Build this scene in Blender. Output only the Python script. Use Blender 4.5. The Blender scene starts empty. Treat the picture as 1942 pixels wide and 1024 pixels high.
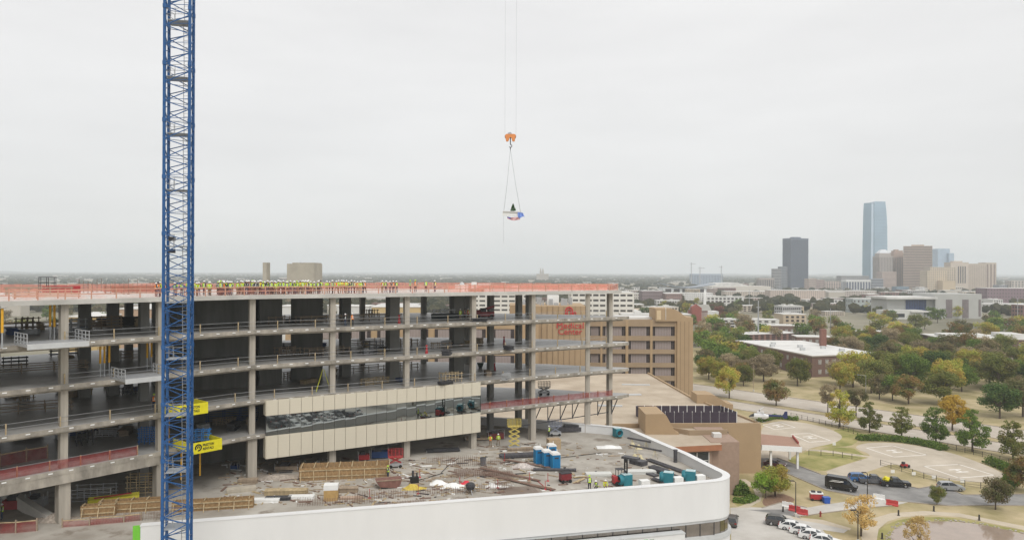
import bpy, math, random
from mathutils import Vector, Matrix
R = math.radians
rnd = random.Random(7)
sc = bpy.context.scene
col = sc.collection
# ---------------------------------------------------------------- camera
FPX, CX, CY, CAMZ = 1400.0, 971.0, 512.0, 43.0
pitch, roll = 0.0024, 0.0035
Fw = Vector((0, math.cos(pitch), math.sin(pitch)))
Rt = Vector((math.cos(roll), 0, math.sin(roll))); Rt = (Rt - Fw*Rt.dot(Fw)).normalized()
Up = Rt.cross(Fw)
cam_d = bpy.data.cameras.new('camera'); cam = bpy.data.objects.new('camera', cam_d); col.objects.link(cam)
cam.matrix_world = Matrix.Translation((0, 0, CAMZ)) @ Matrix((Rt, Up, -Fw)).transposed().to_4x4()
cam_d.sensor_width = 36; cam_d.lens = 36*FPX/1942.0
cam_d.clip_start = 0.5; cam_d.clip_end = 60000
sc.camera = cam
# ---------------------------------------------------------------- light
SUN_EL, SUN_AZ = R(52), R(160)          # azimuth measured from +Y towards +X: the bright part of the overcast is behind the camera
w = bpy.data.worlds.new('World'); sc.world = w; w.use_nodes = True
nt = w.node_tree; nt.nodes.clear()
def wn(t, **k):
    n = nt.nodes.new(t)
    for a, b in k.items(): setattr(n, a, b)
    return n
sky = wn('ShaderNodeTexSky', sky_type='NISHITA', sun_disc=False, sun_elevation=SUN_EL, sun_rotation=SUN_AZ)
sk = wn('ShaderNodeVectorMath', operation='SCALE'); sk.inputs['Scale'].default_value = 0.1
tc = wn('ShaderNodeTexCoord'); mp = wn('ShaderNodeMapping'); mp.inputs['Scale'].default_value = (1, 1, 5)
nz = wn('ShaderNodeTexNoise'); nz.inputs['Scale'].default_value = 2.2; nz.inputs['Detail'].default_value = 5; nz.inputs['Roughness'].default_value = .55
cr = wn('ShaderNodeValToRGB')
cr.color_ramp.elements[0].position = .3; cr.color_ramp.elements[0].color = (.665, .657, .65, 1)
cr.color_ramp.elements[1].position = .72; cr.color_ramp.elements[1].color = (.755, .747, .738, 1)
mx = wn('ShaderNodeMix', data_type='RGBA'); mx.inputs[0].default_value = .93
bg = wn('ShaderNodeBackground'); sx = wn('ShaderNodeSeparateXYZ'); mr = wn('ShaderNodeMapRange'); mr.inputs[3].default_value = 1.0; mr.inputs[4].default_value = 1.3   # an overcast sky brightens evenly from horizon to zenith
wo = wn('ShaderNodeOutputWorld'); l = nt.links.new
l(sky.outputs[0], sk.inputs[0]); l(tc.outputs['Generated'], mp.inputs[0]); l(mp.outputs[0], nz.inputs['Vector'])
l(nz.outputs[0], cr.inputs[0]); l(sk.outputs[0], mx.inputs[6]); l(cr.outputs[0], mx.inputs[7]); l(mx.outputs[2], bg.inputs[0]); l(tc.outputs['Generated'], sx.inputs[0]); l(sx.outputs['Z'], mr.inputs[0]); l(mr.outputs[0], bg.inputs['Strength']); l(bg.outputs[0], wo.inputs[0])
sd = bpy.data.lights.new('sun', 'SUN'); sun = bpy.data.objects.new('sun', sd); col.objects.link(sun)
sd.energy = 1.5; sd.angle = R(25); sd.color = (1, .97, .92)
sdir = Vector((math.sin(SUN_AZ)*math.cos(SUN_EL), math.cos(SUN_AZ)*math.cos(SUN_EL), math.sin(SUN_EL)))
sun.rotation_euler = sdir.to_track_quat('Z', 'Y').to_euler(); sun.location = (0, -20, 120)
vs = sc.view_settings; vs.view_transform = 'Standard'; vs.look = 'None'; vs.gamma = 1; vs.exposure = 0.26; vs.use_curve_mapping = False
sc.render.engine = 'CYCLES'; cy = sc.cycles
cy.use_denoising = True; cy.max_bounces = 6; cy.diffuse_bounces = 3; cy.glossy_bounces = 3; cy.transparent_max_bounces = 12; cy.volume_bounces = 4
cy.sample_clamp_indirect = 6

# ---------------------------------------------------------------- helpers
def ray(x, y): return Fw + Rt*((x-CX)/FPX) + Up*((CY-y)/FPX)
def G(x, y, z=0.0):
    d = ray(x, y); t = (z-CAMZ)/d.z
    return Vector((d.x*t, d.y*t, z))
def D(x, y, Y):
    d = ray(x, y); t = Y/d.y
    return Vector((d.x*t, Y, CAMZ+d.z*t))
def zat(x, y, Y): return D(x, y, Y).z
def xat(x, Y): return D(x, 516, Y).x

class MB:
    def __init__(s): s.v = []; s.f = []; s.m = []
    def add(s, vs, fs, mi=0):
        o = len(s.v); s.v += [tuple(p) for p in vs]
        for f in fs: s.f.append([i+o for i in f]); s.m.append(mi)
        return s
    def box(s, c, d, rz=0, mi=0):
        hx, hy, hz = d[0]/2, d[1]/2, d[2]/2; ca, sa = math.cos(rz), math.sin(rz); vs = []
        for k in (-1, 1):
            for (i, j) in ((-1, -1), (1, -1), (1, 1), (-1, 1)):
                x, y = i*hx, j*hy; vs.append((c[0]+x*ca-y*sa, c[1]+x*sa+y*ca, c[2]+k*hz))
        return s.add(vs, [(3, 2, 1, 0), (4, 5, 6, 7), (0, 1, 5, 4), (1, 2, 6, 5), (2, 3, 7, 6), (3, 0, 4, 7)], mi)
    def bx(s, x0, x1, y0, y1, z0, z1, mi=0):
        return s.box(((x0+x1)/2, (y0+y1)/2, (z0+z1)/2), (x1-x0, y1-y0, z1-z0), 0, mi)
    def bar(s, p, q, wd, h=None, mi=0):
        p = Vector(p); q = Vector(q); h = h or wd; d = (q-p).normalized()
        a = Vector((0, 0, 1)) if abs(d.z) < .95 else Vector((1, 0, 0))
        u = d.cross(a).normalized(); t = u.cross(d); u *= wd/2; t *= h/2
        vs = [p-u-t, p+u-t, p+u+t, p-u+t, q-u-t, q+u-t, q+u+t, q-u+t]
        return s.add(vs, [(3, 2, 1, 0), (4, 5, 6, 7), (0, 1, 5, 4), (1, 2, 6, 5), (2, 3, 7, 6), (3, 0, 4, 7)], mi)
    def tube(s, p, q, r, r2=None, n=8, mi=0, cap=True):
        p = Vector(p); q = Vector(q); r2 = r if r2 is None else r2; d = (q-p).normalized()
        a = Vector((0, 0, 1)) if abs(d.z) < .95 else Vector((1, 0, 0))
        u = d.cross(a).normalized(); t = u.cross(d); vs = []
        for (c, rr) in ((p, r), (q, r2)):
            for k in range(n):
                an = 2*math.pi*k/n; vs.append(c+u*(rr*math.cos(an))+t*(rr*math.sin(an)))
        fs = [(k, (k+1) % n, n+(k+1) % n, n+k) for k in range(n)]
        if cap: fs += [tuple(range(n-1, -1, -1)), tuple(range(n, 2*n))]
        return s.add(vs, fs, mi)
    def prism(s, poly, z0, z1, mi=0, mi_top=None):
        n = len(poly); area = sum(poly[i][0]*poly[(i+1) % n][1]-poly[(i+1) % n][0]*poly[i][1] for i in range(n))
        if area < 0: poly = poly[::-1]
        vs = [(p[0], p[1], z0) for p in poly]+[(p[0], p[1], z1) for p in poly]
        s.add(vs, [tuple(range(n-1, -1, -1))]+[(i, (i+1) % n, n+(i+1) % n, n+i) for i in range(n)], mi)
        o = len(s.v)-2*n; s.f.append([o+n+i for i in range(n)]); s.m.append(mi if mi_top is None else mi_top)
        return s
    def prof(s, pts, a, b, origin, u, v, wv, mi=0):
        # extrude a 2-D outline (in u,v) along wv from a to b
        n = len(pts); o = Vector(origin); u = Vector(u); v = Vector(v); wv = Vector(wv)
        vs = [o+u*p[0]+v*p[1]+wv*a for p in pts]+[o+u*p[0]+v*p[1]+wv*b for p in pts]
        return s.add(vs, [tuple(range(n-1, -1, -1)), tuple(range(n, 2*n))]+[(i, (i+1) % n, n+(i+1) % n, n+i) for i in range(n)], mi)
    def sheet(s, pts, mi=0):
        n = len(pts); area = sum(pts[i][0]*pts[(i+1) % n][1]-pts[(i+1) % n][0]*pts[i][1] for i in range(n))
        if area < 0: pts = pts[::-1]
        return s.add(pts, [tuple(range(n))], mi)
    def lathe(s, prof, c, n=10, mi=0, axis='z'):
        vs = []; c = Vector(c)
        for (r, z) in prof:
            for k in range(n):
                an = 2*math.pi*k/n; a, b = r*math.cos(an), r*math.sin(an)
                vs.append(c+Vector((a, b, z) if axis == 'z' else ((a, z, b) if axis == 'y' else (z, a, b))))
        fs = []
        for i in range(len(prof)-1):
            for k in range(n): fs.append((i*n+k, i*n+(k+1) % n, (i+1)*n+(k+1) % n, (i+1)*n+k))
        fs += [tuple(range(n-1, -1, -1)), tuple(range((len(prof)-1)*n, len(prof)*n))]
        return s.add(vs, fs, mi)
    def mesh(s, name, mats, off=(0, 0, 0), smooth=False):
        me = bpy.data.meshes.new(name); ox, oy, oz = off
        me.from_pydata([(a-ox, b-oy, c-oz) for a, b, c in s.v], [], s.f)
        for m in (mats if isinstance(mats, (list, tuple)) else [mats]): me.materials.append(m)
        if any(s.m): me.polygons.foreach_set('material_index', s.m)
        if smooth: me.polygons.foreach_set('use_smooth', [True]*len(s.f))
        me.update(); return me
    # world coordinates; parent must be unrotated
    def obj(s, name, mats, parent=None, smooth=False, local=False):
        if parent is not None:
            off = Vector((0, 0, 0)) if local else (parent.location + (parent.parent.location if parent.parent else Vector((0, 0, 0))))
        else:
            xs = [p[0] for p in s.v]; ys = [p[1] for p in s.v]; zs = [p[2] for p in s.v]
            off = Vector(((min(xs)+max(xs))/2, (min(ys)+max(ys))/2, min(zs)))
        o = bpy.data.objects.new(name, s.mesh(name, mats, off, smooth)); col.objects.link(o)
        if parent is not None: o.parent = parent
        else: o.location = off
        return o
def tag(o, label, cat, group=None, kind=None):
    if label: o['label'] = label
    if cat: o['category'] = cat
    if group: o['group'] = group
    if kind: o['kind'] = kind
    return o
def thing(name, label, cat, loc=(0, 0, 0), rz=0, group=None):
    o = bpy.data.objects.new(name, None); col.objects.link(o); o.empty_display_size = .3
    o.location = loc; o.rotation_euler = (0, 0, rz); return tag(o, label, cat, group)
def struct(mb, name, mat, label=None):
    o = mb.obj(name, mat); o['kind'] = 'structure'
    if label: o['label'] = label
    return o
def piece(name, me, parent, loc=(0, 0, 0), rz=0, scale=(1, 1, 1), rot=None):
    o = bpy.data.objects.new(name, me); col.objects.link(o); o.parent = parent; o.location = loc
    o.rotation_euler = rot or (0, 0, rz); o.scale = scale; return o
def dup(root, loc, rz=0, label=None, group=None, scale=None):
    r = root.copy(); col.objects.link(r); r.location = loc; r.rotation_euler = (0, 0, rz)
    if scale: r.scale = scale
    if label: r['label'] = label
    if group: r['group'] = group
    for ch in list(root.children):
        c = ch.copy(); col.objects.link(c); c.parent = r
        for g in list(ch.children):
            d = g.copy(); col.objects.link(d); d.parent = c
    return r
def wpiece(name, me, parent, loc, rz=0, scale=(1, 1, 1), rot=None):
    return piece(name, me, parent, Vector(loc)-parent.location, rz, scale, rot)

# ---------------------------------------------------------------- materials
MATS = {}
def mat(name, c, rough=.8, var=.12, sc_=1.0, metal=0, bump=0, c2=None, detail=6, spec=.3, stretch=None):
    if name in MATS: return MATS[name]
    m = bpy.data.materials.new(name); m.use_nodes = True; t = m.node_tree; b = t.nodes['Principled BSDF']
    b.inputs['Roughness'].default_value = rough; b.inputs['Metallic'].default_value = metal; b.inputs['Specular IOR Level'].default_value = spec
    if var or c2:
        co = t.nodes.new('ShaderNodeTexCoord'); n = t.nodes.new('ShaderNodeTexNoise'); n.inputs['Scale'].default_value = sc_; n.inputs['Detail'].default_value = detail; n.inputs['Roughness'].default_value = .62
        src = co.outputs['Object']
        if stretch:
            mpn = t.nodes.new('ShaderNodeMapping'); mpn.inputs['Scale'].default_value = stretch; t.links.new(src, mpn.inputs[0]); src = mpn.outputs[0]
        t.links.new(src, n.inputs['Vector'])
        r = t.nodes.new('ShaderNodeValToRGB'); r.color_ramp.elements[0].position = .34; r.color_ramp.elements[1].position = .66
        a = [max(0, x*(1-var)) for x in c]; z = c2 or [min(1, x*(1+var)) for x in c]
        r.color_ramp.elements[0].color = (*a, 1); r.color_ramp.elements[1].color = (*z, 1)
        t.links.new(n.outputs[0], r.inputs[0]); t.links.new(r.outputs[0], b.inputs['Base Color'])
        if bump:
            bp = t.nodes.new('ShaderNodeBump'); bp.inputs['Strength'].default_value = bump; bp.inputs['Distance'].default_value = .05
            t.links.new(n.outputs[0], bp.inputs['Height']); t.links.new(bp.outputs[0], b.inputs['Normal'])
    else: b.inputs['Base Color'].default_value = (*c, 1)
    MATS[name] = m; return m
def leafmat(name, c1, c2, c3=None, mixpos=.5):
    m = bpy.data.materials.new(name); m.use_nodes = True; t = m.node_tree; t.nodes.clear(); N = t.nodes.new; L = t.links.new
    g = N('ShaderNodeNewGeometry'); r = N('ShaderNodeValToRGB')
    r.color_ramp.elements[0].color = (*c1, 1); r.color_ramp.elements[1].color = (*c2, 1)
    L(g.outputs['Random Per Island'], r.inputs[0]); cout = r.outputs[0]
    if c3:
        co = N('ShaderNodeTexCoord'); n = N('ShaderNodeTexNoise'); n.inputs['Scale'].default_value = 3.2; n.inputs['Detail'].default_value = 3; L(co.outputs['Object'], n.inputs['Vector'])
        rr = N('ShaderNodeValToRGB'); rr.color_ramp.elements[0].position = mixpos-.09; rr.color_ramp.elements[1].position = mixpos+.09; L(n.outputs[0], rr.inputs[0])
        mm = N('ShaderNodeMix'); mm.data_type = 'RGBA'; L(rr.outputs[0], mm.inputs[0]); L(cout, mm.inputs[6]); mm.inputs[7].default_value = (*c3, 1); cout = mm.outputs[2]
    oi = N('ShaderNodeObjectInfo'); hs = N('ShaderNodeHueSaturation'); ma = N('ShaderNodeMapRange'); ma.inputs[3].default_value = .95; ma.inputs[4].default_value = 1.5
    L(oi.outputs['Random'], ma.inputs[0]); L(ma.outputs[0], hs.inputs['Value']); L(cout, hs.inputs['Color'])
    d = N('ShaderNodeBsdfDiffuse'); tr = N('ShaderNodeBsdfTranslucent'); ms = N('ShaderNodeMixShader'); ms.inputs[0].default_value = .40; o = N('ShaderNodeOutputMaterial')
    L(hs.outputs[0], d.inputs[0]); L(hs.outputs[0], tr.inputs[0]); L(d.outputs[0], ms.inputs[1]); L(tr.outputs[0], ms.inputs[2]); L(ms.outputs[0], o.inputs[0])
    MATS[name] = m; return m
def netmat(name, c, fac):
    m = bpy.data.materials.new(name); m.use_nodes = True; t = m.node_tree; t.nodes.clear(); N = t.nodes.new; L = t.links.new
    d = N('ShaderNodeBsdfDiffuse'); d.inputs[0].default_value = (*c, 1); tl = N('ShaderNodeBsdfTranslucent'); tl.inputs[0].default_value = (*c, 1)
    m1 = N('ShaderNodeMixShader'); m1.inputs[0].default_value = .4; tp = N('ShaderNodeBsdfTransparent'); m2 = N('ShaderNodeMixShader'); o = N('ShaderNodeOutputMaterial')
    co = N('ShaderNodeTexCoord'); n = N('ShaderNodeTexNoise'); n.inputs['Scale'].default_value = 1.3; L(co.outputs['Object'], n.inputs['Vector'])
    mr = N('ShaderNodeMapRange'); mr.inputs[1].default_value = .3; mr.inputs[2].default_value = .7; mr.inputs[3].default_value = fac-.12; mr.inputs[4].default_value = fac+.12; L(n.outputs[0], mr.inputs[0]); L(mr.outputs[0], m2.inputs[0])
    L(d.outputs[0], m1.inputs[1]); L(tl.outputs[0], m1.inputs[2]); L(tp.outputs[0], m2.inputs[1]); L(m1.outputs[0], m2.inputs[2]); L(m2.outputs[0], o.inputs[0])
    MATS[name] = m; return m

CONC = mat('concrete', (.33, .30, .255), .85, .34, .7, bump=.1, detail=9, stretch=(1, 1, .45))
CONCL = mat('concrete_light', (.50, .485, .45), .85, .14, .3)
def deckmat():
    m = mat('deck_concrete', (.285, .255, .215), .8, .0, .16, c2=(.48, .45, .40), detail=12); t = m.node_tree; b = t.nodes['Principled BSDF']; src = b.inputs['Base Color'].links[0].from_socket
    co = t.nodes.new('ShaderNodeTexCoord'); n = t.nodes.new('ShaderNodeTexNoise'); n.inputs['Scale'].default_value = .33; n.inputs['Detail'].default_value = 7; n.inputs['Roughness'].default_value = .6; t.links.new(co.outputs['Object'], n.inputs['Vector'])
    r = t.nodes.new('ShaderNodeValToRGB'); r.color_ramp.elements[0].position = .56; r.color_ramp.elements[1].position = .66; r.color_ramp.elements[1].color = (.75, .75, .75, 1); t.links.new(n.outputs[0], r.inputs[0])
    mm = t.nodes.new('ShaderNodeMix'); mm.data_type = 'RGBA'; t.links.new(r.outputs[0], mm.inputs[0]); t.links.new(src, mm.inputs[6]); mm.inputs[7].default_value = (.19, .155, .12, 1); t.links.new(mm.outputs[2], b.inputs['Base Color']); return m     # mud and damp stains
DECK = deckmat()
FLOOR = mat('floor_concrete', (.25, .245, .235), .38, .0, .14, c2=(.46, .45, .43), detail=10, spec=.5)
CORE = mat('core_concrete_shaded', (.13, .13, .12), .85, .0, .5, c2=(.21, .21, .195), stretch=(1, 1, .15))  # interior shade put into the colour; same concrete is paler above the roof
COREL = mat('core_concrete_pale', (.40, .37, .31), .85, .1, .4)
WHITE = mat('white_cladding', (.70, .70, .695), .5, .03, .25, stretch=(1, 1, .3))
WHITE2 = mat('white_paint', (.78, .78, .76), .6, .04, 2)
GREYL = mat('ledge_grey', (.52, .53, .53), .6, .06, 1)
PANEL = mat('cream_panel', (.62, .57, .46), .5, .03, 1.2, stretch=(.05, .05, 9))
REFL = mat('reflective_glass', (.34, .36, .35), .02, 0, metal=1)
GLASSD = mat('dark_glass', (.03, .035, .04), .08, 0, spec=.6)
BLUE = mat('crane_blue', (.025, .10, .27), .45, .12, 3)
STEEL = mat('galvanised_steel', (.42, .43, .44), .45, .1, 2, metal=.35)
DKSTEEL = mat('dark_steel', (.05, .05, .055), .5, .2, 3)
WOOD = mat('formwork_timber', (.32, .205, .10), .8, .32, 2.5)
WOODG = mat('weathered_timber', (.33, .26, .19), .85, .2, 2.5)
WOODL = mat('pale_timber', (.44, .345, .21), .8, .28, 2.5)
YEL = mat('yellow_paint', (.72, .64, .02), .5, .06, 2)
YELO = mat('prop_yellow', (.70, .38, .03), .5, .1, 2)
RED = mat('red_paint', (.40, .04, .045), .45, .1, 2)
ORANGE = mat('orange_paint', (.72, .27, .09), .5, .06, 3)
LIME = mat('lime_board', (.17, .52, .05), .6, .05, 2)
BLACK = mat('black_print', (.02, .02, .02), .6, 0)
TEAL = mat('teal_paint', (.03, .19, .235), .5, .1, 3)
TBLUE = mat('toilet_blue', (.02, .22, .45), .45, .06, 2)
NAVY = mat('navy_steel', (.03, .07, .19), .5, .15, 2)
TAN = mat('tan_concrete', (.39, .28, .17), .85, .05, .25)
TAND = mat('tan_concrete_band', (.335, .25, .165), .85, .06, .25)
TANR = mat('tan_roof_gravel', (.36, .29, .215), .95, .0, .10, c2=(.50, .425, .33), detail=9)
BRICK = mat('red_brick', (.175, .11, .09), .9, .14, 2)
ROOFW = mat('white_roof', (.62, .61, .585), .7, .13, .12, detail=9)
PURP = mat('screen_dark', (.055, .042, .06), .6, .15, .8)
NETO = netmat('orange_net', (.92, .36, .27), .50)
NETR = netmat('red_net', (.46, .06, .06), .45)
NETP = netmat('guard_net', (.95, .42, .34), .17)
DUCT = mat('duct_black', (.075, .072, .078), .5, .35, 3)
# ================================================================ SETTING
GRASS = mat('dry_grass', (.25, .215, .095), .95, .0, .11, c2=(.48, .39, .24), detail=13)
GRASSG = mat('green_grass', (.17, .185, .045), .95, .0, .16, c2=(.40, .34, .15), detail=13)
FAR = mat('far_land', (.13, .125, .085), .95, .0, .006, c2=(.30, .27, .20), detail=12)
ROAD = mat('road_concrete', (.41, .36, .30), .85, .0, .09, c2=(.50, .45, .385), detail=8, stretch=(1, 1, 1))
ASPH = mat('asphalt', (.17, .165, .16), .85, .0, .2, c2=(.31, .30, .285), detail=12)
PADM = mat('helipad_concrete', (.40, .345, .27), .9, .0, .14, c2=(.53, .465, .38), detail=12)
PARK = mat('parking_concrete', (.42, .395, .355), .85, .0, .15, c2=(.56, .535, .495), detail=12)
PATH = mat('path_concrete', (.50, .43, .33), .9, .08, .4)
MULCH = mat('mulch', (.24, .15, .10), .95, .2, 2)
PAINTW = mat('road_paint', (.74, .71, .66), .8, .08, 2)
KERB = mat('kerb_concrete', (.34, .29, .24), .9, .1, 1)

mb = MB(); n = 96
mb.sheet([(14000*math.cos(2*math.pi*k/n), 14000*math.sin(2*math.pi*k/n), -.02) for k in range(n)])
struct(mb, 'ground', FAR)
lawn = [(-200, -150), (260, -150), (330, 60), (260, 330), (150, 420), (20, 420), (-200, 330)]
struct(MB().sheet([(x, y, 0.0) for x, y in lawn]), 'grass_ground', GRASS)
def px(poly, z): return [tuple(G(x, y, z)) for x, y in poly]
def smooth_poly(pts, it=2):
    for _ in range(it):
        q = []
        for i in range(len(pts)):
            a, b = pts[i], pts[(i+1) % len(pts)]
            q += [(a[0]*.75+b[0]*.25, a[1]*.75+b[1]*.25), (a[0]*.25+b[0]*.75, a[1]*.25+b[1]*.75)]
        pts = q
    return pts
# --- dual carriageway: two strips with a grass median between kerbs
def strip(P, a, b, z): return [(p[0]+nx*a, p[1]+ny*a, z) for p, nx, ny in P]+[(p[0]+nx*b, p[1]+ny*b, z) for p, nx, ny in P[::-1]]
rp = [(-160, 470), (-60, 392), (20, 318), (66, 268), (93, 236), (124, 200), (150, 168), (190, 110), (225, 40), (250, -60)]
RP = []
for i, p in enumerate(rp):
    a = Vector(rp[max(0, i-1)]); b = Vector(rp[min(len(rp)-1, i+1)]); d = (b-a).normalized(); RP.append((p, -d.y, d.x))   # +normal: away from the camera
for a, b in ((-19.0, -7.5), (-2.8, 14.5)):
    struct(MB().sheet(strip(RP, a, b, .008)), 'road', ROAD)
for a in (-19.0, -7.5, -2.8, 14.5):
    mb = MB(); s = strip(RP, a-.16, a+.16, 0); h = len(s)//2
    top = [(x, y, .13) for x, y, z in s]
    for i in range(h-1):
        q = [s[i], s[i+1], s[2*h-2-i], s[2*h-1-i]]; mb.prism([(x, y) for x, y, z in q], 0, .13)
    struct(mb, 'kerb', KERB)
for a in (-13.2, 3.0, 8.8):                                       # dashed lane lines
    mb = MB()
    for i in range(len(RP)-1):
        p, q = Vector(RP[i][0]), Vector(RP[i+1][0]); L = (q-p).length; d = (q-p)/L; k = 0
        nx, ny = RP[i][1], RP[i][2]
        while k+3 < L:
            A = p+d*k+Vector((nx, ny))*a; B = A+d*3; u = Vector((-d.y, d.x))*.08
            mb.sheet([(*(A-u), .012), (*(B-u), .012), (*(B+u), .012), (*(A+u), .012)]); k += 12
    struct(mb, 'lane_marking', PAINTW)
# --- helipads
padA = [(1621, 846), (1640, 839.5), (1680, 838), (1730, 843), (1780, 852), (1830, 866), (1880, 886), (1906, 899), (1912, 906), (1898, 912), (1860, 914), (1810, 911), (1762, 901), (1732, 890), (1702, 880), (1682, 881), (1655, 891), (1612, 904), (1557, 897), (1592, 884), (1632, 872), (1652, 866), (1645, 858), (1628, 853)]
padB = [(1440, 826), (1448, 806), (1470, 798), (1505, 798), (1560, 808), (1590, 820), (1600, 830), (1580, 841), (1540, 848), (1510, 860), (1490, 876), (1465, 884), (1440, 880)]
struct(MB().sheet(px(smooth_poly(padA), .012)), 'helipad_apron', PADM)
struct(MB().sheet(px(smooth_poly(padB), .012)), 'helipad_apron', PADM)
struct(MB().sheet(px(smooth_poly([(1490, 874), (1512, 862), (1545, 851), (1585, 848), (1618, 848), (1628, 856), (1648, 866), (1628, 872), (1590, 884), (1556, 895), (1528, 886)], 1), .008)), 'lawn', GRASSG)
struct(MB().sheet(px(smooth_poly([(1540, 835), (1598, 808), (1640, 822), (1625, 838), (1612, 846), (1560, 849)], 1), .008)), 'lawn', GRASSG)
struct(MB().sheet(px([(1530, 851.5), (1560, 852), (1610, 859), (1655, 865), (1652, 867.5), (1605, 862), (1550, 855), (1528, 854)], .016)), 'path', PATH)
def hmark(c):                                                # c: four corner pixels of a pad square
    P = [G(x, y, .018) for x, y in c]; mb = MB()
    for i in range(4):
        a, b = P[i], P[(i+1) % 4]; d = (b-a).normalized()*.16; nn = Vector((-d.y, d.x, 0))
        mb.sheet([tuple(a-nn-d), tuple(b-nn+d), tuple(b+nn+d), tuple(a+nn-d)])
    struct(mb, 'pad_outline', PAINTW)
    cc = sum(P, Vector())/4; u = (P[1]-P[0]).normalized(); v = (P[3]-P[0]).normalized(); mb = MB()
    def stroke(a0, a1, b0, b1): mb.sheet([tuple(cc+u*a0+v*b0+Vector((0, 0, .004))), tuple(cc+u*a1+v*b0+Vector((0, 0, .004))), tuple(cc+u*a1+v*b1+Vector((0, 0, .004))), tuple(cc+u*a0+v*b1+Vector((0, 0, .004)))])
    stroke(-1.5, 1.5, -1.25, -.75); stroke(-1.5, 1.5, .75, 1.25); stroke(-.25, .25, -.745, .745)
    struct(mb, 'pad_letter', PAINTW)
hmark([(1752.5, 883.4), (1818.5, 880), (1885.5, 900.5), (1818.5, 905.7)])
hmark([(1643, 849), (1692, 844.5), (1757, 862), (1695, 866)])
hmark([(1500, 823), (1535, 821), (1575, 835), (1535, 838)])
hmark([(1446, 805), (1478, 800), (1508, 810), (1470, 814)])
# --- driveway and car parks
drive = [(1440, 868), (1474, 868), (1512, 882), (1556, 899), (1606, 905), (1640, 918), (1724, 922), (1742, 926), (1766, 922), (1790, 922), (1826, 938), (1880, 938), (1970, 936), (2100, 930), (2100, 960), (1960, 958), (1880, 957), (1800, 958), (1720, 951), (1650, 944), (1568, 929), (1540, 917), (1496, 898), (1440, 884)]
struct(MB().sheet(px(drive, .02)), 'driveway', ASPH)
conc = [(1445, 962), (1480, 952), (1530, 962), (1560, 957), (1600, 951), (1650, 945), (1722, 952), (1700, 957), (1640, 962), (1560, 972), (1520, 978), (1470, 976)]
struct(MB().sheet(px(conc, .024)), 'concrete_apron', PARK)
lot = [tuple(G(1385, 962, .016)), tuple(G(1420, 961, .016)), tuple(G(1450, 962, .016)), tuple(G(1500, 978, .016)), tuple(G(1610, 1003, .016)), tuple(G(1600, 1010, .016)), tuple(G(1560, 1004, .016)), tuple(G(1590, 1040, .016)), (58, 90, .016), (120, 86, .016), (125, -40, .016), (-60, -40, .016), (-60, 56, .016), (20, 70, .016), (30, 100, .016)]
struct(MB().sheet(lot), 'car_park', PARK)
struct(MB().sheet(px([(1417, 966), (1500, 965), (1520, 983), (1500, 977)], .028)), 'crosswalk', ASPH)
struct(MB().sheet(px(smooth_poly([(1392, 930), (1430, 915), (1442, 925), (1444, 945), (1430, 960), (1392, 962)], 1), .012)), 'planting_bed', GRASSG)
struct(MB().sheet(px([(1400, 908), (1414, 908), (1438, 924), (1446, 938), (1442, 950), (1420, 962), (1394, 962), (1425, 952), (1434, 940), (1428, 926)], .02)), 'path', PATH)
struct(MB().sheet(px(smooth_poly([(1444, 955), (1450, 940), (1480, 934), (1508, 944), (1505, 952), (1460, 962)], 1), .012)), 'planting_bed', MULCH)
struct(MB().sheet(px([(1500, 979), (1560, 985), (1614, 1001), (1612, 1005), (1556, 992), (1508, 984)], .02)), 'path', PATH)
def pathstrip(pts, wd, z, name='path', m=PATH):
    P = [Vector(G(x, y, z)) for x, y in pts]; lft = []; rgt = []
    for i, p in enumerate(P):
        d = (P[min(len(P)-1, i+1)]-P[max(0, i-1)]).normalized(); nn = Vector((-d.y, d.x, 0))*wd/2; lft.append(tuple(p+nn)); rgt.append(tuple(p-nn))
    mb = MB()
    for i in range(len(P)-1): mb.sheet([rgt[i], rgt[i+1], lft[i+1], lft[i]])
    return struct(mb, name, m)
pathstrip([(1660, 1060), (1648, 1020), (1652, 1000), (1670, 985), (1700, 976), (1760, 972), (1820, 976), (1880, 988), (1960, 1004), (2050, 1020)], 2.3, .014)
def kerbline(pts, name='kerb'):
    P = [Vector(G(x, y, 0)) for x, y in pts]; mb = MB()
    for a, b in zip(P[:-1], P[1:]): mb.bar(a+Vector((0, 0, .06)), b+Vector((0, 0, .06)), .18, .14)
    struct(mb, name, KERB)
kerbline([(1474, 868), (1512, 882), (1556, 899)]); kerbline([(1440, 885), (1496, 899), (1540, 918), (1568, 930), (1650, 945)])
kerbline([(1640, 918), (1724, 922), (1742, 926), (1766, 922), (1790, 922), (1826, 938), (1880, 938), (1970, 936)])
kerbline([(1722, 952), (1800, 959), (1880, 958), (1960, 959)]); kerbline([(1445, 963), (1480, 953), (1530, 962)]); kerbline([(1700, 958), (1640, 963), (1560, 973), (1520, 979)])
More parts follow.
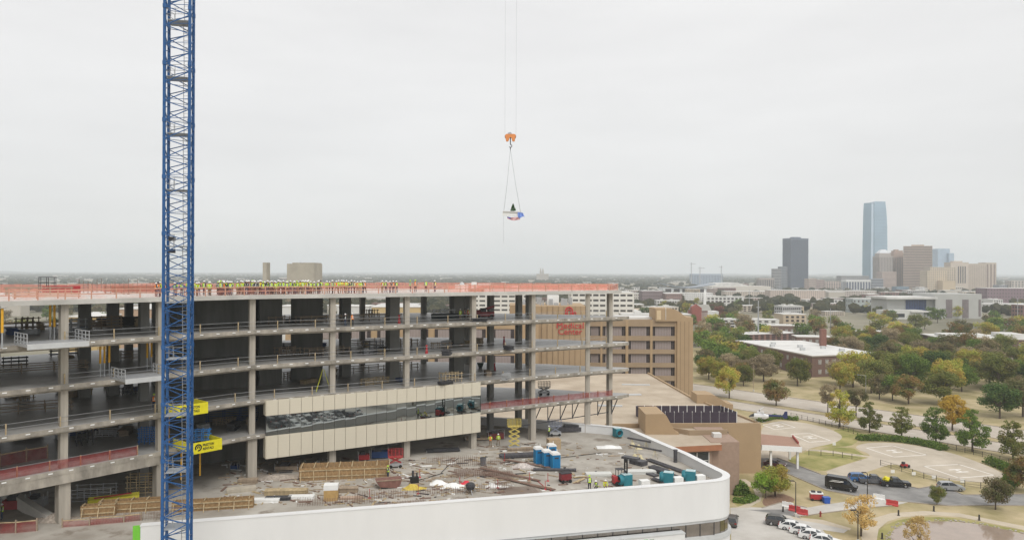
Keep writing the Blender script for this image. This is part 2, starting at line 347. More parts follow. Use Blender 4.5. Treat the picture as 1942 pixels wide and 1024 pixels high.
# --- pond
pond = smooth_poly([(1688, 1024), (1690, 1008), (1705, 996), (1740, 989), (1800, 987), (1850, 992), (1900, 1002), (1960, 1016), (2040, 1036), (2060, 1100), (1900, 1160), (1720, 1110)])
WAT = mat('pond_water', (.33, .255, .20), .05, .1, .3, spec=.6)
PP = px(pond, .0)
struct(MB().sheet([(x, y, .02) for x, y, z in PP]), 'pond_water', WAT)
struct(MB().sheet(px(smooth_poly([(1655, 1060), (1660, 1010), (1690, 988), (1740, 979), (1820, 981), (1880, 994), (2000, 1016), (2080, 1040), (2080, 1180), (1900, 1200), (1700, 1140)], 1), .006)), 'lawn', GRASSG)
STONE = mat('bank_stone', (.38, .34, .29), .9, .2, 2)
mb = MB()
for i, p in enumerate(PP):
    q = PP[(i+1) % len(PP)]; L = math.dist(p, q); k = 0
    while k < L:
        t = k/L; x = p[0]+(q[0]-p[0])*t; y = p[1]+(q[1]-p[1])*t
        for _ in range(rnd.choice((0, 1, 2, 3))):
            r = rnd.uniform(.06, .24); mb.lathe([(r*.7, -.05), (r, r*.25), (r*.6, r*.6)], (x+rnd.uniform(-.5, .5), y+rnd.uniform(-.1, 1.0), .02), n=5)
        k += .6
tag(mb.obj('bank_stones', STONE), 'grey stones lining the edge of the brown pond', 'stones', kind='stuff')
# --- hills on the horizon
mb = MB(); HILL = mat('hill_wood', (.05, .06, .04), .95, .2, .01)
for (x0, x1, yp, Y) in ((-300, 75, 512.5, 9500), (-200, 330, 515.5, 11500), (300, 1300, 516.8, 12500), (1100, 2300, 519.5, 12000)):
    N_ = 40; a = xat(x0, Y); b = xat(x1, Y); H = zat((x0+x1)/2, yp, Y); ph = rnd.random()*6
    pts = [(a+(b-a)*k/N_, max(1, H*(math.sin(math.pi*k/N_)**.5)*(.8+.2*math.sin(k*.7+ph)+.12*math.sin(k*1.9+ph)))) for k in range(N_+1)]
    vs = [(x, Y, 0) for x, h in pts]+[(x, Y+250, h) for x, h in pts]+[(x, Y+900, 0) for x, h in pts]; M_ = N_+1
    mb.add(vs, [(i, i+1, M_+i+1, M_+i) for i in range(N_)]+[(M_+i, M_+i+1, 2*M_+i+1, 2*M_+i) for i in range(N_)])
struct(mb, 'hills', HILL)

# ================================================================ CONCRETE FRAME
ZB = [39.35-4.5*i for i in range(5)]; TH = .5; DK = 16.05
C = [(-67.5, 54.5), (-54.1, 70.3), (-47.6, 78.4), (-41.1, 86.3), (-33.5, 95.2), (-24.5, 100.7), (-15.2, 106.4), (-5.9, 112.1), (3.28, 117.7), (12.7, 123.5)]
tip = [(17.2, 126.0), (19.5, 127.4), (20.4, 128.4), (20.1, 129.2), (18.6, 129.6)]
rear = [(14, 130.6), (7, 133.4), (-6.5, 136), (-20, 136.5), (-40, 129.5), (-58, 118.5), (-70, 105), (-88, 78)]
outline = C+tip+rear
frame = thing('concrete_frame_building', 'unfinished grey concrete building frame with open floors and roof workers', 'building', (-20, 112, DK))
roofout = C+[(17.2, 126.0), (18.9, 127.1), (19.0, 128.1), (17.8, 129.0)]+rear
PAD = []
for i, zb in enumerate(ZB):
    o = MB().prism(outline if i else roofout, zb, zb+TH).obj('floor_slab', [CONCL if i == 0 else CONC, FLOOR], frame)
    me = o.data; top = max(range(len(me.polygons)), key=lambda k: me.polygons[k].center.z); me.polygons[top].material_index = 0 if i == 0 else 1
    mb = MB()                                             # small pale embed plates along the slab edge
    P = C+tip[:2]
    for a, b in zip(P[:-1], P[1:]):
        a = Vector((*a, 0)); b = Vector((*b, 0)); L = (b-a).length; d = (b-a)/L; nn = Vector((d.y, -d.x, 0)); k = .6
        while k < L-.4 and i:
            mb.bar(a+d*k+nn*.01+Vector((0, 0, zb+.30)), a+d*(k+.42)+nn*.01+Vector((0, 0, zb+.30)), .05, .12); k += 2.1
    if i:
        e = mb.obj('edge_plates', WHITE2, frame); e['kind'] = 'stuff'
        mb = MB()
        for a, b in zip(P[:-1], P[1:]):
            a = Vector((*a, zb-.13)); b = Vector((*b, zb-.13)); d = (b-a).normalized(); nn = Vector((-d.y, d.x, 0)); mb.bar(a+nn*.9, b+nn*.9, .7, .26)
        mb.obj('edge_beam', CONC, frame)
unit = MB().box((0, 0, .5), (1, 1, 1)).mesh('column', CONC)
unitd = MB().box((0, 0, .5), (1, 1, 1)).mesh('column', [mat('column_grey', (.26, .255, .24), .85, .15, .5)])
ang = lambda i: math.atan2(C[min(i+1, 9)][1]-C[i][1], C[min(i+1, 9)][0]-C[i][0])
def col_at(me, x, y, wx, wy, rz, levels):
    for i in levels:
        z0 = ZB[i]+TH if i < 5 else DK
        wpiece('column', me, frame, (x, y, z0), rz, (wx, wy, ZB[i-1]-z0))
for i, c in enumerate(C[1:], 1):
    v = Vector(c); v = v*(1+1.0/v.length); big = 1.25 if i < 5 else 1.0
    col_at(unit, v.x, v.y, .74, .74, ang(i), range(1, 5)); col_at(unit, v.x, v.y, .92*big, .92*big, ang(i), [5])
col_at(unit, 16.9, 127.6, .76, .76, R(31), range(1, 6))
inner = [(-56, 96.8, 1.3, 1.3), (-53.6, 99.2, 1.3, 1.3), (-55.5, 107, 1.0, 1.0), (-47.2, 94.7, 1.05, 1.3), (-51.5, 111, 1.0, 1.0), (-62, 88, 1.5, 3.0), (-26.5, 117.3, 1.45, 1.6), (-18.6, 115.2, 1.6, 1.9), (-9.2, 123.5, 1.9, 1.9), (-3.6, 124.8, .85, 1.0), (1.2, 128.4, .85, 1.0), (3.0, 132.2, .8, .9), (-16, 134.0, .8, .9), (-26.6, 131.3, .8, .9), (-37, 127, .9, .9), (-48, 120, .9, .9), (-8, 133.5, .8, .9)]
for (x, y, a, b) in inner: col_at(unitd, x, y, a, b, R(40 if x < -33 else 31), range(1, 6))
# cores
def wall(name, x0, y0, x1, y1, th, z0, z1, m):
    a = Vector((x0, y0)); b = Vector((x1, y1)); c = (a+b)/2; d = b-a
    return MB().box((c.x, c.y, (z0+z1)/2), (d.length, th, z1-z0), math.atan2(d.y, d.x)).obj(name, m, frame)
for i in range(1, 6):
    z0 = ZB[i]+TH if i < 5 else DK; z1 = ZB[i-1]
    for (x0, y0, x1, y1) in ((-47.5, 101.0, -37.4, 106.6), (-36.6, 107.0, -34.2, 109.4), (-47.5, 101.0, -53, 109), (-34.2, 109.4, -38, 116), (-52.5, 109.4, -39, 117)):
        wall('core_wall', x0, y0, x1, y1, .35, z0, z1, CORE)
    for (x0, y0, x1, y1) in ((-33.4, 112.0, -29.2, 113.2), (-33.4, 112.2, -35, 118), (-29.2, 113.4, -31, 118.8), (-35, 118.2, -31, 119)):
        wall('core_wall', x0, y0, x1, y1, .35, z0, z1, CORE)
wall('core_block', -34.3, 115.0, -30.2, 115.0, 5, 39.85, zat(580, 500.5, 115), COREL)
wall('core_parapet', -34.3+.7, 115.0, -32.5, 115.0, 4.2, zat(580, 500.5, 115), zat(580, 498.5, 115), COREL)
wall('core_parapet', -31.9, 115.0, -30.2, 115.0, 4.2, zat(580, 500.5, 115), zat(580, 498.5, 115), COREL)
wall('core_fin', xat(501.5, 112), 112, xat(509, 112), 112, 1.6, 39.85, zat(505, 498, 112), COREL)
# wedge beam under the fifth slab on the left, and a raking beam
mb = MB()
for a, b in zip(C[:3], C[1:4]):
    a = Vector((*a, ZB[4]-.5)); b = Vector((*b, ZB[4]-.5)); d = (b-a).normalized(); nn = Vector((-d.y, d.x, 0)); mb.bar(a+nn*.35, b+nn*.35, .6, 1.0)
mb.obj('edge_beam', CONC, frame)
MB().bar(G(-60, 935, 16.8)+Vector((0, 2, 1.4)), G(82, 992, DK)+Vector((0, 1, 0)), .8, 1.3).obj('raking_beam', CONCL, frame)
# --- cream cladding with a ribbon of reflective glass
P0, P1 = Vector((-32.0, 96.1)), Vector((-4.9, 112.75)); dv = (P1-P0); LC = dv.length; dv /= LC; nv = Vector((dv.y, -dv.x)); ca = math.atan2(dv.y, dv.x); NP = 21; pw = LC/NP
cl_u = MB().box((0, 0, 0), (pw-.05, .12, 2.0)).mesh('cladding_panel', PANEL); cl_l = MB().box((0, 0, 0), (pw-.05, .12, 2.95)).mesh('cladding_panel', PANEL)
gl = MB().box((0, 0, 0), (pw-.04, .05, 2.55)).mesh('glass_pane', REFL)
for k in range(NP):
    p = P0+dv*(pw*(k+.5))+nv*.3
    wpiece('cladding_panel', cl_u, frame, (p.x, p.y, 25.2), ca); wpiece('cladding_panel', cl_l, frame, (p.x, p.y, 20.1), ca)
    q = p-nv*.08+Vector((0, 0)); o = wpiece('glass_pane', gl, frame, (q.x, q.y, 22.88), ca)
    o.rotation_euler = (rnd.uniform(-.003, .003), 0, ca+rnd.uniform(-.002, .002))
for (zc, h) in ((25.2, 2.0), (20.1, 2.95)):
    p = P1-nv*.35; MB().box((p.x, p.y, zc), (.12, 1.2, h), ca).obj('cladding_return', PANEL, frame)
    p = P0-nv*.35; MB().box((p.x, p.y, zc), (.12, 1.2, h), ca).obj('cladding_return', PANEL, frame)
p = P1-nv*1.6+dv*.1; MB().box((p.x, p.y, 22.88), (.05, 3.6, 2.55), ca).obj('glass_return', mat('green_glass', (.10, .16, .14), .03, 0, metal=.8), frame)
mb = MB()
for k in range(NP+1):
    p = P0+dv*(pw*k)+nv*.16; mb.box((p.x, p.y, 22.88), (.04, .1, 2.55), ca)
mb.obj('mullions', DKSTEEL, frame)
p = (P0+P1)/2-nv*.25; MB().box((p.x, p.y, 22.5), (LC-.6, .1, 6.5), ca).obj('backing_wall', DKSTEEL, frame)
# hanging steel brackets under slab five at the right
mb = MB()
for t in (.06, .2, .33, .46, .6, .74, .9):
    a = Vector((3.28, 117.7))*(1-t)+Vector((19.5, 127.4))*t; a = Vector((a.x, a.y, 0))+Vector((-.6, .9, 0))
    mb.bar(a+Vector((0, 0, 21.1)), a+Vector((0, 0, 18.6)), .14); mb.bar(a+Vector((1.1, .7, 21.1)), a+Vector((0, 0, 18.7)), .12)
a = Vector((-4.0, 113.8, 18.4)); mb.bar(a, (17, 127.5, 18.9), .12)
mb.obj('hanging_brackets', DKSTEEL, frame)

# ================================================================ PODIUM
pod = thing('podium_building', 'low white podium with long white parapet band and rounded corner', 'building', (0, 90, 0))
A_, B_ = Vector((-37.3, 74.35)), Vector((24.5, 90.55))
corner = [(24.5, 90.55), (26.0, 91.2), (27.0, 92.3), (27.35, 93.6), (27.2, 95.0)]
rightside = [(24.7, 105), (19.6, 120.0), (18.6, 122.4), (17.0, 124.2), (14.5, 125.4), (4.5, 128.7), (-5.7, 131.0), (-30, 136)]
podpoly = [(-37.3, 74.35)]+corner+rightside+[(-90, 140), (-120, 60), (-62, 58), (-50, 70.5)]
pw_ = MB().prism([(p[0]*.999, p[1]*1.001) for p in podpoly], 0.0, DK-.35); pw_.obj('wall', CONC, pod)
MB().prism(podpoly, DK-.35, DK).obj('deck', [DECK], pod)
def band(pts, z0, z1, out, inn):
    L = []; n = len(pts)
    for i, p in enumerate(pts):
        a = Vector(pts[max(0, i-1)]); b = Vector(pts[min(n-1, i+1)]); d = (b-a).normalized(); L.append((Vector(p), Vector((d.y, -d.x))))
    mb = MB(); vs = []
    for p, nn in L:
        o = p+nn*out; q = p+nn*inn; vs += [(o.x, o.y, z0), (o.x, o.y, z1), (q.x, q.y, z1), (q.x, q.y, z0)]
    fs = [(0, 1, 2, 3), tuple((n-1)*4+k for k in (3, 2, 1, 0))]
    for i in range(n-1):
        for k in range(4): fs.append((i*4+k, (i+1)*4+k, (i+1)*4+(k+1) % 4, i*4+(k+1) % 4))
    return mb.add(vs, fs)
def arc(c, r, a0, a1, n): return [(c[0]+r*math.cos(R(a0+(a1-a0)*k/n)), c[1]+r*math.sin(R(a0+(a1-a0)*k/n))) for k in range(n+1)]
# smoother outline for the white parapet
fd = (B_-A_).normalized()
front = [tuple(A_+fd*t) for t in (0, 10, 20, 30, 40, 50, 60)]
edge = front+arc((24.0, 94.2), 3.45, -75.4, 14, 9)+[(26.4, 98.4), (24.9, 104.5), (22.3, 112), (19.9, 119.0)]+arc((15.6, 118.4), 4.4, 12, 62, 6)[1:]+[(14.5, 123.8), (4.5, 127.8), (-5.7, 130.6), (-30, 135.5)]
o = band(edge, 12.75, 17.35, .25, -.55).obj('parapet', WHITE, pod)
band(edge, 17.35, 17.43, .30, -.62).obj('coping', WHITE, pod)
band(front[3:]+edge[7:18], 12.4, 12.75, .12, -.4).obj('soffit_trim', GREYL, pod)
gp = MB().box((0, 0, 0), (1.84, .06, 2.0)).mesh('window_pane', mat('bronze_glass', (.30, .27, .24), .06, .25, .4, metal=.9))
fa = math.atan2(fd.y, fd.x)
for k in range(33):
    p = A_+fd*(2.5+k*1.9); wpiece('window_pane', gp, pod, (p.x+fd.y*.06, p.y-fd.x*.06, 11.4), fa)
for k in range(6):
    an = -75.4+8+k*15; p = (24.0+3.5*math.cos(R(an)), 94.2+3.5*math.sin(R(an))); wpiece('window_pane', gp, pod, (p[0], p[1], 11.4), R(an+90), (.47, 1, 1))
mb = MB()
for k in range(34):
    p = A_+fd*(1.55+k*1.9); mb.box((p.x+fd.y*.12, p.y-fd.x*.12, 11.4), (.06, .08, 2.0), fa)
mb.obj('mullions', DKSTEEL, pod)
band(front[:]+edge[7:18], 10.35, 10.9, .45, -.3).obj('ledge', GREYL, pod)
band(front[:]+edge[7:18], 0, 10.35, .3, -.3).obj('lower_wall', WHITE, pod)
# the projecting white box below the windows, with its grey coping and two small square signs
q1 = A_+fd*59.7
MB().prism([tuple(A_+Vector((fd.y, -fd.x))*.5), tuple(q1+Vector((fd.y, -fd.x))*.5), tuple(q1+Vector((fd.y, -fd.x))*1.3), tuple(A_+Vector((fd.y, -fd.x))*1.3)], 0, 11.8).obj('projecting_wall', WHITE, pod)
MB().prism([tuple(A_+Vector((fd.y, -fd.x))*.3), tuple(q1+fd*.05+Vector((fd.y, -fd.x))*.3), tuple(q1+fd*.05+Vector((fd.y, -fd.x))*1.35), tuple(A_+Vector((fd.y, -fd.x))*1.35)], 11.8, 11.95).obj('coping', GREYL, pod)
for t, m in ((54.6, mat('sign_green', (.30, .52, .27), .5, .03)), (55.4, mat('sign_grey', (.45, .48, .42), .5, .03))):
    p = A_+fd*t+Vector((fd.y, -fd.x))*1.34; MB().box((p.x, p.y, 11.35), (.5, .06, .5), fa).obj('sign_square', m, pod)
# lime board edge at the left end of the white band
p = A_-fd*.3+Vector((fd.y, -fd.x))*.1
MB().box((p.x, p.y, 15.3), (.7, .3, 4.2), fa).obj('sheathing_board', LIME, pod); p = A_-fd*1.15+Vector((fd.y, -fd.x))*.1
MB().box((p.x, p.y, 14.4), (.5, .28, 2.2), fa).obj('sheathing_board', LIME, pod)
# ================================================================ TOWER CRANE
crane = thing('tower_crane', 'tall blue lattice tower crane mast rising in front of the concrete frame', 'crane', (-29.7, 65.7, 0))
K = [Vector((-30.45, 64.5, 0)), Vector((-28.47, 65.03, 0)), Vector((-29.0, 67.01, 0)), Vector((-30.98, 66.48, 0))]
TOPZ = 92.0; cell = 4.97/3; zj = 61.15
for k in K:
    mb = MB().bar(k, k+Vector((0, 0, TOPZ)), .20, .20)
    z = zj-4.97*12
    while z < TOPZ:
        if z > 0: mb.box((k.x, k.y, z), (.29, .29, .34), .26)
        z += 4.97
    mb.obj('mast_leg', BLUE, crane)
rest = MB(); hid = MB()
nz_ = int(TOPZ/cell)
for f in range(4):
    a, b = K[f], K[(f+1) % 4]
    for j in range(nz_-1):
        z0 = zj-36*cell+j*cell; z1 = z0+cell*.62; z2 = z0+cell
        if z0 < .3: continue
        A0 = a+Vector((0, 0, z0)); B1 = b+Vector((0, 0, z1)); A2 = a+Vector((0, 0, z2))
        bars = [(A0, B1, .072), (B1, A2, .072), (A0+Vector((0, 0, .12)), b+Vector((0, 0, z0+.3)), .042)]
        for (p, q, t) in bars:
            if f in (0, 1) and 17 < z0 < 68: MB().bar(p, q, t, t).obj('brace', BLUE, crane)
            else: rest.bar(p, q, t, t)
        for p in (A0, B1): rest.box(tuple(p*.94+(b if p is A0 else a)*.06+Vector((0, 0, 0))) if 0 else (p.x, p.y, p.z), (.22, .22, .26), .26)
o = rest.obj('lacing', BLUE, crane); o['kind'] = 'stuff'
ctr = sum(K, Vector())/4
z = zj-1.1-4.97*11; fl = 0
while z < TOPZ:
    if z > 2:
        s = 1 if fl % 2 else -1
        MB().box((ctr.x-.05*s, ctr.y, z), (1.75, 1.75, .06), .26).obj('platform', mat('platform_grating', (.33, .35, .37), .6, .1, 4), crane)
        mb = MB()
        for (dx, dy) in ((-.8, -.8), (0, -.8), (.8, -.8), (-.8, .8), (.8, .8), (-.8, 0)):
            mb.bar((ctr.x+dx, ctr.y+dy, z), (ctr.x+dx, ctr.y+dy, z+1.05), .035)
        for h in (.55, 1.05): mb.bar((ctr.x-.8, ctr.y-.8, z+h), (ctr.x+.8, ctr.y-.8, z+h), .035); mb.bar((ctr.x-.8, ctr.y-.8, z+h), (ctr.x-.8, ctr.y+.8, z+h), .035)
        mb.obj('platform_rail', STEEL, crane)
        lx = ctr.x+.42; mb = MB()
        for d_ in (-.2, .2): mb.bar((lx+d_, ctr.y+.55, z), (lx+d_, ctr.y+.35, z+5.0), .045)
        for q in range(16): mb.bar((lx-.2, ctr.y+.55-.0125*q, z+.15+q*.31), (lx+.2, ctr.y+.55-.0125*q, z+.15+q*.31), .03)
        mb.obj('ladder', STEEL, crane)
    z += 4.97; fl += 1
for (zz, dx) in ((zat(336, 453, 65), -.25), (zat(336, 476, 65), -.25)):
    MB().box((ctr.x+dx, ctr.y-.7, zz), (.55, .25, .36), .26).obj('floodlight', DKSTEEL, crane)
hook = D(968, 262, 110); jz = 95.0
jd = (Vector((hook.x, hook.y, 0))-Vector((ctr.x, ctr.y, 0))).normalized(); jn = Vector((-jd.y, jd.x, 0))
MB().box((ctr.x, ctr.y, TOPZ+2.0), (2.6, 2.6, 4.0), math.atan2(jd.y, jd.x)).obj('slewing_unit', BLUE, crane)
mb = MB(); J0 = Vector((ctr.x, ctr.y, jz)); J1 = J0+jd*66; T0 = J0+Vector((0, 0, 1.8)); T1 = J1+Vector((0, 0, 1.2))
for s in (-.9, .9): mb.bar(J0+jn*s, J1+jn*s, .16)
mb.bar(T0, T1, .18)
for k in range(33):
    a = J0+jd*(k*2); m_ = T0+(T1-T0)*((k*2+1)/66)
    for s in (-.9, .9): mb.bar(a+jn*s, m_, .07); mb.bar(m_, a+jd*2+jn*s, .07)
mb.obj('jib', BLUE, crane)
mb = MB(); CJ = J0-jd*18
for s in (-.9, .9): mb.bar(J0+jn*s, CJ+jn*s, .2)
mb.box(tuple(CJ+Vector((0, 0, -.8))), (3, 1.6, 2.4), math.atan2(jd.y, jd.x)); mb.obj('counter_jib', BLUE, crane)
MB().box((hook.x, hook.y, jz-.4), (1.8, 1.6, .5)).obj('trolley', DKSTEEL, crane)
# --- hook block, slings, topping-out beam
hb = thing('hook_block', 'orange crane hook block hanging on two thin ropes', 'hook block', hook)
W_ = [(-.82, .35), (-.6, .55), (.6, .55), (.82, .35), (.62, -.5), (.32, -.5), (.12, .05), (-.12, .05), (-.32, -.5), (-.62, -.5)]
mb = MB()
for y in (-.28, .18): mb.prof(W_, y, y+.1, hook, (1, 0, 0), (0, 0, 1), (0, 1, 0))
mb.obj('side_plate', ORANGE, hb)
for s in (-.55, .55): MB().lathe([(.30, -.12), (.30, .12)], hook+Vector((s, 0, .18)), 14, axis='y').obj('sheave', DKSTEEL, hb)
MB().lathe([(.3, 0), (.28, .2), (.15, .3)], hook+Vector((-.1, 0, .55)), 10).obj('weight_cap', STEEL, hb)
mb = MB(); mb.tube(hook+Vector((0, 0, .1)), hook+Vector((0, 0, -1.0)), .07); pp = None
for k in range(10):
    an = R(100-k*28); q = hook+Vector((.02+.2*math.cos(an), 0, -1.2+.2*math.sin(an)))
    if pp: mb.tube(pp, q, .06, n=6)
    pp = q
mb.obj('hook', DKSTEEL, hb)
ROPE = mat('rope_grey', (.30, .31, .32), .6, 0)
for s in (-.83, .83):
    MB().tube(hook+Vector((s, 0, .2)), (hook.x+s, hook.y, jz-.4), .011, n=5).obj('hoist_rope', ROPE, hb)
bl, br = D(953.5, 404.5, 110), D(989, 406, 110); hk = hook+Vector((0, 0, -1.35))
bm = thing('steel_beam', 'white painted steel beam slung from the crane hook', 'beam', (bl+br)/2)
d = (br-bl).normalized(); mb = MB()
mb.bar(bl+Vector((0, 0, .28)), br+Vector((0, 0, .28)), .5, .06); mb.bar(bl-Vector((0, 0, .28)), br-Vector((0, 0, .28)), .5, .06); mb.bar(bl, br, .06, .56)
mb.obj('beam_section', WHITE2, bm)
for e, s in ((bl, 1), (br, -1)):
    for y in (-.22, .22):
        a = e+d*(s*.15)+Vector((0, y, .3)); kk = hk+Vector((0, 0, -.3)); m_ = a*.55+kk*.45+Vector((.05*s, 0, -.15))
        mb = MB().tube(a, m_, .022, n=5).tube(m_, kk, .022, n=5); mb.obj('sling', ROPE, bm)
MB().tube(hk, hk+Vector((0, 0, -.4)), .07, n=6).obj('master_link', DKSTEEL, bm)
t0 = bl+Vector((.12, 0, -.2)); MB().tube(t0, t0-Vector((-.02, 0, 4.2)), .012, n=5).obj('tag_line', ROPE, bm)
def cloth(name, label, cat, pts_fn, mats, matfn, nu=12, nv=8, group=None):
    mb = MB(); g = [[pts_fn(u/nu, v/nv) for v in range(nv+1)] for u in range(nu+1)]
    for u in range(nu):
        for v in range(nv): mb.add([g[u][v], g[u+1][v], g[u+1][v+1], g[u][v+1]], [(0, 1, 2, 3)], matfn(u, v))
    return tag(mb.obj(name, mats, smooth=True), label, cat, group)
FW_, FR_, FB_ = mat('flag_white', (.75, .75, .75), .8, 0), mat('flag_red', (.5, .04, .06), .8, 0), mat('flag_blue', (.06, .09, .3), .8, 0)
cloth('flag', 'red and white striped flag draped below the slung beam', 'flag', lambda u, v: tuple(D(962+24*u, 411+2*u+3*math.sin(u*5)*.3+v*(6-4*abs(u-.6)), 109.7+.12*math.sin(u*14+v*3))), [FR_, FW_, FB_], lambda u, v: 2 if (u < 4 and v < 4) else v % 2, 14, 7)
cloth('banner_cloth', 'pale blue cloth banner hanging over the end of the slung beam', 'banner', lambda u, v: tuple(D(982+10*u+3*v*u, 402.5+1.5*u+v*(9+2*math.sin(u*6)), 109.65+.1*math.sin(u*12))), [mat('banner_blue', (.22, .34, .75), .8, .2, 2)], lambda u, v: 0)

# small conifer fixed on the beam
bt_ = D(973, 401, 110); xm = thing('topping_out_tree', 'small green conifer fixed upright on the slung white beam', 'tree', (bt_.x, bt_.y, bl.z+.31)); r_ = random.Random(3)
xm.scale = (.82, .82, .82)
MB().tube((0, 0, 0), (0, 0, 1.45), .04, .015, 6).obj('trunk', mat('conifer_bark', (.11, .08, .06), .9, .1), xm, local=True); mb = MB()
for k in range(900):
    z = .12+1.2*r_.random()**1.3; rr_ = .62*(1.42-z)/1.3*(.3+.7*r_.random()); a = r_.uniform(0, 6.28); c = Vector((rr_*math.cos(a), rr_*math.sin(a), z-.15*rr_)); q = Vector((r_.gauss(0, 1), r_.gauss(0, 1), r_.gauss(0, 1))).normalized(); u = q.orthogonal().normalized()*.06; v = q.cross(u).normalized()*.06; mb.add([c-u, c-v, c+u, c+v], [(0, 1, 2, 3)])
mb.obj('foliage', leafmat('leaf_conifer', (.05, .13, .05), (.11, .22, .09)), xm, local=True)
# ================================================================ TREES
BARK = mat('bark', (.11, .085, .065), .95, .2, 6)
LM = {
 'green': leafmat('leaf_green', (0.072, 0.132, 0.032), (0.186, 0.247, 0.055)), 'dark': leafmat('leaf_dark', (0.041, 0.083, 0.031), (0.112, 0.157, 0.045)),
 'olive': leafmat('leaf_olive', (0.114, 0.140, 0.039), (0.228, 0.244, 0.066), (.20, .175, .065), .56), 'yellow': leafmat('leaf_yellow', (0.414, 0.276, 0.048), (0.635, 0.442, 0.083)),
 'brown': leafmat('leaf_brown', (0.146, 0.116, 0.063), (0.246, 0.193, 0.105), (.13, .14, .055)), 'rust': leafmat('leaf_rust', (0.19, 0.12, 0.05), (0.29, 0.185, 0.075), (0.124, 0.166, 0.048), .52),
 'grey': leafmat('leaf_grey', (0.235, 0.193, 0.124), (0.373, 0.304, 0.193)), 'bright': leafmat('leaf_bright', (0.179, 0.304, 0.041), (0.345, 0.469, 0.083)),
 'lime': leafmat('leaf_lime', (0.228, 0.273, 0.048), (0.440, 0.440, 0.097), (0.414, 0.304, 0.083)), 'red': leafmat('leaf_red', (0.14, 0.06, 0.05), (0.22, 0.095, 0.07)),
 'straw': leafmat('leaf_straw', (0.414, 0.304, 0.124), (0.621, 0.469, 0.207))}
LWORD = {'green': 'mid green', 'dark': 'dark green', 'olive': 'olive green', 'yellow': 'golden yellow', 'brown': 'dull brown', 'rust': 'rust and green', 'grey': 'thin grey-brown', 'bright': 'bright green', 'lime': 'yellow-green', 'red': 'dark red', 'straw': 'straw yellow'}
def crown(kind, seed, n, leaf):
    r = random.Random(seed); mb = MB(); lobes = []
    if kind == 'round':
        for k in range(36):
            a = r.uniform(0, 6.28); e = r.uniform(0, 1); rr = math.sqrt(r.random())*.36; z = .32+.62*r.random(); sh = math.sin(math.pi*min(1, max(0, (z-.2)/.86)))**.6
            lobes.append((rr*sh*math.cos(a), rr*sh*math.sin(a), z*.93, r.uniform(.09, .17)))
    elif kind == 'pin':
        for k in range(64):
            z = .19+.75*r.random()**1.15; a = r.uniform(0, 6.28); rr = (.34*math.sin(math.pi*min(1, (1.0-z)*.78+.06))**.8)*(.25+.75*r.random()); lobes.append((rr*math.cos(a), rr*math.sin(a), z, .05+.075*(1-z)))
        lobes += [(0, 0, .92, .05), (0, 0, .8, .07)]
    elif kind == 'vase':
        for k in range(18):
            z = .4+.52*r.random(); a = r.uniform(0, 6.28); rr = (.1+.3*(z-.3))*(.4+.8*r.random()); lobes.append((rr*math.cos(a), rr*math.sin(a), z, r.uniform(.07, .14)))
    elif kind == 'loose':
        for k in range(60):
            z = .26+.70*r.random(); a = r.uniform(0, 6.28); rr = .36*math.sqrt(r.random())*math.sin(math.pi*min(.95, max(.15, (z-.1)))); lobes.append((rr*math.cos(a), rr*math.sin(a), z, r.uniform(.04, .09)))
    tot = sum(l_[3]**2 for l_ in lobes)
    for (x, y, z, q) in lobes:
        for _ in range(max(4, int(n*q*q/tot))):
            d = Vector((r.gauss(0, 1), r.gauss(0, 1), r.gauss(0, 1))).normalized()*q*(r.random()**.25)
            if kind == 'pin': d.z *= .7
            c = Vector((x, y, z))+d; nn = (d.normalized()+Vector((r.uniform(-.7, .7), r.uniform(-.7, .7), r.uniform(-.2, 1.0)))).normalized()
            u = nn.orthogonal().normalized(); v = nn.cross(u); an = r.uniform(0, 6.28); u, v = u*math.cos(an)+v*math.sin(an), v*math.cos(an)-u*math.sin(an)
            s = leaf*r.uniform(.6, 1.3); mb.add([c-u*s, c-v*s*.7, c+u*s, c+v*s*.7+nn*s*.3], [(0, 1, 2, 3)])
    return mb.mesh('crown', LM['green'])
def trunk(kind, seed):
    r = random.Random(seed); mb = MB(); h = .62 if kind != 'pin' else .9
    mb.tube((0, 0, -.01), (0, 0, h*.45), .022, .016, 7); mb.tube((0, 0, h*.45), (r.uniform(-.01, .01), .01, h), .016, .005, 6)
    for k in range(9):
        z = r.uniform(.24, .5); a = k*2.4+r.uniform(-.3, .3); L = r.uniform(.16, .3)
        m_ = Vector((L*.55*math.cos(a), L*.55*math.sin(a), z+.10)); mb.tube((0, 0, z), m_, .010, .007, 5); e = m_+Vector((L*.5*math.cos(a+.3), L*.5*math.sin(a+.3), .16)); mb.tube(m_, e, .007, .002, 4)
    return mb.mesh('trunk', BARK)
TM = {}
for kind in ('round', 'pin', 'vase', 'loose'):
    TM[kind] = [(crown(kind, 10*i+len(kind), {'round': 5600, 'pin': 4600, 'vase': 3200, 'loose': 3400}[kind], {'round': .021, 'pin': .019, 'vase': .020, 'loose': .017}[kind]), trunk(kind, i)) for i in range(3)]
TM['far'] = [(crown('round', 50+i, 800, .045), trunk('round', 50+i)) for i in range(4)]
def tree(name, label, p, h, colr, kind='round', spread=1.0, group=None, cat='tree'):
    t = thing(name, label, cat, p, rnd.uniform(0, 6.28), group); c, k = rnd.choice(TM[kind]); s = (h*spread, h*spread, h)
    piece('trunk', k, t, scale=s); o = piece('crown', c, t, scale=s); o.material_slots[0].link = 'OBJECT'; o.material_slots[0].material = LM[colr]; return t
def ptree(name, label, x, yb, yt, colr, kind='round', spread=1.0, group=None):
    p = G(x, yb); h = (yb-yt)/FPX*p.y*1.08; return tree(name, label, p, h, colr, kind, spread, group)
gR = 'young trees along the near kerb of the road'
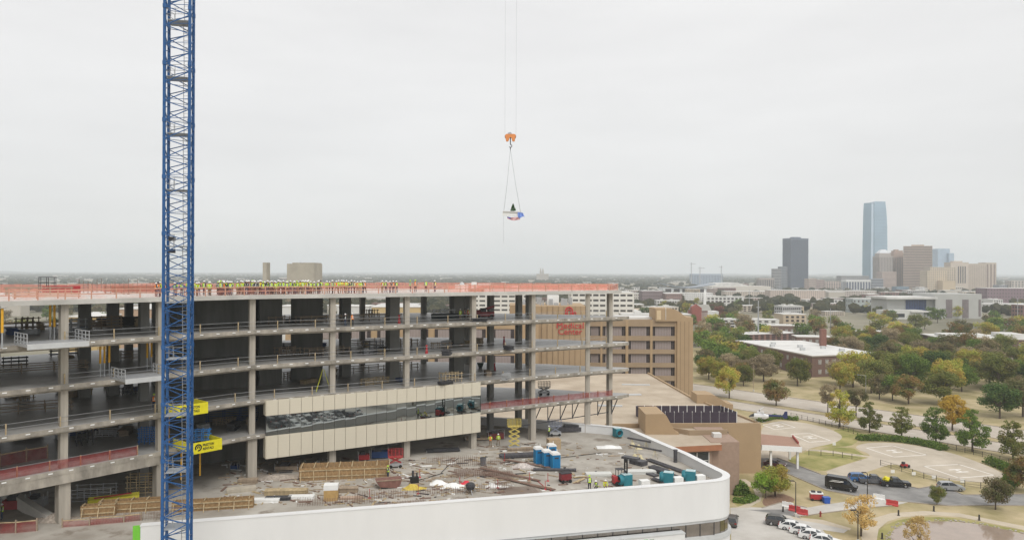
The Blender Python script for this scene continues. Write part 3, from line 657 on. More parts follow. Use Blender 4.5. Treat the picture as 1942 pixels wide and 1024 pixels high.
for (x, yb, yt, c, wd) in ((1592.5, 809.5, 740, 'lime', 'yellowing'), (1649, 820, 763, 'olive', 'olive'), (1710, 831, 773, 'olive', 'thin olive'), (1775, 841, 774, 'green', 'green'), (1844, 856, 778, 'green', 'tall green'), (1921, 871, 800, 'olive', 'short bushy')):
    ptree('pin_oak_tree', {'yellowing': 'yellowing conical tree at the kerb behind the rear helipad', 'olive': 'olive conical tree at the kerb, first along from the yellowing tree', 'thin olive': 'thin olive conical tree standing behind the long hedge', 'green': 'green conical tree at the kerb beside the hedge end', 'tall green': 'full green conical tree between hedge end and golden tree', 'short bushy': 'short bushy olive tree at the kerb by the far hedge'}[wd], x, yb, yt, c, 'pin', .98, gR)
for (x, yb, yt, c, k, s, lb) in ((1383, 755, 698, 'lime', 'round', 1.05, 'full yellow-green round tree on the road median'), (1472, 769, 721, 'rust', 'round', 1.1, 'small rust-topped round tree on the road median'), (1570, 782, 731, 'grey', 'vase', .95, 'thin pale grey-brown tree on the road median'), (1623.5, 790, 738, 'brown', 'vase', 1.1, 'brown vase-shaped tree on the road median'), (1806, 816, 753, 'yellow', 'round', 1.1, 'golden yellow round tree on the road median')):
    ptree('median_tree', lb, x, yb, yt, c, k, s, 'trees on the road median')
for (x, yb, yt, c, s, lb) in ((1667.6, 757, 712, 'brown', 1.15, 'purplish brown spreading tree at the park edge'), (1692.6, 759, 712, 'green', 1.1, 'small green tree between brown and rust trees at park edge'), (1723, 766, 713, 'rust', 1.3, 'rust-topped dome-shaped tree at the park edge'), (1790, 766, 705, 'olive', 1.5, 'wide yellow-olive tree behind the golden median tree'), (1896, 793.5, 730, 'dark', 1.3, 'dark green dense tree by the far roadside'), (1940, 790, 718, 'brown', 1.2, 'tall brown tree beside the dark roadside tree')):
    ptree('roadside_tree', lb, x, yb, yt, c, 'round', s, 'trees along the park side of the road')
for (x, yb, yt, c, k, s, lb) in ((1452, 944, 897, 'bright', 'round', 1.3, 'bright green small tree beside the tan annex'), (1470, 940, 884, 'lime', 'round', 1.25, 'yellow-green tree behind the bright green one by the annex'), (1777, 957, 922, 'olive', 'round', 1.0, 'small olive tree by the driveway kerb'), (1888, 966, 908, 'brown', 'round', 1.0, 'brown-leaved tree between driveway and pond'), (1633, 1016, 938, 'straw', 'loose', 1.15, 'straw-yellow thin-leaved tree beside the pond path'), (1741, 1060, 985, 'straw', 'loose', .8, 'bare straw-coloured sapling in front of the pond'), (1945, 935, 868, 'rust', 'round', 1.1, 'rusty orange tree by the driveway behind the hedge')):
    ptree('ornamental_tree', lb, x, yb, yt, c, k, s)
# park and town trees: Poisson-like scatter, kept off buildings and roads
EXCL = []      # (x0,x1,y0,y1) world rectangles to keep clear
EXCL += [(110, 158, 300, 375), (226, 275, 372, 410), (-30, 66, 140, 300)]
def on_road(p):
    for i in range(len(RP)-1):
        a, b = Vector(RP[i][0]), Vector(RP[i+1][0]); d = b-a; t = max(0, min(1, (p-a).dot(d)/d.length_squared))
        if (p-a-d*t).length < 20: return True
    return False
TP = []
def scatter(n, xr, yr, dmin, hr, cols, label, group, kind='far', spread=(1, 1.35), tries=9000, pixel=True):
    c = 0
    for _ in range(tries):
        if c >= n: break
        if pixel: g = G(rnd.uniform(*xr), rnd.uniform(*yr))
        else: g = Vector((rnd.uniform(*xr), rnd.uniform(*yr), 0))
        p = Vector((g.x, g.y))
        if on_road(p) or any(a < p.x < b and e < p.y < f for a, b, e, f in EXCL) or any((p-q).length < dmin for q in TP): continue
        TP.append(p); c += 1; cc = rnd.choice(cols); hh_ = rnd.uniform(*hr); sp_ = rnd.uniform(*spread); q_ = (hh_-hr[0])/(hr[1]-hr[0]); sz = 'tall ' if q_ > .72 else ('low ' if q_ < .3 else ''); sz += 'broad ' if sp_ > spread[0]+.68*(spread[1]-spread[0]) else ('narrow ' if sp_ < spread[0]+.3*(spread[1]-spread[0]) else ''); tree('park_tree' if 'park' in group else 'town_tree', label % (sz+LWORD[cc]), (p.x, p.y, 0), hh_, cc, kind, sp_, group)
PC = ['green', 'dark', 'olive', 'green', 'brown', 'olive', 'rust', 'green', 'olive', 'grey', 'lime', 'lime', 'lime', 'rust']
scatter(16, (1330, 1600), (692, 735), 9, (8, 11.5), ['green', 'olive', 'brown', 'rust', 'grey', 'lime'], '%s tree on the lawn in front of the brick school', 'park trees in front of the brick school', 'round')
scatter(80, (1585, 2000), (652, 750), 6.4, (10, 14.5), PC, '%s leafy tree in the dense park across the road', 'park trees across the road', 'round')
scatter(34, (1315, 1420), (628, 730), 7, (8, 12), PC, '%s tree between the tan hospital and the school', 'park trees beside the school')
scatter(88, (1300, 1990), (578, 655), 9, (9, 14), PC+['red'], '%s tree among the low buildings before downtown', 'town trees before downtown')
scatter(110, (-20, 900), (556, 660), 8, (8, 13), ['grey', 'brown', 'olive', 'dark', 'green'], '%s tree beyond the open concrete floors', 'town trees behind the concrete frame')
scatter(26, (880, 1320), (575, 640), 10, (8, 12), PC, '%s tree behind the tan hospital roof', 'town trees behind the tan hospital')
scatter(80, (-20, 720), (556, 600), 9, (8, 13), ['grey', 'brown', 'olive', 'dark', 'green'], '%s tree far beyond the open top floor', 'town trees seen through the top floor')
# trees behind the camera side, seen mirrored in the glass ribbon
for (x, y, h, c) in ((104, 40, 11, 'green'), (112, 52, 12, 'rust'), (98, 30, 10, 'olive'), (118, 34, 13, 'dark'), (122, 60, 12, 'green'), (88, 22, 9, 'brown'), (128, 45, 13, 'olive'), (110, 22, 11, 'green'), (136, 20, 14, 'green'), (142, 36, 15, 'dark'), (150, 8, 15, 'olive'), (134, 4, 13, 'rust'), (158, 28, 15, 'green'), (146, 54, 14, 'brown'), (120, 8, 12, 'olive'), (165, 48, 16, 'dark'), (128, 66, 13, 'green')):
    tree('car_park_tree', '%s tree standing by the car park in front of the podium' % LWORD[c], (x, y, 0), h, c, 'far', 1.3, 'trees by the front car park')
# far woods: too many to count
mb = MB(); ico = []
ph = (1+5**.5)/2
for a, b in ((1, ph), (-1, ph), (1, -ph), (-1, -ph)): ico += [(0, a, b), (a, b, 0), (b, 0, a)]
IV = [Vector(p).normalized() for p in ico]; IF = []
for i in range(12):
    for j in range(i+1, 12):
        for k in range(j+1, 12):
            if max((IV[i]-IV[j]).length, (IV[j]-IV[k]).length, (IV[i]-IV[k]).length) < 1.2:
                nn = (IV[j]-IV[i]).cross(IV[k]-IV[i]); IF.append((i, j, k) if nn.dot(IV[i]) > 0 else (i, k, j))
# drifts of wood: a smooth random field decides where the woods are thick
waves = [(rnd.uniform(.0008, .004), rnd.uniform(.0008, .004), rnd.uniform(0, 6.28)) for _ in range(7)]
fld = lambda x, y: sum(math.sin(a*x+b*y+c) for a, b, c in waves)/7
cnt = 0
while cnt < 16000:
    Y = 750*math.exp(rnd.random()**1.0*math.log(13500/750)); X = Y*rnd.uniform(-.85, .85)
    if fld(X, Y) < -.22+.25*rnd.random() and rnd.random() < .75: continue
    if Y < 2800 and X > .12*Y and rnd.random() < .80: continue
    hgt = rnd.uniform(7, 12); s = rnd.uniform(.8, 1.4)*(4.5+Y*.0016); cx, cy_ = X, Y
    vs = [(cx+v.x*s*rnd.uniform(.75, 1.25), cy_+v.y*s*rnd.uniform(.75, 1.25), max(-.5, hgt*.5+v.z*hgt*.55*rnd.uniform(.8, 1.15))) for v in IV]
    mb.add(vs, IF); cnt += 1
tag(mb.obj('far_wood', leafmat('leaf_far', (.05, .06, .03), (.12, .11, .06))), 'hazy belt of woods stretching to the horizon', 'woods', kind='stuff')
# hedges by the helipads
def hedge(pts, wd, h, label, nl=2600):
    P = [G(x, y) for x, y in pts]; r = random.Random(len(pts)+nl); mb = MB(); seg = [(a, b, (b-a).length) for a, b in zip(P[:-1], P[1:])]; T = sum(s[2] for s in seg)
    for a, b, L in seg:
        d = (b-a)/L; nn = Vector((-d.y, d.x, 0))
        for _ in range(int(nl*L/T)):
            an = r.uniform(0, math.pi); rr = math.sqrt(r.random())
            c = a+d*r.uniform(-.3, L+.3)+nn*(wd/2*rr*math.cos(an))+Vector((0, 0, .1+h*rr*math.sin(an)*r.uniform(.8, 1.1))); s = r.uniform(.1, .24)
            q = Vector((r.gauss(0, 1), r.gauss(0, 1), r.gauss(0, 1)+.8)).normalized(); u = q.orthogonal().normalized(); v = q.cross(u); mb.add([c-u*s, c-v*s, c+u*s, c+v*s], [(0, 1, 2, 3)])
    return tag(mb.obj('hedge', LM['green']), label, 'hedge')
hedge([(1628, 834), (1660, 834), (1700, 836), (1740, 842), (1770, 848), (1790, 854)], 3.0, 1.5, 'long low green hedge curving behind the middle helipad', 5200)
hedge([(1876, 878), (1898, 886), (1918, 896), (1924, 908), (1912, 920), (1904, 926)], 3.4, 1.6, 'green hedge curving round the end of the right helipad', 4600)
hedge([(1440, 800), (1470, 793), (1512, 797)], 2.2, 1.2, 'low hedge behind the white and blue helicopter', 2000)
hedge([(1401, 934), (1408, 940)], 3.2, 2.4, 'dark rounded shrub against the tan annex wall', 1800)
hedge([(1394, 950), (1412, 952), (1428, 944)], 2.4, .6, 'low ground plants beside the annex path', 1500)
# ================================================================ TAN MEDICAL CENTRE
med = thing('medical_building', 'tan concrete hospital building with window bands and red lettering', 'building', (30, 258, 0))
YM = 256.0
def X(x, Y=YM): return xat(x, Y)
def Z(y, Y=YM, x=1200): return zat(x, y, Y)
xl, xr = X(1106), X(1314)
# right block: piers and spandrel bands in front of recessed windows
rows = [(619, 637), (646, 662.5), (671, 688), (696.5, 712.5), (722, 738)]
bays = [(1119, 1139), (1143, 1187), (1192, 1233.5), (1238, 1280.5)]
zt = Z(606); mb = MB().bx(xl, xr, YM+1.2, YM+26, 0, zt-.6); mb.obj('wall', TAN, med)
prev = zt
for (a, b) in rows:
    MB().bx(xl, X(1283), YM+.1, YM+1.2, Z(a), prev-.01).obj('spandrel', TAND, med); prev = Z(b)
MB().bx(xl, X(1283), YM+.1, YM+1.2, 0, prev).obj('spandrel', TAND, med)
edges_ = [1106, 1119, 1139, 1143, 1187, 1192, 1233.5, 1238, 1280.5, 1284]
for i in range(0, len(edges_), 2): MB().bx(X(edges_[i]), X(edges_[i+1]), YM, YM+1.19, 0, zt-.2).obj('pier', TAN, med)
MB().bx(X(1284), xr, YM-.6, YM+24, 0, zt+.4).obj('end_wall', TAN, med)
mb = MB()
for x in (1290, 1298, 1306): mb.bx(X(x)-.06, X(x)+.06, YM-.63, YM-.59, 0, zt+.4)
mb.obj('joints', mat('joint_dark', (.20, .14, .08), .9, 0), med)
MB().bx(X(1180), X(1284), YM+6, YM+22, zt-.55, zt+.3).obj('roof_upstand', ROOFW, med)
# roof stair head with a curved sloping shoulder
yR = YM-.5
pr = [(X(1243), zt-.5), (X(1243), Z(585)), (X(1274), Z(585)), (X(1281), Z(587)), (X(1290), Z(592)), (X(1299), Z(600)), (X(1304), Z(601.5)), (xr, Z(601.5)), (xr, zt-.5)]
MB().prof(pr, yR-.15, yR+12, (0, 0, 0), (1, 0, 0), (0, 0, 1), (0, 1, 0)).obj('stair_head', TAN, med)
MB().bx(X(1245), X(1253), yR-.25, yR-.16, zt, Z(588)).obj('stair_head_door', mat('tan_pale', (.60, .47, .30), .8, .05, 1), med)
o = MB().tube((X(1262), yR-.3, zt), (X(1262), yR-.3, zt+5.5), .08, n=6).tube((X(1262)-1, yR-.3, zt+5), (X(1262)+1, yR-.3, zt+5), .15, n=6); o.obj('antenna', WHITE2, med)
WD = mat('window_dark', (.045, .035, .035), .3, .2, 2); BLIND = mat('window_blind', (.33, .28, .27), .6, .15, 3, stretch=(14, 1, .2))
for (a, b) in rows:
    for (p, q) in bays:
        wdw = thing('window', None, None, (0, 0, 0)); wdw.parent = med
        w0 = X(q)-X(p); wdw.location = Vector((X(p), YM+.9, Z(b)))-med.location; wdw.name = 'window'
        hh = Z(a)-Z(b)
        MB().bx(0, w0, 0, .2, 0, hh).obj('glazing', WD, wdw, local=True)
        MB().bx(w0*.14, w0*.84, -.06, -.01, 0, hh*.93).obj('blind', BLIND, wdw, local=True)
        mb = MB()
        for k in range(1, 10): mb.bx(w0*(.14+.07*k)-.04, w0*(.14+.07*k)+.04, -.12, -.065, 0, hh*.93)
        for k in (.05, .93): mb.bx(w0*k-.05, w0*k+.05, -.12, -.01, 0, hh)
        mb.bx(0, w0, -.12, -.01, hh*.42, hh*.46) if 0 else None
        mb.obj('mullions', mat('bronze_frame', (.16, .13, .11), .5, 0), wdw, local=True)
# lettered wing: blank panels angled towards us
YL = 250.0; wl, wr = xat(1017, YL), xat(1112, YL); wz = zat(1060, 580.5, YL)
mb = MB().prism([(wl-9, YL+7), (wl, YL+.3), (wr, YL), (wr+.5, YL+26), (wl-9, YL+26)], 0, wz).obj('lettered_wing', TAN, med)
mb = MB()
for k in range(1, 9): x = wl+(wr-wl)*k/9; mb.bx(x-.05, x+.05, YL-.02, YL+.3, 0, wz)
mb.obj('joints', MATS['joint_dark'], med)
rr = random.Random(5)
for k in range(24): x = rr.uniform(wl-4, wr-3); h = rr.uniform(.6, 2.6); MB().box((x, YL+rr.uniform(6, 22), wz+h/2), (rr.uniform(.4, 1.6), 1, h)).obj('roof_plant', STEEL, med)
MB().box(((X(1050)), YL+10, wz+1.7), (4, 4, 3.4)).obj('roof_plant_box', WHITE2, med)
# left wing behind the frame
lw0, lw1 = xat(540, 246), xat(1022, 246); lz = zat(800, 611, 246)
MB().bx(lw0, lw1, 246.9, 275, 0, lz).obj('left_wing', TAN, med)
for (ya, yb) in ((624, 643), (674, 692), (722, 740)):
    k = 0; x = lw0+2
    while x+9 < lw1-2:
        wdw = thing('window', None, None); wdw.parent = med; z0 = zat(800, yb, 246); h_ = zat(800, ya, 246)-z0
        wdw.location = Vector((x, 246.6, z0))-med.location
        MB().bx(0, 7.4, 0, .25, 0, h_).obj('glazing', WD, wdw, local=True); MB().bx(1.1, 6.2, -.06, -.01, 0, h_*.93).obj('blind', BLIND, wdw, local=True)
        mb = MB(); [mb.bx(1.1+.5*q-.04, 1.1+.5*q+.04, -.12, -.065, 0, h_*.93) for q in range(11)]; mb.obj('mullions', MATS['bronze_frame'], wdw, local=True)
        x += 9.6
def textmesh(name, body, size, m, ext=.06, align='CENTER', offset=0):
    cu = bpy.data.curves.new(name, 'FONT'); cu.body = body; cu.size = size; cu.extrude = ext; cu.align_x = align; cu.offset = offset; cu.resolution_u = 3
    o = bpy.data.objects.new(name, cu); col.objects.link(o); dg = bpy.context.evaluated_depsgraph_get(); me = bpy.data.meshes.new_from_object(o.evaluated_get(dg))
    bpy.data.objects.remove(o); bpy.data.curves.remove(cu); me.materials.clear(); me.materials.append(m); me.name = name; return me
SIGNR = mat('sign_red', (.50, .035, .04), .5, .05)
def serif_line(body, size, xc, zb, wpx):
    me = textmesh('lettering', body, size, SIGNR, .05, offset=0); xs = [v.co.x for v in me.vertices]; wd = max(xs)-min(xs)
    o = piece('lettering', me, med, Vector((xc, YL-.2, zb))-med.location, rot=(R(90), 0, 0)); o.scale = (wpx/wd, 1, 1); return o
cxs = xat(1081.5, YL)
serif_line('Medical', 2.9, cxs, zat(1081, 622.5, YL), xat(1107, YL)-xat(1056, YL)); serif_line('Center', 2.9, cxs, zat(1081, 634, YL), xat(1104, YL)-xat(1059, YL))
# arch emblem: two nested arches with a small side arch
mb = MB(); ex, ez = xat(1079.5, YL), zat(1080, 596.5, YL)
def archring(cx, z0, r0, r1, hgt):
    o_ = [(r1*math.cos(R(a)), hgt+r1*math.sin(R(a))) for a in range(0, 181, 15)]; i_ = [(r0*math.cos(R(a)), hgt+r0*math.sin(R(a))) for a in range(180, -1, -15)]
    mb.prof([(r1, 0)]+o_+[(-r1, 0), (-r0, 0)]+i_+[(r0, 0)], YL-.25, YL-.05, (cx, 0, z0), (1, 0, 0), (0, 0, 1), (0, 1, 0))
archring(ex, ez, .95, 1.35, 1.3); archring(ex, ez, .45, .75, 1.0); archring(ex+1.9, ez, .22, .5, .55)
mb.obj('arch_emblem', SIGNR, med)

# ================================================================ TAN ANNEX with flat gravel roof
anx = thing('annex_building', 'low tan annex with flat gravel roof and dark screen enclosure', 'building', (42, 165, 0))
zr = 10.6
mb = MB().prism([(20, 157), (53.6, 158.6), (51.3, 172), (47, 190), (44, 238), (-10, 240), (-10, 150)], 0, zr-.25, 0, 1).obj('roof', [TAN, TANR], anx)
band([(20, 157.2), (53.4, 158.8), (51.1, 172), (46.8, 190), (44, 238)], zr-3.4, zr+.15, .2, -.3).obj('fascia', TAN, anx)
for (x, y, sx, sy, h) in ((30, 196, 9, 1.2, .3), (24, 180, 6, 1, .3), (36, 214, 8, 1, .25), (14, 190, 1.4, 1.4, 1.6), (12, 186, 1.0, 1.0, 2.0), (16, 184, 1.2, 1.0, 1.3)):
    MB().box((x, y, zr-.25+h/2), (sx, sy, h), rnd.uniform(-.2, .2)).obj('roof_unit', GREYL, anx)
# gable wedge at the road end and sloping monitor near the podium
def wedge(name, pts, Y0, Y1): MB().prof(pts, Y0, Y1, (0, 0, 0), (1, 0, 0), (0, 0, 1), (0, 1, 0)).obj(name, [TAN], anx)
wedge('sloping_wing', [(46.2, 0), (46.2, 12.6), (49.8, 12.6), (51.0, 12.2), (53.6, 10.5), (54.6, 10.2), (55.2, 10.2), (55.2, 0)], 184, 190)
wedge('sloping_monitor', [(27.2, 0), (27.2, 14.2), (31.0, 14.3), (31.5, 13.9), (32.2, 12.6), (33.1, 11.0), (33.6, 10.6), (34.0, 10.5), (34.0, 0)], 150, 158.5)
# screen enclosure
scr = [(29.4, 159.8), (49.0, 160.4), (47.6, 168.0), (28.2, 167.4)]
pm = MB().box((0, 0, 1.2), (1, .08, 2.3)).mesh('screen_panel', PURP); pst = MB().box((0, 0, 1.25), (.12, .14, 2.5)).mesh('screen_post', WHITE2)
for a, b in zip(scr, scr[1:]+scr[:1]):
    a = Vector((*a, zr-.2)); b = Vector((*b, zr-.2)); L = (b-a).length; n_ = max(3, round(L/2.0)); d = (b-a)/L; an = math.atan2(d.y, d.x)
    for k in range(n_):
        wpiece('screen_panel', pm, anx, a+d*(L*(k+.5)/n_), an, (L/n_-.08, 1, 1)); wpiece('screen_post', pst, anx, a+d*(L*k/n_)+Vector((-d.y, d.x, 0))*.1, an)
# front block with brown-pink walls, orange eave and windows
BPK = mat('pink_brick', (.33, .235, .18), .9, .08, 1.5); EAVE = mat('orange_eave', (.36, .16, .085), .8, .08, 1)
MB().prism([(24, 139), (38.5, 142.0), (38.5, 157), (24, 157)], 0, 9.0).obj('front_block', BPK, anx)
MB().prism([(40, 142.8), (44.2, 143.2), (44.2, 150), (44.6, 157), (38.6, 157), (38.6, 142.8)], 0, 10.2).obj('stair_block', BPK, anx)
MB().prism([(22, 137.6), (40.3, 141.4), (40.3, 156), (22, 156)], 9.0, 10.1, 0, 1).obj('eave', [EAVE, TANR], anx)
band([(33, 152.5), (36, 149.5), (43.9, 150.2)], 10.1, 11.1, .2, -.2).obj('roof_upstand', TAND, anx)
MB().box((41, 147.6, 10.6), (1.6, 1.6, .8)).obj('roof_hatch', ROOFW, anx)
for k in range(4): MB().box((29.5+k*2.4, 140.05+k*.5-.05, 7.2), (2.1, .12, 2.8), .205).obj('window', GLASSD, anx)
mb = MB()
for k in range(5): mb.box((28.3+k*2.4, 139.75+k*.5, 7.2), (.12, .15, 2.8), .205)
mb.box((33, 140.72, 7.0), (9.6, .12, .1), .205); mb.obj('window_frames', WHITE2, anx)
MB().bx(44.9, 47.4, 158.05, 158.5, 3.2, 6.8).obj('recess', mat('recess_tan', (.34, .235, .13), .9, .05), anx); MB().bx(45.0, 46.4, 157.98, 158.06, 7.2, 9.0).obj('window', GLASSD, anx); MB().bx(45.2, 46.6, 157.95, 158.08, 0, 2.4).obj('door', mat('door_brown', (.16, .08, .06), .5, .1), anx)
mb = MB()
for x in (37, 40.5, 44, 50.2, 52): mb.box((x, 157.0+.048*(x-20)-.02+.7*0+.76, 8.8), (.08, .1, 3.6), .048)
mb.obj('joints', MATS['joint_dark'], anx)
# entrance canopy
can = thing('entrance_canopy', 'red-roofed entrance canopy on white columns beside the helipad', 'canopy', (59, 165, 0))
REDR = mat('canopy_red_roof', (.33, .20, .145), .8, .06, 1)
MB().add([(53.8, 172, 5.9), (53.8, 159.6, 5.9), (63.5, 162, 4.9), (65.3, 171.5, 4.9), (53.8, 172, 5.6), (53.8, 159.6, 5.6), (63.5, 162, 4.6), (65.3, 171.5, 4.6)], [(0, 1, 2, 3), (7, 6, 5, 4), (0, 4, 5, 1), (1, 5, 6, 2), (2, 6, 7, 3), (3, 7, 4, 0)]).obj('roof', REDR, can)
MB().bar((54, 159.5, 5.3), (63.6, 161.9, 4.3), .3, 1.1).obj('fascia', WHITE2, can)
MB().bar((63.9, 164.5, 5.15), (65.2, 171.2, 5.15), .25, .6).obj('roof_edge', mat('canopy_edge_red', (.34, .07, .06), .7, .1), can)
for (x, y) in ((62.9, 162.4), (64.3, 170.6), (56.5, 160.9)): MB().bx(x-.22, x+.22, y-.22, y+.22, 0, 4.6).obj('column', WHITE2, can)

# ================================================================ TOWN AND DOWNTOWN
def cmat(c): return mat('bldg_%02d%02d%02d' % tuple(int(v*99) for v in c), c, .8, .06, .05)
def bldg(name, label, x0, x1, yt, Y, depth, c, glass=(.07, .075, .085), style='grid', nf=8, nb=8, yaw=0, roof=None, prow=.5, mech=None, cat='building', wfrac=.55, group=None, z0=0, wx=None):
    """A town building: glass body with real spandrel bands and piers standing proud of it."""
    a, b = xat(x0, Y), xat(x1, Y); H = zat((x0+x1)/2, yt, Y); wd = b-a
    if yaw: wd = (b-a)/(math.cos(abs(yaw))+depth/(b-a)*math.sin(abs(yaw))) if 0 else (b-a-depth*math.sin(abs(yaw)))/math.cos(yaw)
    t = thing(name, label, cat, ((a+b)/2, Y+(depth/2*math.cos(yaw)+wd/2*math.sin(abs(yaw))), z0), yaw, group)
    m = cmat(c); g = mat('glass_%02d%02d%02d' % tuple(int(v*99) for v in glass), glass, .25, .1, .1, spec=.5); hx, hy = wd/2, depth/2
    sides = [(-1, 0), (1, 0), (0, -1), (0, 1)]
    if style == 'plain': MB().bx(-hx, hx, -hy, hy, 0, H).obj('wall', m, t, local=True)
    else:
        MB().bx(-hx, hx, -hy, hy, 0, H-.3).obj('glazing', g, t, local=True); p = prow; mb = MB(); fh = H/nf
        if style in ('grid', 'h'):
            for k in range(nf+1):
                zc = min(k*fh, H); mb.bx(-hx-p, hx+p, -hy-p, hy+p, max(0, zc-fh*(1-wfrac)*.5), min(H, zc+fh*(1-wfrac)*.5))
        if style in ('grid', 'v'):
            q = p+.04 if style == 'grid' else p
            nn = nb
            for k in range(nn+1):
                xx = -hx+wd*k/nn; w_ = wd/nn*(1-(wx or wfrac))*.5
                for s in (-1, 1): mb.bx(max(-hx-q, xx-w_), min(hx+q, xx+w_), min(s*hy, s*(hy+q)), max(s*hy, s*(hy+q)), 0, H)
            n2 = max(2, round(nb*depth/wd))
            for k in range(n2+1):
                yy = -hy+depth*k/n2; w_ = depth/n2*(1-(wx or wfrac))*.5
                for s in (-1, 1): mb.bx(min(s*hx, s*(hx+q)), max(s*hx, s*(hx+q)), max(-hy-q, yy-w_), min(hy+q, yy+w_), 0, H)
            if style == 'v': mb.bx(-hx-p-.05, hx+p+.05, -hy-p-.05, hy+p+.05, H-fh*.9, H)
        o = mb.obj('facade_bands', m, t, local=True); o['kind'] = 'stuff'
    MB().bx(-hx-prow*.5, hx+prow*.5, -hy-prow*.5, hy+prow*.5, H, H+.6).obj('roof', roof or m, t, local=True)
    if mech: MB().bx(-hx*mech[0], hx*mech[0], -hy*.5, hy*.5, H+.6, H+mech[1]).obj('plant_room', m, t, local=True)
    return t, wd, depth, H
DT = 1900
bldg('office_tower', 'dark slate office tower with flat top, tallest but one downtown', 1492.3, 1537.7, 452, DT, 30, (.13, .155, .21), (.055, .07, .10), 'v', 30, 18, .35, prow=.8, mech=(.4, 4), wfrac=.6)
bldg('office_tower', 'slim grey slab building beside the dark slate tower', 1467, 1481, 510, 1800, 14, (.38, .38, .38), style='h', nf=14, nb=4)
bldg('office_tower', 'dark grey block tucked against the dark slate tower', 1480, 1493, 506, 1850, 16, (.22, .24, .27), style='grid', nf=14, nb=5)
bldg('office_building', 'low pinkish block left of the slate tower foot', 1440, 1468, 528, 1750, 20, (.40, .35, .32), style='v', nf=8, nb=8)
bldg('office_tower', 'tan tower with wide horizontal window stripes downtown', 1725.6, 1780, 466.7, 1750, 32, (.46, .36, .29), (.13, .10, .10), 'h', 28, 6, -.5, prow=.7, mech=(.45, 4), wfrac=.5)
bldg('office_tower', 'pale blue glass tower behind the striped tan tower', 1778, 1801, 472, 2300, 30, (.42, .52, .62), (.36, .46, .58), 'grid', 30, 8, prow=.25, wfrac=.8)
bldg('office_tower', 'lower shoulder of pale blue glass beside the striped tower', 1800, 1809, 480.5, 2290, 26, (.42, .52, .62), (.36, .46, .58), 'grid', 28, 3, prow=.25, wfrac=.8)
bldg('office_tower', 'beige tower with dark vertical window slots', 1803, 1837, 498, 1820, 28, (.56, .48, .40), style='plain', mech=(.5, 4))
bldg('office_tower', 'beige blank-walled slab tower right of the slotted tower', 1836, 1870, 500.5, 1840, 30, (.50, .42, .34), (.40, .33, .27), 'v', 20, 10, prow=.4, wfrac=.35)
bldg('office_tower', 'beige end tower with a brown vertical band', 1869.5, 1889, 498.5, 1860, 30, (.52, .44, .36), (.26, .18, .15), 'v', 20, 3, prow=.5, wfrac=.5)
t = thing('window_slots', None, None); bpy.data.objects.remove(t)
bt = [o for o in bpy.data.objects if o.get('label') == 'beige tower with dark vertical window slots'][0]; hw = (xat(1837, 1820)-xat(1803, 1820))/2
for k in range(4):
    xx = -hw+hw*2*(.40+.125*k); zt_ = zat(1820, 505, 1820); zb_ = zat(1820, 537, 1820); MB().bx(xx, xx+hw*2*.06, -14.3, -13.98, zb_, zt_).obj('window_slot', WD, bt, local=True)
# cream stepped block
bldg('office_building', 'cream stepped old building with punched windows', 1757.8, 1795, 514, 1600, 26, (.58, .49, .37), (.12, .09, .065), 'grid', 13, 10, prow=.5, wfrac=.45)
bldg('office_building', 'cream upper setback above the stepped old building', 1764, 1812, 507, 1640, 24, (.55, .47, .37), (.12, .09, .065), 'grid', 15, 12, prow=.5, wfrac=.45)
bldg('office_building', 'plain cream wing with pale wall beside punched windows', 1788, 1812, 533, 1580, 20, (.57, .46, .32), style='plain')
# round-shouldered pair
for (x0, x1, yt, Y, c, lb, steps) in ((1667, 1693, 486, 1800, (.40, .36, .33), 'grey-brown tower with pale pyramid top', 'pyr'), (1694, 1722, 486, 1820, (.40, .29, .23), 'brown stepped old tower with narrowing crown', 'step')):
    t, wd, dp, H = bldg('old_tower', lb, x0, x1, yt, Y, 30, c, (.20, .17, .16), 'v', 26, 9, 0, prow=.6, wfrac=.45)
    hs = Y/FPX
    if steps == 'pyr':
        MB().bx(-wd*.42, wd*.42, -12, 12, H, H+6*hs).obj('setback', cmat(c), t, local=True)
        o = MB().add([(-wd*.38, -11, H+6*hs), (wd*.38, -11, H+6*hs), (wd*.38, 11, H+6*hs), (-wd*.38, 11, H+6*hs), (-wd*.15, -4, H+13*hs), (wd*.15, -4, H+13*hs), (wd*.15, 4, H+13*hs), (-wd*.15, 4, H+13*hs)], [(0, 1, 5, 4), (1, 2, 6, 5), (2, 3, 7, 6), (3, 0, 4, 7), (4, 5, 6, 7)]).obj('pyramid_roof', mat('pale_copper', (.62, .64, .66), .6, .05), t, local=True)
    else:
        MB().bx(-wd*.40, wd*.36, -12, 12, H, H+7*hs).obj('setback', cmat(c), t, local=True); MB().bx(-wd*.30, wd*.24, -9, 9, H+7*hs, H+11*hs).obj('setback', cmat(c), t, local=True); MB().bx(-wd*.22, wd*.0, -5, 5, H+11*hs, H+13*hs).obj('crown_block', cmat(c), t, local=True)
bldg('office_building', 'pinkish tan striped low tower in front of the pyramid tower', 1673, 1699.5, 516, 1700, 24, (.52, .42, .36), (.30, .24, .22), 'h', 16, 6, prow=.5, wfrac=.5)
bldg('office_building', 'blue glass low building below the brown stepped tower', 1700, 1724, 544, 1650, 20, (.25, .33, .40), (.12, .19, .26), 'grid', 6, 8, prow=.25, wfrac=.75)
bldg('office_building', 'small white block with square windows before the striped tower', 1743, 1754, 545, 1400, 12, (.70, .69, .67), (.2, .2, .2), 'grid', 5, 4, prow=.4, wfrac=.5)
bldg('office_building', 'blue-grey block with white vertical fins downtown', 1604, 1651, 531, 1600, 20, (.66, .66, .65), (.12, .14, .19), 'v', 6, 9, prow=.8, wfrac=.72)
bldg('office_building', 'dark-capped grey block behind the finned building', 1594, 1648, 523.5, 1750, 20, (.36, .36, .36), style='grid', nf=8, nb=14, prow=.4)
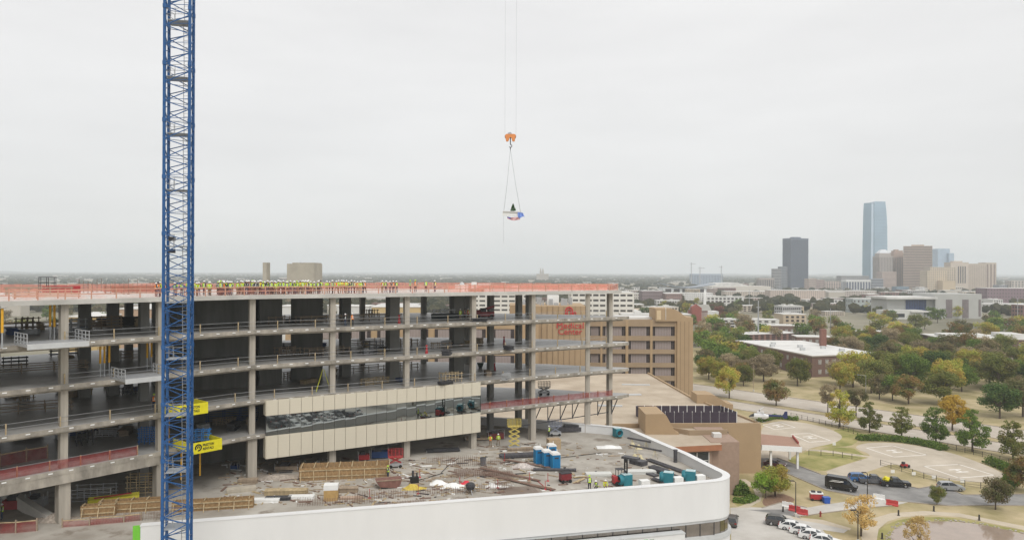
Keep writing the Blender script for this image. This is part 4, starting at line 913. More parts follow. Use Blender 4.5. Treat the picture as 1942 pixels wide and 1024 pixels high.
bldg('office_building', 'blue-grey block right of the finned building', 1650, 1675, 529, 1680, 20, (.36, .38, .42), style='h', nf=8, nb=6, prow=.4)
for i, (x0, x1, yt, c, lb) in enumerate(((1533, 1548, 529, (.50, .41, .36), 'narrow pink-beige block beside the slate tower'), (1545, 1563, 531, (.42, .33, .30), 'dusky pink block second from the slate tower'), (1562, 1594, 534, (.50, .42, .37), 'wide beige block with grid windows before the finned one'), (1509, 1528, 546.5, (.72, .72, .71), 'small white box building at the foot of the slate tower'), (1918, 1960, 533, (.52, .47, .42), 'pale distant block at the right of downtown'), (1895, 1918, 541, (.33, .34, .37), 'small bluish block beyond the purple-brown flats'))):
    bldg('office_building', lb, x0, x1, yt, 1650+i*12, 22, c, style='grid', nf=7, nb=7, prow=.4)
# the tallest tower: three-sided glass shaft tapering at the top, bright slot on its face
Yd = 2170; dt = thing('glass_skyscraper', 'tallest downtown tower of pale blue glass with a bright vertical slot', 'skyscraper', (xat(1663, Yd), Yd+25, 0))
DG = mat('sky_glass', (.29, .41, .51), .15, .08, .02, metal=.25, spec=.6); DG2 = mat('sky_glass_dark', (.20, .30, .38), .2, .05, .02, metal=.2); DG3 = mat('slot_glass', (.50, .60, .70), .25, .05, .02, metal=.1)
levels = [(560, 1640.3, 1686.5), (500, 1640.2, 1686.6), (460, 1640.6, 1686.6), (430, 1641.3, 1686.2), (410, 1642, 1685.6), (395, 1642.8, 1684.6), (386, 1643.6, 1683.4)]
secs = []
for (y, a, b) in levels:
    z = max(0, zat(1663, y, Yd)); xa, xb = xat(a, Yd), xat(b, Yd); wd = xb-xa; ins = max(0, (430-y)*.06)
    secs.append([(xa, Yd+16+ins, z), (xa+wd*.24, Yd+1+ins, z), (xa+wd*.27, Yd+3.5+ins, z), (xa+wd*.36, Yd+3+ins, z), (xa+wd*.39, Yd+ins, z), (xb-wd*.04, Yd+6+ins, z), (xb, Yd+20, z), (xa+wd*.5, Yd+56-ins*2, z)])
mb = MB(); n8 = 8
for s in secs: mb.v += s
for i in range(len(secs)-1):
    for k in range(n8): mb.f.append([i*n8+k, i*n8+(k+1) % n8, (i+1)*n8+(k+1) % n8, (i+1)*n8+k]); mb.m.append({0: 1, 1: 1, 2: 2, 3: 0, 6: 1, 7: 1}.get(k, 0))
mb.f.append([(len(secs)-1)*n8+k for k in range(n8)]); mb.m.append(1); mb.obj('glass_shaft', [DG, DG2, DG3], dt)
tp = secs[-1]; zt_ = zat(1663, 382, Yd)
mb = MB(); mb.prism([p[:2] for p in tp[4:7]]+[tp[7][:2]], tp[0][2], zt_); mb.obj('crown_screen', DG, dt)
MB().prism([tp[0][:2], tp[1][:2], (tp[1][0], tp[1][1]+14)], tp[0][2], zat(1663, 384.5, Yd)).obj('crown_screen', DG2, dt)
mb = MB()
for i in range(len(secs)-1):
    s, s2 = secs[i], secs[i+1]; nfl = max(1, int((s2[0][2]-s[0][2])/8))
    for q in range(nfl):
        tt = q/nfl
        for k in (0, 4, 5):
            p = Vector(s[k])*(1-tt)+Vector(s2[k])*tt; r_ = Vector(s[k+1])*(1-tt)+Vector(s2[k+1])*tt; mb.bar(p+Vector((0, -.1, 0)), r_+Vector((0, -.1, 0)), .5, .9)
o = mb.obj('floor_bands', DG2, dt); o['kind'] = 'stuff'
# museum-like grey block with tall slots, flat-roofed glazed hall and low white base
ms = thing('museum_building', 'grey modern block with tall window slots and flat-roofed glazed hall', 'building', (xat(1775, 700), 715, 0)); Ym = 700
MG = mat('museum_grey', (.44, .44, .42), .8, .05, .1)
MB().bx(xat(1774, Ym), xat(1862, Ym), Ym, Ym+40, 0, zat(1820, 557.5, Ym)).obj('main_block', MG, ms)
for (x0, x1, ya, yb) in ((1794, 1806, 568, 603), (1825, 1837, 568, 603), (1856, 1860, 568, 600)):
    MB().bx(xat(x0, Ym), xat(x1, Ym), Ym-.25, Ym-.02, zat(x0, yb, Ym), zat(x0, ya, Ym)).obj('window_slot', mat('slot_brown', (.19, .16, .16), .4, .15, .3), ms)
MB().bx(xat(1687, Ym), xat(1774, Ym)-.1, Ym+4, Ym+36, 0, zat(1720, 567, Ym)).obj('hall', MG, ms)
MB().bx(xat(1678.5, Ym), xat(1775, Ym), Ym-3, Ym+38, zat(1720, 567, Ym), zat(1720, 563, Ym)).obj('flat_roof', ROOFW, ms)
MB().bx(xat(1722, Ym), xat(1760, Ym), Ym+3.5, Ym+3.95, zat(1740, 589, Ym), zat(1740, 569, Ym)).obj('glass_wall', mat('museum_glass', (.05, .07, .15), .15, .2, .5), ms)
mb = MB()
for k in range(9): x = xat(1722+38*k/8, Ym); mb.bx(x-.15, x+.15, Ym+3.2, Ym+3.5, zat(1740, 589, Ym), zat(1740, 569, Ym))
mb.obj('mullions', NAVY, ms)
MB().bx(xat(1665, Ym), xat(1739, Ym), Ym-10, Ym+3, 0, zat(1700, 587, Ym)).obj('low_wing', mat('museum_white', (.60, .60, .57), .8, .05, .1), ms)
MB().bx(xat(1722, Ym-6), xat(1760, Ym-6), Ym-12, Ym+2, zat(1740, 591, Ym), zat(1740, 588.5, Ym)).obj('porch_roof', ROOFW, ms)
MB().bx(xat(1682, Ym), xat(1705, Ym), Ym-10.3, Ym-10.02, zat(1690, 600, Ym), zat(1690, 593.5, Ym)).obj('window', GLASSD, ms)
# mid-distance town
flats = [
 ('long pale apartment block with white roof below downtown', 1460, 1565, 551, 1150, 20, (.56, .47, .41), 5, 26), ('grey-pink apartment block with white roof right of the pale one', 1566, 1662, 552, 1200, 20, (.50, .44, .40), 5, 22),
 ('cream apartment block with white roof left of downtown', 1375, 1459, 553, 1180, 20, (.56, .49, .42), 4, 20), ('purple-brown flats under scaffolding right of downtown', 1872, 1960, 547, 1000, 24, (.24, .17, .19), 5, 16),
 ('dark brick apartment block beside the white car park', 1217, 1257, 552, 900, 18, (.27, .21, .21), 5, 12), ('brown brick flats behind the garden trees', 1262, 1294, 557, 880, 16, (.27, .19, .17), 4, 9),
 ('white long low building with dark windows before the arena', 1258, 1352, 556, 1100, 22, (.66, .65, .63), 4, 26), ('low greenish glass building by the dry lawn', 1617, 1686, 567, 800, 16, (.42, .46, .45), 3, 9),
 ('grey low building behind the purple flats', 1862, 1960, 577, 820, 18, (.46, .45, .42), 3, 14), ('pale low office at the left of the town', 1185, 1216, 557, 980, 18, (.56, .52, .47), 4, 9)]
for i, (lb, x0, x1, yt, Y, dp, c, nf, nb) in enumerate(flats): bldg('apartment_block', lb, x0, x1, yt, Y, dp, c, (.14, .12, .12), 'grid', nf, nb, 0, ROOFW, .3, wfrac=.42)
# white multi-storey car park with dark decks
bldg('car_park_building', 'white multi-storey car park with dark open decks', 1085, 1201, 555, 560, 30, (.72, .69, .63), (.07, .065, .06), 'grid', 7, 9, 0, ROOFW, .6, wfrac=.40, mech=(.2, 3), wx=.78)
bldg('car_park_building', 'white car park block seen between the concrete columns', 880, 1006, 558, 590, 30, (.70, .67, .61), (.07, .065, .06), 'grid', 7, 9, 0, ROOFW, .6, wfrac=.40, wx=.78)
# arena with white roof; curved-roof hall; frame under construction with cranes
ar = thing('arena_building', 'broad white-roofed arena beyond the town', 'building', (xat(1395, 1500), 1520, 0)); Ya = 1500
MB().bx(xat(1350, Ya), xat(1462, Ya), Ya, Ya+60, 0, zat(1400, 543, Ya)).obj('wall', cmat((.60, .56, .50)), ar)
MB().prof([(xat(1352, Ya), 0), (xat(1358, Ya), 6), (xat(1395, Ya), 7.5), (xat(1410, Ya), 5), (xat(1424, Ya), 0)], 0, 50, (0, Ya+4, zat(1400, 543, Ya)), (1, 0, 0), (0, 0, 1), (0, 1, 0)).obj('roof', ROOFW, ar)
hl = thing('curved_roof_hall', 'hall with a sagging dark curved roof and white walls', 'building', (xat(1300, 1350), 1370, 0)); Yh = 1350
MB().bx(xat(1258, Yh), xat(1340, Yh), Yh, Yh+40, 0, zat(1300, 545, Yh)).obj('wall', cmat((.62, .63, .63)), hl)
pts = [(xat(1256, Yh)+(xat(1356, Yh)-xat(1256, Yh))*k/16, zat(1300, 539, Yh)-6.5*math.sin(math.pi*k/16)) for k in range(17)]
MB().prof(pts+[(x, z+1.4) for x, z in pts[::-1]], -4, 44, (0, Yh, 0), (1, 0, 0), (0, 0, 1), (0, 1, 0)).obj('roof', cmat((.30, .33, .37)), hl)
for k in range(5): MB().bx(xat(1262+k*16, Yh), xat(1273+k*16, Yh), Yh-.4, Yh-.05, zat(1300, 556, Yh), zat(1300, 548, Yh)).obj('window', WD, hl)
bldg('building_frame', 'far bluish building frame with column tops under cranes', 1312.5, 1370, 519.5, 2500, 30, (.40, .46, .54), (.18, .23, .30), 'v', 8, 20, 0, None, 1.0, wfrac=.6)
for (x, yt, d_, lb) in ((1311, 498, 8, 'far thin crane left of the distant building frame'), (1327.5, 506, 9, 'far low crane above the distant building frame'), (1368, 504, -5, 'far thin crane right of the distant building frame')):
    Yc = 2470; xx = xat(x, Yc); zt_ = zat(x, yt, Yc); t = thing('far_crane', lb, 'crane', (xx, Yc, 0), 0, 'far cranes')
    MB().bx(-1.2, 1.2, -1.2, 1.2, 0, zt_).obj('mast', cmat((.45, .46, .48)), t, local=True); MB().bx(min(-6, d_*1.78), max(6, d_*1.78), -.8, .8, zt_-5, zt_-3.5).obj('jib', cmat((.45, .46, .48)), t, local=True)
# church, steeple
ch = thing('church', 'red brick church with grey roof behind the hospital', 'church', (xat(1328, 610), 625, 0)); Yc = 610
MB().bx(xat(1317, Yc), xat(1345, Yc), Yc+4, Yc+22, 0, zat(1330, 590, Yc)).obj('nave_wall', mat('church_brick', (.30, .10, .08), .9, .1), ch)
zz = zat(1330, 590, Yc); MB().prof([(Yc+3, zz), (Yc+13, zz+5), (Yc+23, zz)], xat(1318, Yc), xat(1352, Yc), (0, 0, 0), (0, 1, 0), (0, 0, 1), (1, 0, 0)).obj('roof', cmat((.30, .29, .26)), ch)
MB().prof([(xat(1312, Yc), 0), (xat(1312, Yc), zat(1315, 583, Yc)), (xat(1321, Yc), zat(1321, 577, Yc)), (xat(1331, Yc), zat(1315, 584, Yc)), (xat(1331, Yc), 0)], 0, 5, (0, Yc, 0), (1, 0, 0), (0, 0, 1), (0, 1, 0)).obj('gable_front', MATS['church_brick'], ch)
for k in range(6): MB().bx(xat(1333+k*2.1, Yc), xat(1334+k*2.1, Yc), Yc+3.6, Yc+3.98, zat(1330, 606, Yc), zat(1330, 592, Yc)).obj('window', cmat((.55, .53, .5)), ch)
sp = thing('church_steeple', 'slender white steeple beyond the red church', 'steeple', (xat(1336.5, 640), 640, 0)); MB().bx(-1.1, 1.1, -1.1, 1.1, 0, zat(1336, 558, 640)).obj('shaft', WHITE2, sp, local=True); MB().lathe([(1.3, 0), (.05, 5)], (0, 0, zat(1336, 558, 640)), 8).obj('spire', WHITE2, sp, local=True)
MB().bx(-10, 14, 6, 20, 0, 9).obj('chapel', cmat((.66, .66, .64)), sp, local=True)
# far tower blip on the skyline and far church spires
fs = thing('far_church', 'tiny far church silhouette with twin spires at the horizon', 'church', (xat(1028, 3200), 3200, 0)); MB().bx(-24, 28, -8, 8, 0, 34).obj('wall', cmat((.42, .38, .33)), fs, local=True)
for x in (-6, 4): MB().lathe([(4, 34), (4, 44), (.3, 62)], (x, 0, 0), 6).obj('spire', cmat((.42, .38, .33)), fs, local=True)
# brick school with white flat roof
def brickhall(name, label, poly, h, rows_, nwin, roofm=ROOFW):
    c = sum((Vector((*p, 0)) for p in poly), Vector())/len(poly); t = thing(name, label, 'school', c)
    MB().prism(poly, 0, h-.5).obj('wall', BRICK, t); MB().prism([(c.x+(p[0]-c.x)*1.012, c.y+(p[1]-c.y)*1.012) for p in poly], h-.5, h, 0, 1).obj('roof', [cmat((.45, .40, .35)), roofm], t)
    wm = MB().bx(-.8, .8, -.08, .08, 0, 1.9).mesh('window', mat('school_window', (.30, .29, .27), .3, .5, .8, c2=(.55, .53, .5)))
    n_ = len(poly); area = sum(poly[i][0]*poly[(i+1) % n_][1]-poly[(i+1) % n_][0]*poly[i][1] for i in range(n_))
    for i in range(n_):
        a = Vector((*poly[i], 0)); b = Vector((*poly[(i+1) % n_], 0)); L = (b-a).length; d = (b-a)/L
        k = 4.0
        while k < L-3:
            for z in rows_: wpiece('window', wm, t, a+d*k+Vector((0, 0, z)), math.atan2(d.y, d.x))
            k += max(3.6, L/nwin)
    return t
sch = brickhall('brick_school', 'long brick school with white flat roof and brick chimney', [(112.8, 372), (123.6, 304), (156, 315), (146, 372)], 8.9, (1.2, 5.2), 12)
MB().bx(-1.2, 1.2, -1.2, 1.2, 8.5, 16.8).obj('chimney', mat('chimney_brick', (.22, .105, .08), .9, .1, 2), sch, local=True).location = Vector((xat(1561, 345), 345, 0))-sch.location
for (x, y) in ((124, 350), (132, 338), (140, 332), (128, 325), (144, 322), (120, 340)): MB().bx(x-1, x+1, y-.8, y+.8, 8.9, 10.1).obj('roof_vent', GREYL, sch)
s2 = brickhall('brick_school_annex', 'small flat-roofed brick wing with pale roof left of the school', [(100, 335), (112, 332), (118, 347), (104, 352)], 4.6, (1.3,), 6)
b2 = brickhall('brick_apartment_hall', 'stepped brick building with white flat roofs in the park trees', [(224, 384), (300, 372), (304, 400), (228, 412)], 9.4, (1.2, 5.0), 14)
for (x, y, sx, sy, h) in ((240, 395, 22, 10, 1.4), (262, 390, 10, 14, 2.2), (282, 388, 16, 10, 1.6)): MB().box((x, y, 9.4+h/2), (sx, sy, h), -.15).obj('roof_step', ROOFW, b2)
for (lb, poly, h) in (('brick low building with pale roof and red tree beside', [(178, 520), (206, 515), (208, 530), (180, 535)], 6), ('brick flat-roofed hall beyond the park with white trim', [(215, 470), (250, 466), (252, 480), (217, 484)], 6), ('low brick hall hidden among olive trees', [(170, 440), (190, 436), (192, 450), (172, 454)], 5)):
    brickhall('brick_hall', lb, poly, h, (1.6,), 8)
# tan gable-roofed buildings seen through the open floors
for (x0, x1, yt, Y, c, lb) in ((705, 800, 583, 420, (.50, .38, .20), 'tan building with pale roof seen between concrete piers'), (640, 700, 582, 460, (.62, .62, .60), 'white low building seen past the core wall'), (528, 556, 582, 430, (.66, .66, .64), 'small white shed between the two concrete cores'), (225, 300, 587, 360, (.44, .31, .22), 'brown hip-roofed house beyond the open top floor'), (130, 185, 602, 300, (.46, .34, .16), 'yellow-tan low building with white roof behind columns'), (20, 110, 690, 170, (.5, .5, .48), 'pale low service block behind the left columns')):
    t, wd, dp, H = bldg('low_building', lb, x0, x1, yt, Y, 18, c, style='plain', roof=ROOFW, prow=.6)
    for k in range(3): MB().bx(-wd*.35+wd*.26*k, -wd*.35+wd*.26*k+wd*.12, -9.1, -8.98, H*.5, H*.8).obj('window', WD, t, local=True)
# low town blocks between the trees
tb = {}
for kx, c_ in (('cream', (.58, .51, .42)), ('white', (.66, .65, .62)), ('dusky pink', (.48, .38, .34)), ('brick', (.24, .14, .12)), ('grey', (.42, .42, .42)), ('tan', (.50, .41, .30))):
    wm_ = MB().bx(-.5, .5, -.5, .5, 0, .96).mesh('wall', cmat(c_)); rm_ = MB().bx(-.505, .505, -.51, .51, .96, 1.0).bx(-.3, -.2, -.2, .1, 1.0, 1.1).bx(.1, .24, -.1, .2, 1.0, 1.08).mesh('roof', ROOFW); mb = MB()
    for fz in (.12, .42, .70):
        for k in range(9): mb.bx(-.46+k*.105, -.40+k*.105, -.512, -.5005, fz, fz+.16)
        for k in range(4): mb.bx(-.5035, -.5002, -.42+k*.23, -.30+k*.23, fz, fz+.16); mb.bx(.5002, .5035, -.42+k*.23, -.30+k*.23, fz, fz+.16)
    tb[kx] = (wm_, rm_, mb.mesh('windows', WD))
r_ = random.Random(41); tpl = []; nn_ = 0
while nn_ < 95:
    Y = r_.uniform(430, 1750); q = r_.uniform(.15, .74); p = Vector((q*Y, Y))
    if any((p-o_).length < 30+Y*.016 for o_ in tpl) or on_road(p) or (.46 < q < .68 and Y < 760) or (Y < 560 and q > .36) or any(a-25 < p.x < b+25 and e-25 < p.y < f+12 for a, b, e, f in EXCL) or (Y < 720 and .2 < q < .29): 
        nn_ += .02; continue
    tpl.append(p); nn_ += 1; kx = r_.choice(list(tb)); L = r_.uniform(16, 52); dpt = r_.uniform(10, 18); hh = r_.choice((4.5, 5, 7, 9, 10.5, 13)); sz = 'long' if L > 38 else ('short' if L < 24 else 'mid-sized')
    t = thing('town_block', '%s %s %s block with pale flat roof among the town trees' % ('tall' if hh > 10 else 'low', sz, kx), 'building', (p.x, p.y, 0), r_.choice((0, 0, .06, -.1, .35, 1.57)), 'flat-roofed blocks among the town trees')
    for nm, me in zip(('wall', 'roof', 'windows'), tb[kx]):
        o = piece(nm, me, t, scale=(L, dpt, hh))
        if nm == 'windows': o['kind'] = 'stuff'
# scattered far roofs
FH = {'white': ROOFW, 'grey': cmat((.40, .40, .40)), 'tan': cmat((.48, .40, .31)), 'brick': BRICK}
hm = {}
for kx, m in FH.items():
    wallm = cmat((.5, .46, .4)) if kx != 'brick' else BRICK
    hm[kx] = MB().bx(-.5, .5, -.5, .5, 0, .7, 0).prof([(-.53, .7), (0, 1.0), (.53, .7)], -.53, .53, (0, 0, 0), (0, 1, 0), (0, 0, 1), (1, 0, 0), 1).mesh('far_house', [wallm, m])
    hm[kx+'f'] = MB().bx(-.5, .5, -.5, .5, 0, .93, 0).bx(-.51, .51, -.51, .51, .93, 1.0, 1).mesh('far_shed', [wallm, m])
for i in range(290):
    Y = 620*math.exp(rnd.random()**1.15*math.log(9000/620)); Xx = Y*rnd.uniform(-.74, .74); kx = rnd.choice(['white', 'white', 'white', 'grey', 'tan', 'brick']); flat = rnd.random() < .6
    if (Y < 1000 and .18 < Xx/Y < .75) or (Y < 1500 and .3 < Xx/Y < .7 and rnd.random() < .5): continue
    o = bpy.data.objects.new('far_shed' if flat else 'far_house', hm[kx+('f' if flat else '')]); col.objects.link(o); o.location = (Xx, Y, 0); o.rotation_euler.z = rnd.choice((0, 0, .3, -.4, 1.57))
    s = rnd.uniform(12, 34)*(1+Y/4000 if flat else 1); o.scale = (s, s*rnd.uniform(.4, .8), rnd.uniform(6, 10) if not flat else rnd.uniform(7, 13))
    tag(o, '%s%s %s roof among the far woods of the town' % ('large ' if s > 34 else ('small ' if s < 20 else ''), {'white': 'white', 'grey': 'grey', 'tan': 'tan', 'brick': 'brick-red'}[kx], 'flat shed' if flat else 'pitched house'), 'house', 'far roofs in the woods')

bt2, wd2, dp2, H2 = bldg('clinic_building', 'pink-beige clinic building mirrored in the glass ribbon', 1, 2, 500, 50, 20, (.42, .32, .28), style='plain'); bpy.data.objects.remove(bt2.children[0]); [bpy.data.objects.remove(c_) for c_ in list(bt2.children)]
bt2.location = (112, -2, 0); bt2.rotation_euler.z = R(30)
MB().bx(-16, 16, -9, 9, 0, 10.5).obj('wall', cmat((.42, .32, .28)), bt2, local=True); MB().bx(-16.3, 16.3, -9.3, 9.3, 10.5, 11.2).obj('roof', ROOFW, bt2, local=True)
for k in range(6): MB().bx(-14+k*5, -11.5+k*5, 9.02, 9.2, 1, 8).obj('window', WD, bt2, local=True); MB().bx(-16.2, -16.02, -8+k*2.8, -6.6+k*2.8, 2, 8).obj('window', WD, bt2, local=True)
# ================================================================ VEHICLES (front towards +x)
TYRE = mat('tyre', (.02, .02, .02), .8, 0); RIM = mat('rim', (.45, .45, .46), .3, 0, metal=.8); CARGL = mat('car_glass', (.02, .025, .03), .05, 0, spec=.8)
HEAD = mat('headlamp', (.75, .75, .72), .2, 0); TAIL = mat('tail_lamp', (.35, .02, .02), .3, 0)
wheel_t = MB().lathe([(.22, -.11), (.33, -.11), (.345, -.06), (.345, .06), (.33, .11), (.22, .11)], (0, 0, 0), 16, axis='y').mesh('tyre', TYRE); wheel_r = MB().lathe([(.08, -.125), (.20, -.118), (.225, -.10), (.225, .10), (.20, .118), (.08, .125)], (0, 0, 0), 12, axis='y').mesh('rim', RIM)
def arch_profile(L, bot, wxs, r, top):
    """closed side outline: top points front to back, underside with wheel arches"""
    pts = list(top)
    for wx in sorted(wxs):
        pts.append((wx-r, bot)); pts += [(wx+r*math.cos(R(a)), bot+.06+r*math.sin(R(a))) for a in (165, 130, 90, 50, 15)]; pts.append((wx+r, bot))
    return pts
def loft(mb, outline, w0, w1, zsplit, mi=0):
    """extrude the outline across the car, narrowing towards the top"""
    f = lambda z: w0/2 if z <= zsplit else w0/2-(w0-w1)/2*min(1, (z-zsplit)/.5)
    n = len(outline); vs = [(x, -f(z), z) for x, z in outline]+[(x, f(z), z) for x, z in outline]
    mb.add(vs, [tuple(range(n)), tuple(range(2*n-1, n-1, -1))]+[((i+1) % n, i, n+i, n+(i+1) % n) for i in range(n)], mi); return mb
def make_car(name, label, kind, paint, loc=(0, 0, 0), rz=0, group=None):
    t = thing(name, label, {'sedan': 'car', 'suv': 'car', 'pickup': 'pickup truck', 'van': 'van'}[kind], loc, rz, group); r = .37
    if kind == 'sedan':
        wx = (1.38, -1.38); body = arch_profile(4.7, .22, wx, r, [(2.3, .3), (2.36, .55), (2.2, .74), (1.2, .9), (.8, .95), (-1.5, .98), (-2.2, .95), (-2.36, .7), (-2.3, .3)][::1]); W_ = 1.82
        cab = [(1.0, .93), (.25, 1.38), (-.15, 1.45), (-.9, 1.44), (-1.3, 1.36), (-2.0, .96)]; roof = [(.28, 1.375), (-.15, 1.475), (-.9, 1.465), (-1.32, 1.37)]
    elif kind == 'suv':
        wx = (1.4, -1.4); body = arch_profile(4.7, .28, wx, r+.02, [(2.28, .35), (2.34, .68), (2.2, .92), (1.2, 1.06), (.9, 1.08), (-2.2, 1.1), (-2.34, .8), (-2.3, .35)]); W_ = 1.9
        cab = [(1.05, 1.05), (.4, 1.58), (0, 1.66), (-1.4, 1.64), (-1.9, 1.55), (-2.25, 1.08)]; roof = [(.43, 1.575), (0, 1.70), (-1.4, 1.68), (-1.93, 1.56)]
    elif kind == 'pickup':
        wx = (1.75, -1.65); body = arch_profile(5.7, .4, wx, r+.06, [(2.75, .45), (2.82, .85), (2.7, 1.1), (1.4, 1.2), (1.1, 1.2), (-.7, 1.2), (-.72, .78), (-2.7, .78), (-2.72, 1.15), (-2.82, 1.15), (-2.82, .45)]); W_ = 1.98
        cab = [(1.3, 1.18), (.65, 1.78), (.3, 1.84), (-.5, 1.83), (-.68, 1.2)]; roof = [(.68, 1.775), (.3, 1.88), (-.52, 1.87)]
    else:
        wx = (1.85, -1.75); body = arch_profile(5.9, .35, wx, r+.04, [(2.85, .4), (2.95, .75), (2.8, 1.05), (2.15, 1.32), (1.35, 2.2), (.95, 2.55), (-2.6, 2.62), (-2.93, 2.4), (-2.95, .4)]); W_ = 2.05; cab = None
    mb = MB(); loft(mb, body, W_, W_-.12, .6); mb.obj('body', paint, t, local=True)
    if cab:
        mb = MB(); loft(mb, cab, W_-.14, W_-.5, cab[0][1]); mb.obj('window_glass', CARGL, t, local=True)
        rf = roof; mb = MB(); n_ = len(rf); loft(mb, rf+[(x, z-.05) for x, z in rf[::-1]], W_-.44, W_-.48, 1.3); mb.obj('roof', paint, t, local=True)
        for s in (-1, 1):
            mb = MB(); yb, yt = s*(W_/2-.075), s*(W_/2-.235)
            for a, b in ((cab[0], roof[0]), (cab[-1], roof[-1])): mb.bar((a[0], yb, a[1]), (b[0], yt, b[1]), .09, .09)
            mid = (cab[0][0]+cab[-1][0])/2; mb.bar((mid, yb, cab[0][1]), (mid-.1, yt, roof[1][1]-.05), .08, .08); mb.obj('pillar', paint, t, local=True)
        if kind == 'pickup':
            for s in (-1, 1): MB().bx(-2.75, -.7, s*.97-.06, s*.97+.06, .7, 1.2).obj('bed_side', paint, t, local=True)
    else:
        o = MB().add([(2.16, -.86, 1.38), (2.16, .86, 1.38), (1.42, .82, 2.16), (1.42, -.82, 2.16)], [(0, 1, 2, 3)]); o.v = [(x+.03, y, z+.02) for x, y, z in o.v]; o.obj('windscreen', CARGL, t, local=True)
        for s in (-1, 1):
            y = s*(W_/2-.005); vs = [(1.9, y, 1.42), (1.35, s*(W_/2-.045), 2.05), (.55, s*(W_/2-.045), 2.05), (.55, y, 1.42)]; MB().add([(a, b+s*.02, c) for a, b, c in vs], [(0, 1, 2, 3) if s < 0 else (3, 2, 1, 0)]).obj('side_window', CARGL, t, local=True)
    for x in wx:
        for s in (-1, 1):
            wl_ = piece('wheel', wheel_t, t, (x, s*(W_/2-.12), .345)); piece('rim', wheel_r, wl_)
    for s in (-1, 1):
        xf = max(p[0] for p in body); xb = min(p[0] for p in body)
        MB().bx(xf-.2, xf+.02, s*.68-.2, s*.68+.2, .62, .76).obj('headlight', HEAD, t, local=True); MB().bx(xb-.02, xb+.15, s*.72-.15, s*.72+.15, .75, .93).obj('tail_light', TAIL, t, local=True)
        MB().box((.85 if kind != 'van' else 1.75, s*(W_/2+.08), 1.02 if kind == 'sedan' else (1.5 if kind == 'van' else 1.2)), (.14, .2, .14)).obj('mirror', paint, t, local=True)
    return t
PW = mat('paint_white', (.72, .72, .71), .25, 0, spec=.6); PK = mat('paint_black', (.015, .015, .017), .2, 0, spec=.6); PG = mat('paint_charcoal', (.07, .065, .062), .3, 0, spec=.6)
PS = mat('paint_silver', (.42, .43, .44), .3, 0, metal=.5); PB = mat('paint_blue', (.03, .12, .30), .3, 0, spec=.6); PGR = mat('paint_grey', (.10, .10, .105), .3, 0, spec=.6)
van = make_car('van', 'tall black passenger van with white swoosh on its side', 'van', PK, G(1596, 928), R(-33))
mb = MB()
for (x0, x1, z0, z1) in ((-2.2, -.2, 1.62, 1.72), (-1.9, -.4, 1.86, 1.95), (-.4, .35, 1.72, 1.92)): mb.add([(x0, -1.012, z0), (x1, -1.012, z0), (x1+.3, -1.0, z1), (x0+.4, -1.0, z1)], [(0, 1, 2, 3)])
mb.obj('side_swoosh', WHITE2, van, local=True)
make_car('parked_car', 'blue hatchback SUV parked beside the black pickup trucks', 'suv', PB, G(1632, 912), R(-8))
make_car('pickup_truck', 'dark grey pickup truck parked next to the blue car', 'pickup', PGR, G(1657, 917), R(-12))
pk = make_car('pickup_truck', 'black pickup truck with a yellow load in its bed', 'pickup', PK, G(1697, 922), R(-12))
mb = MB()
for (x, y, z, s) in ((-1.5, -.2, 1.35, .6), (-1.9, .3, 1.3, .5), (-1.2, .25, 1.5, .5), (-1.7, 0, 1.7, .5)): mb.lathe([(s*.6, -s*.5), (s*.8, 0), (s*.5, s*.5)], (x, y, z), 7)
q = G(1697, 922); ca_, sa_ = math.cos(R(-12)), math.sin(R(-12)); mb.v = [(q.x+x*ca_-y*sa_, q.y+x*sa_+y*ca_, z) for x, y, z in mb.v]
tag(mb.obj('yellow_cargo', YEL), 'heap of yellow equipment in the bed of the black pickup', 'cargo')
make_car('parked_car', 'silver SUV parked alone by the fence', 'suv', PS, G(1803, 929), R(-8))
make_car('parked_car', 'charcoal SUV at the head of the white car row', 'suv', PG, G(1479, 995), R(-20))
for i, (x, y, lb) in enumerate(((1505, 1004, 'white sedan next to the charcoal SUV'), (1526, 1012, 'white sedan second from the charcoal SUV'), (1544, 1021, 'white sedan third from the charcoal SUV'), (1566, 1031, 'white sedan fourth from the charcoal SUV'))):
    make_car('parked_car', lb, 'sedan', PW, G(x, y), R(-24), 'white cars parked in a row')
make_car('parked_car', 'dark car half hidden behind the podium corner', 'suv', PG, G(1388, 993), R(70))
make_car('parked_car', 'dark red car under the entrance canopy edge', 'sedan', mat('paint_maroon', (.10, .03, .03), .3, 0), G(1470, 884), R(-30))
base = make_car('parked_car', 'white sedan parked in the front car park mirrored in the glass', 'sedan', PW, (48, 10, 0), 1.0, 'cars in the front car park')
suvb = make_car('parked_car', 'grey SUV parked in the front car park mirrored in the glass', 'suv', PGR, (52, 10, 0), 1.0, 'cars in the front car park')
for k in range(34):
    xx = 44+(k % 12)*2.7+(k//12)*1.0; yy = 4+(k//12)*8.5+(k % 12)*1.1
    dup(rnd.choice([base, base, suvb]), (xx, yy, 0), 1.9+rnd.choice([0, math.pi]))
for k in range(8): dup(rnd.choice([base, suvb]), (150+k*4.2, 408+k*5.0*.2, 0), 1.5, 'car parked in the lot behind the brick school', 'cars parked by the school')
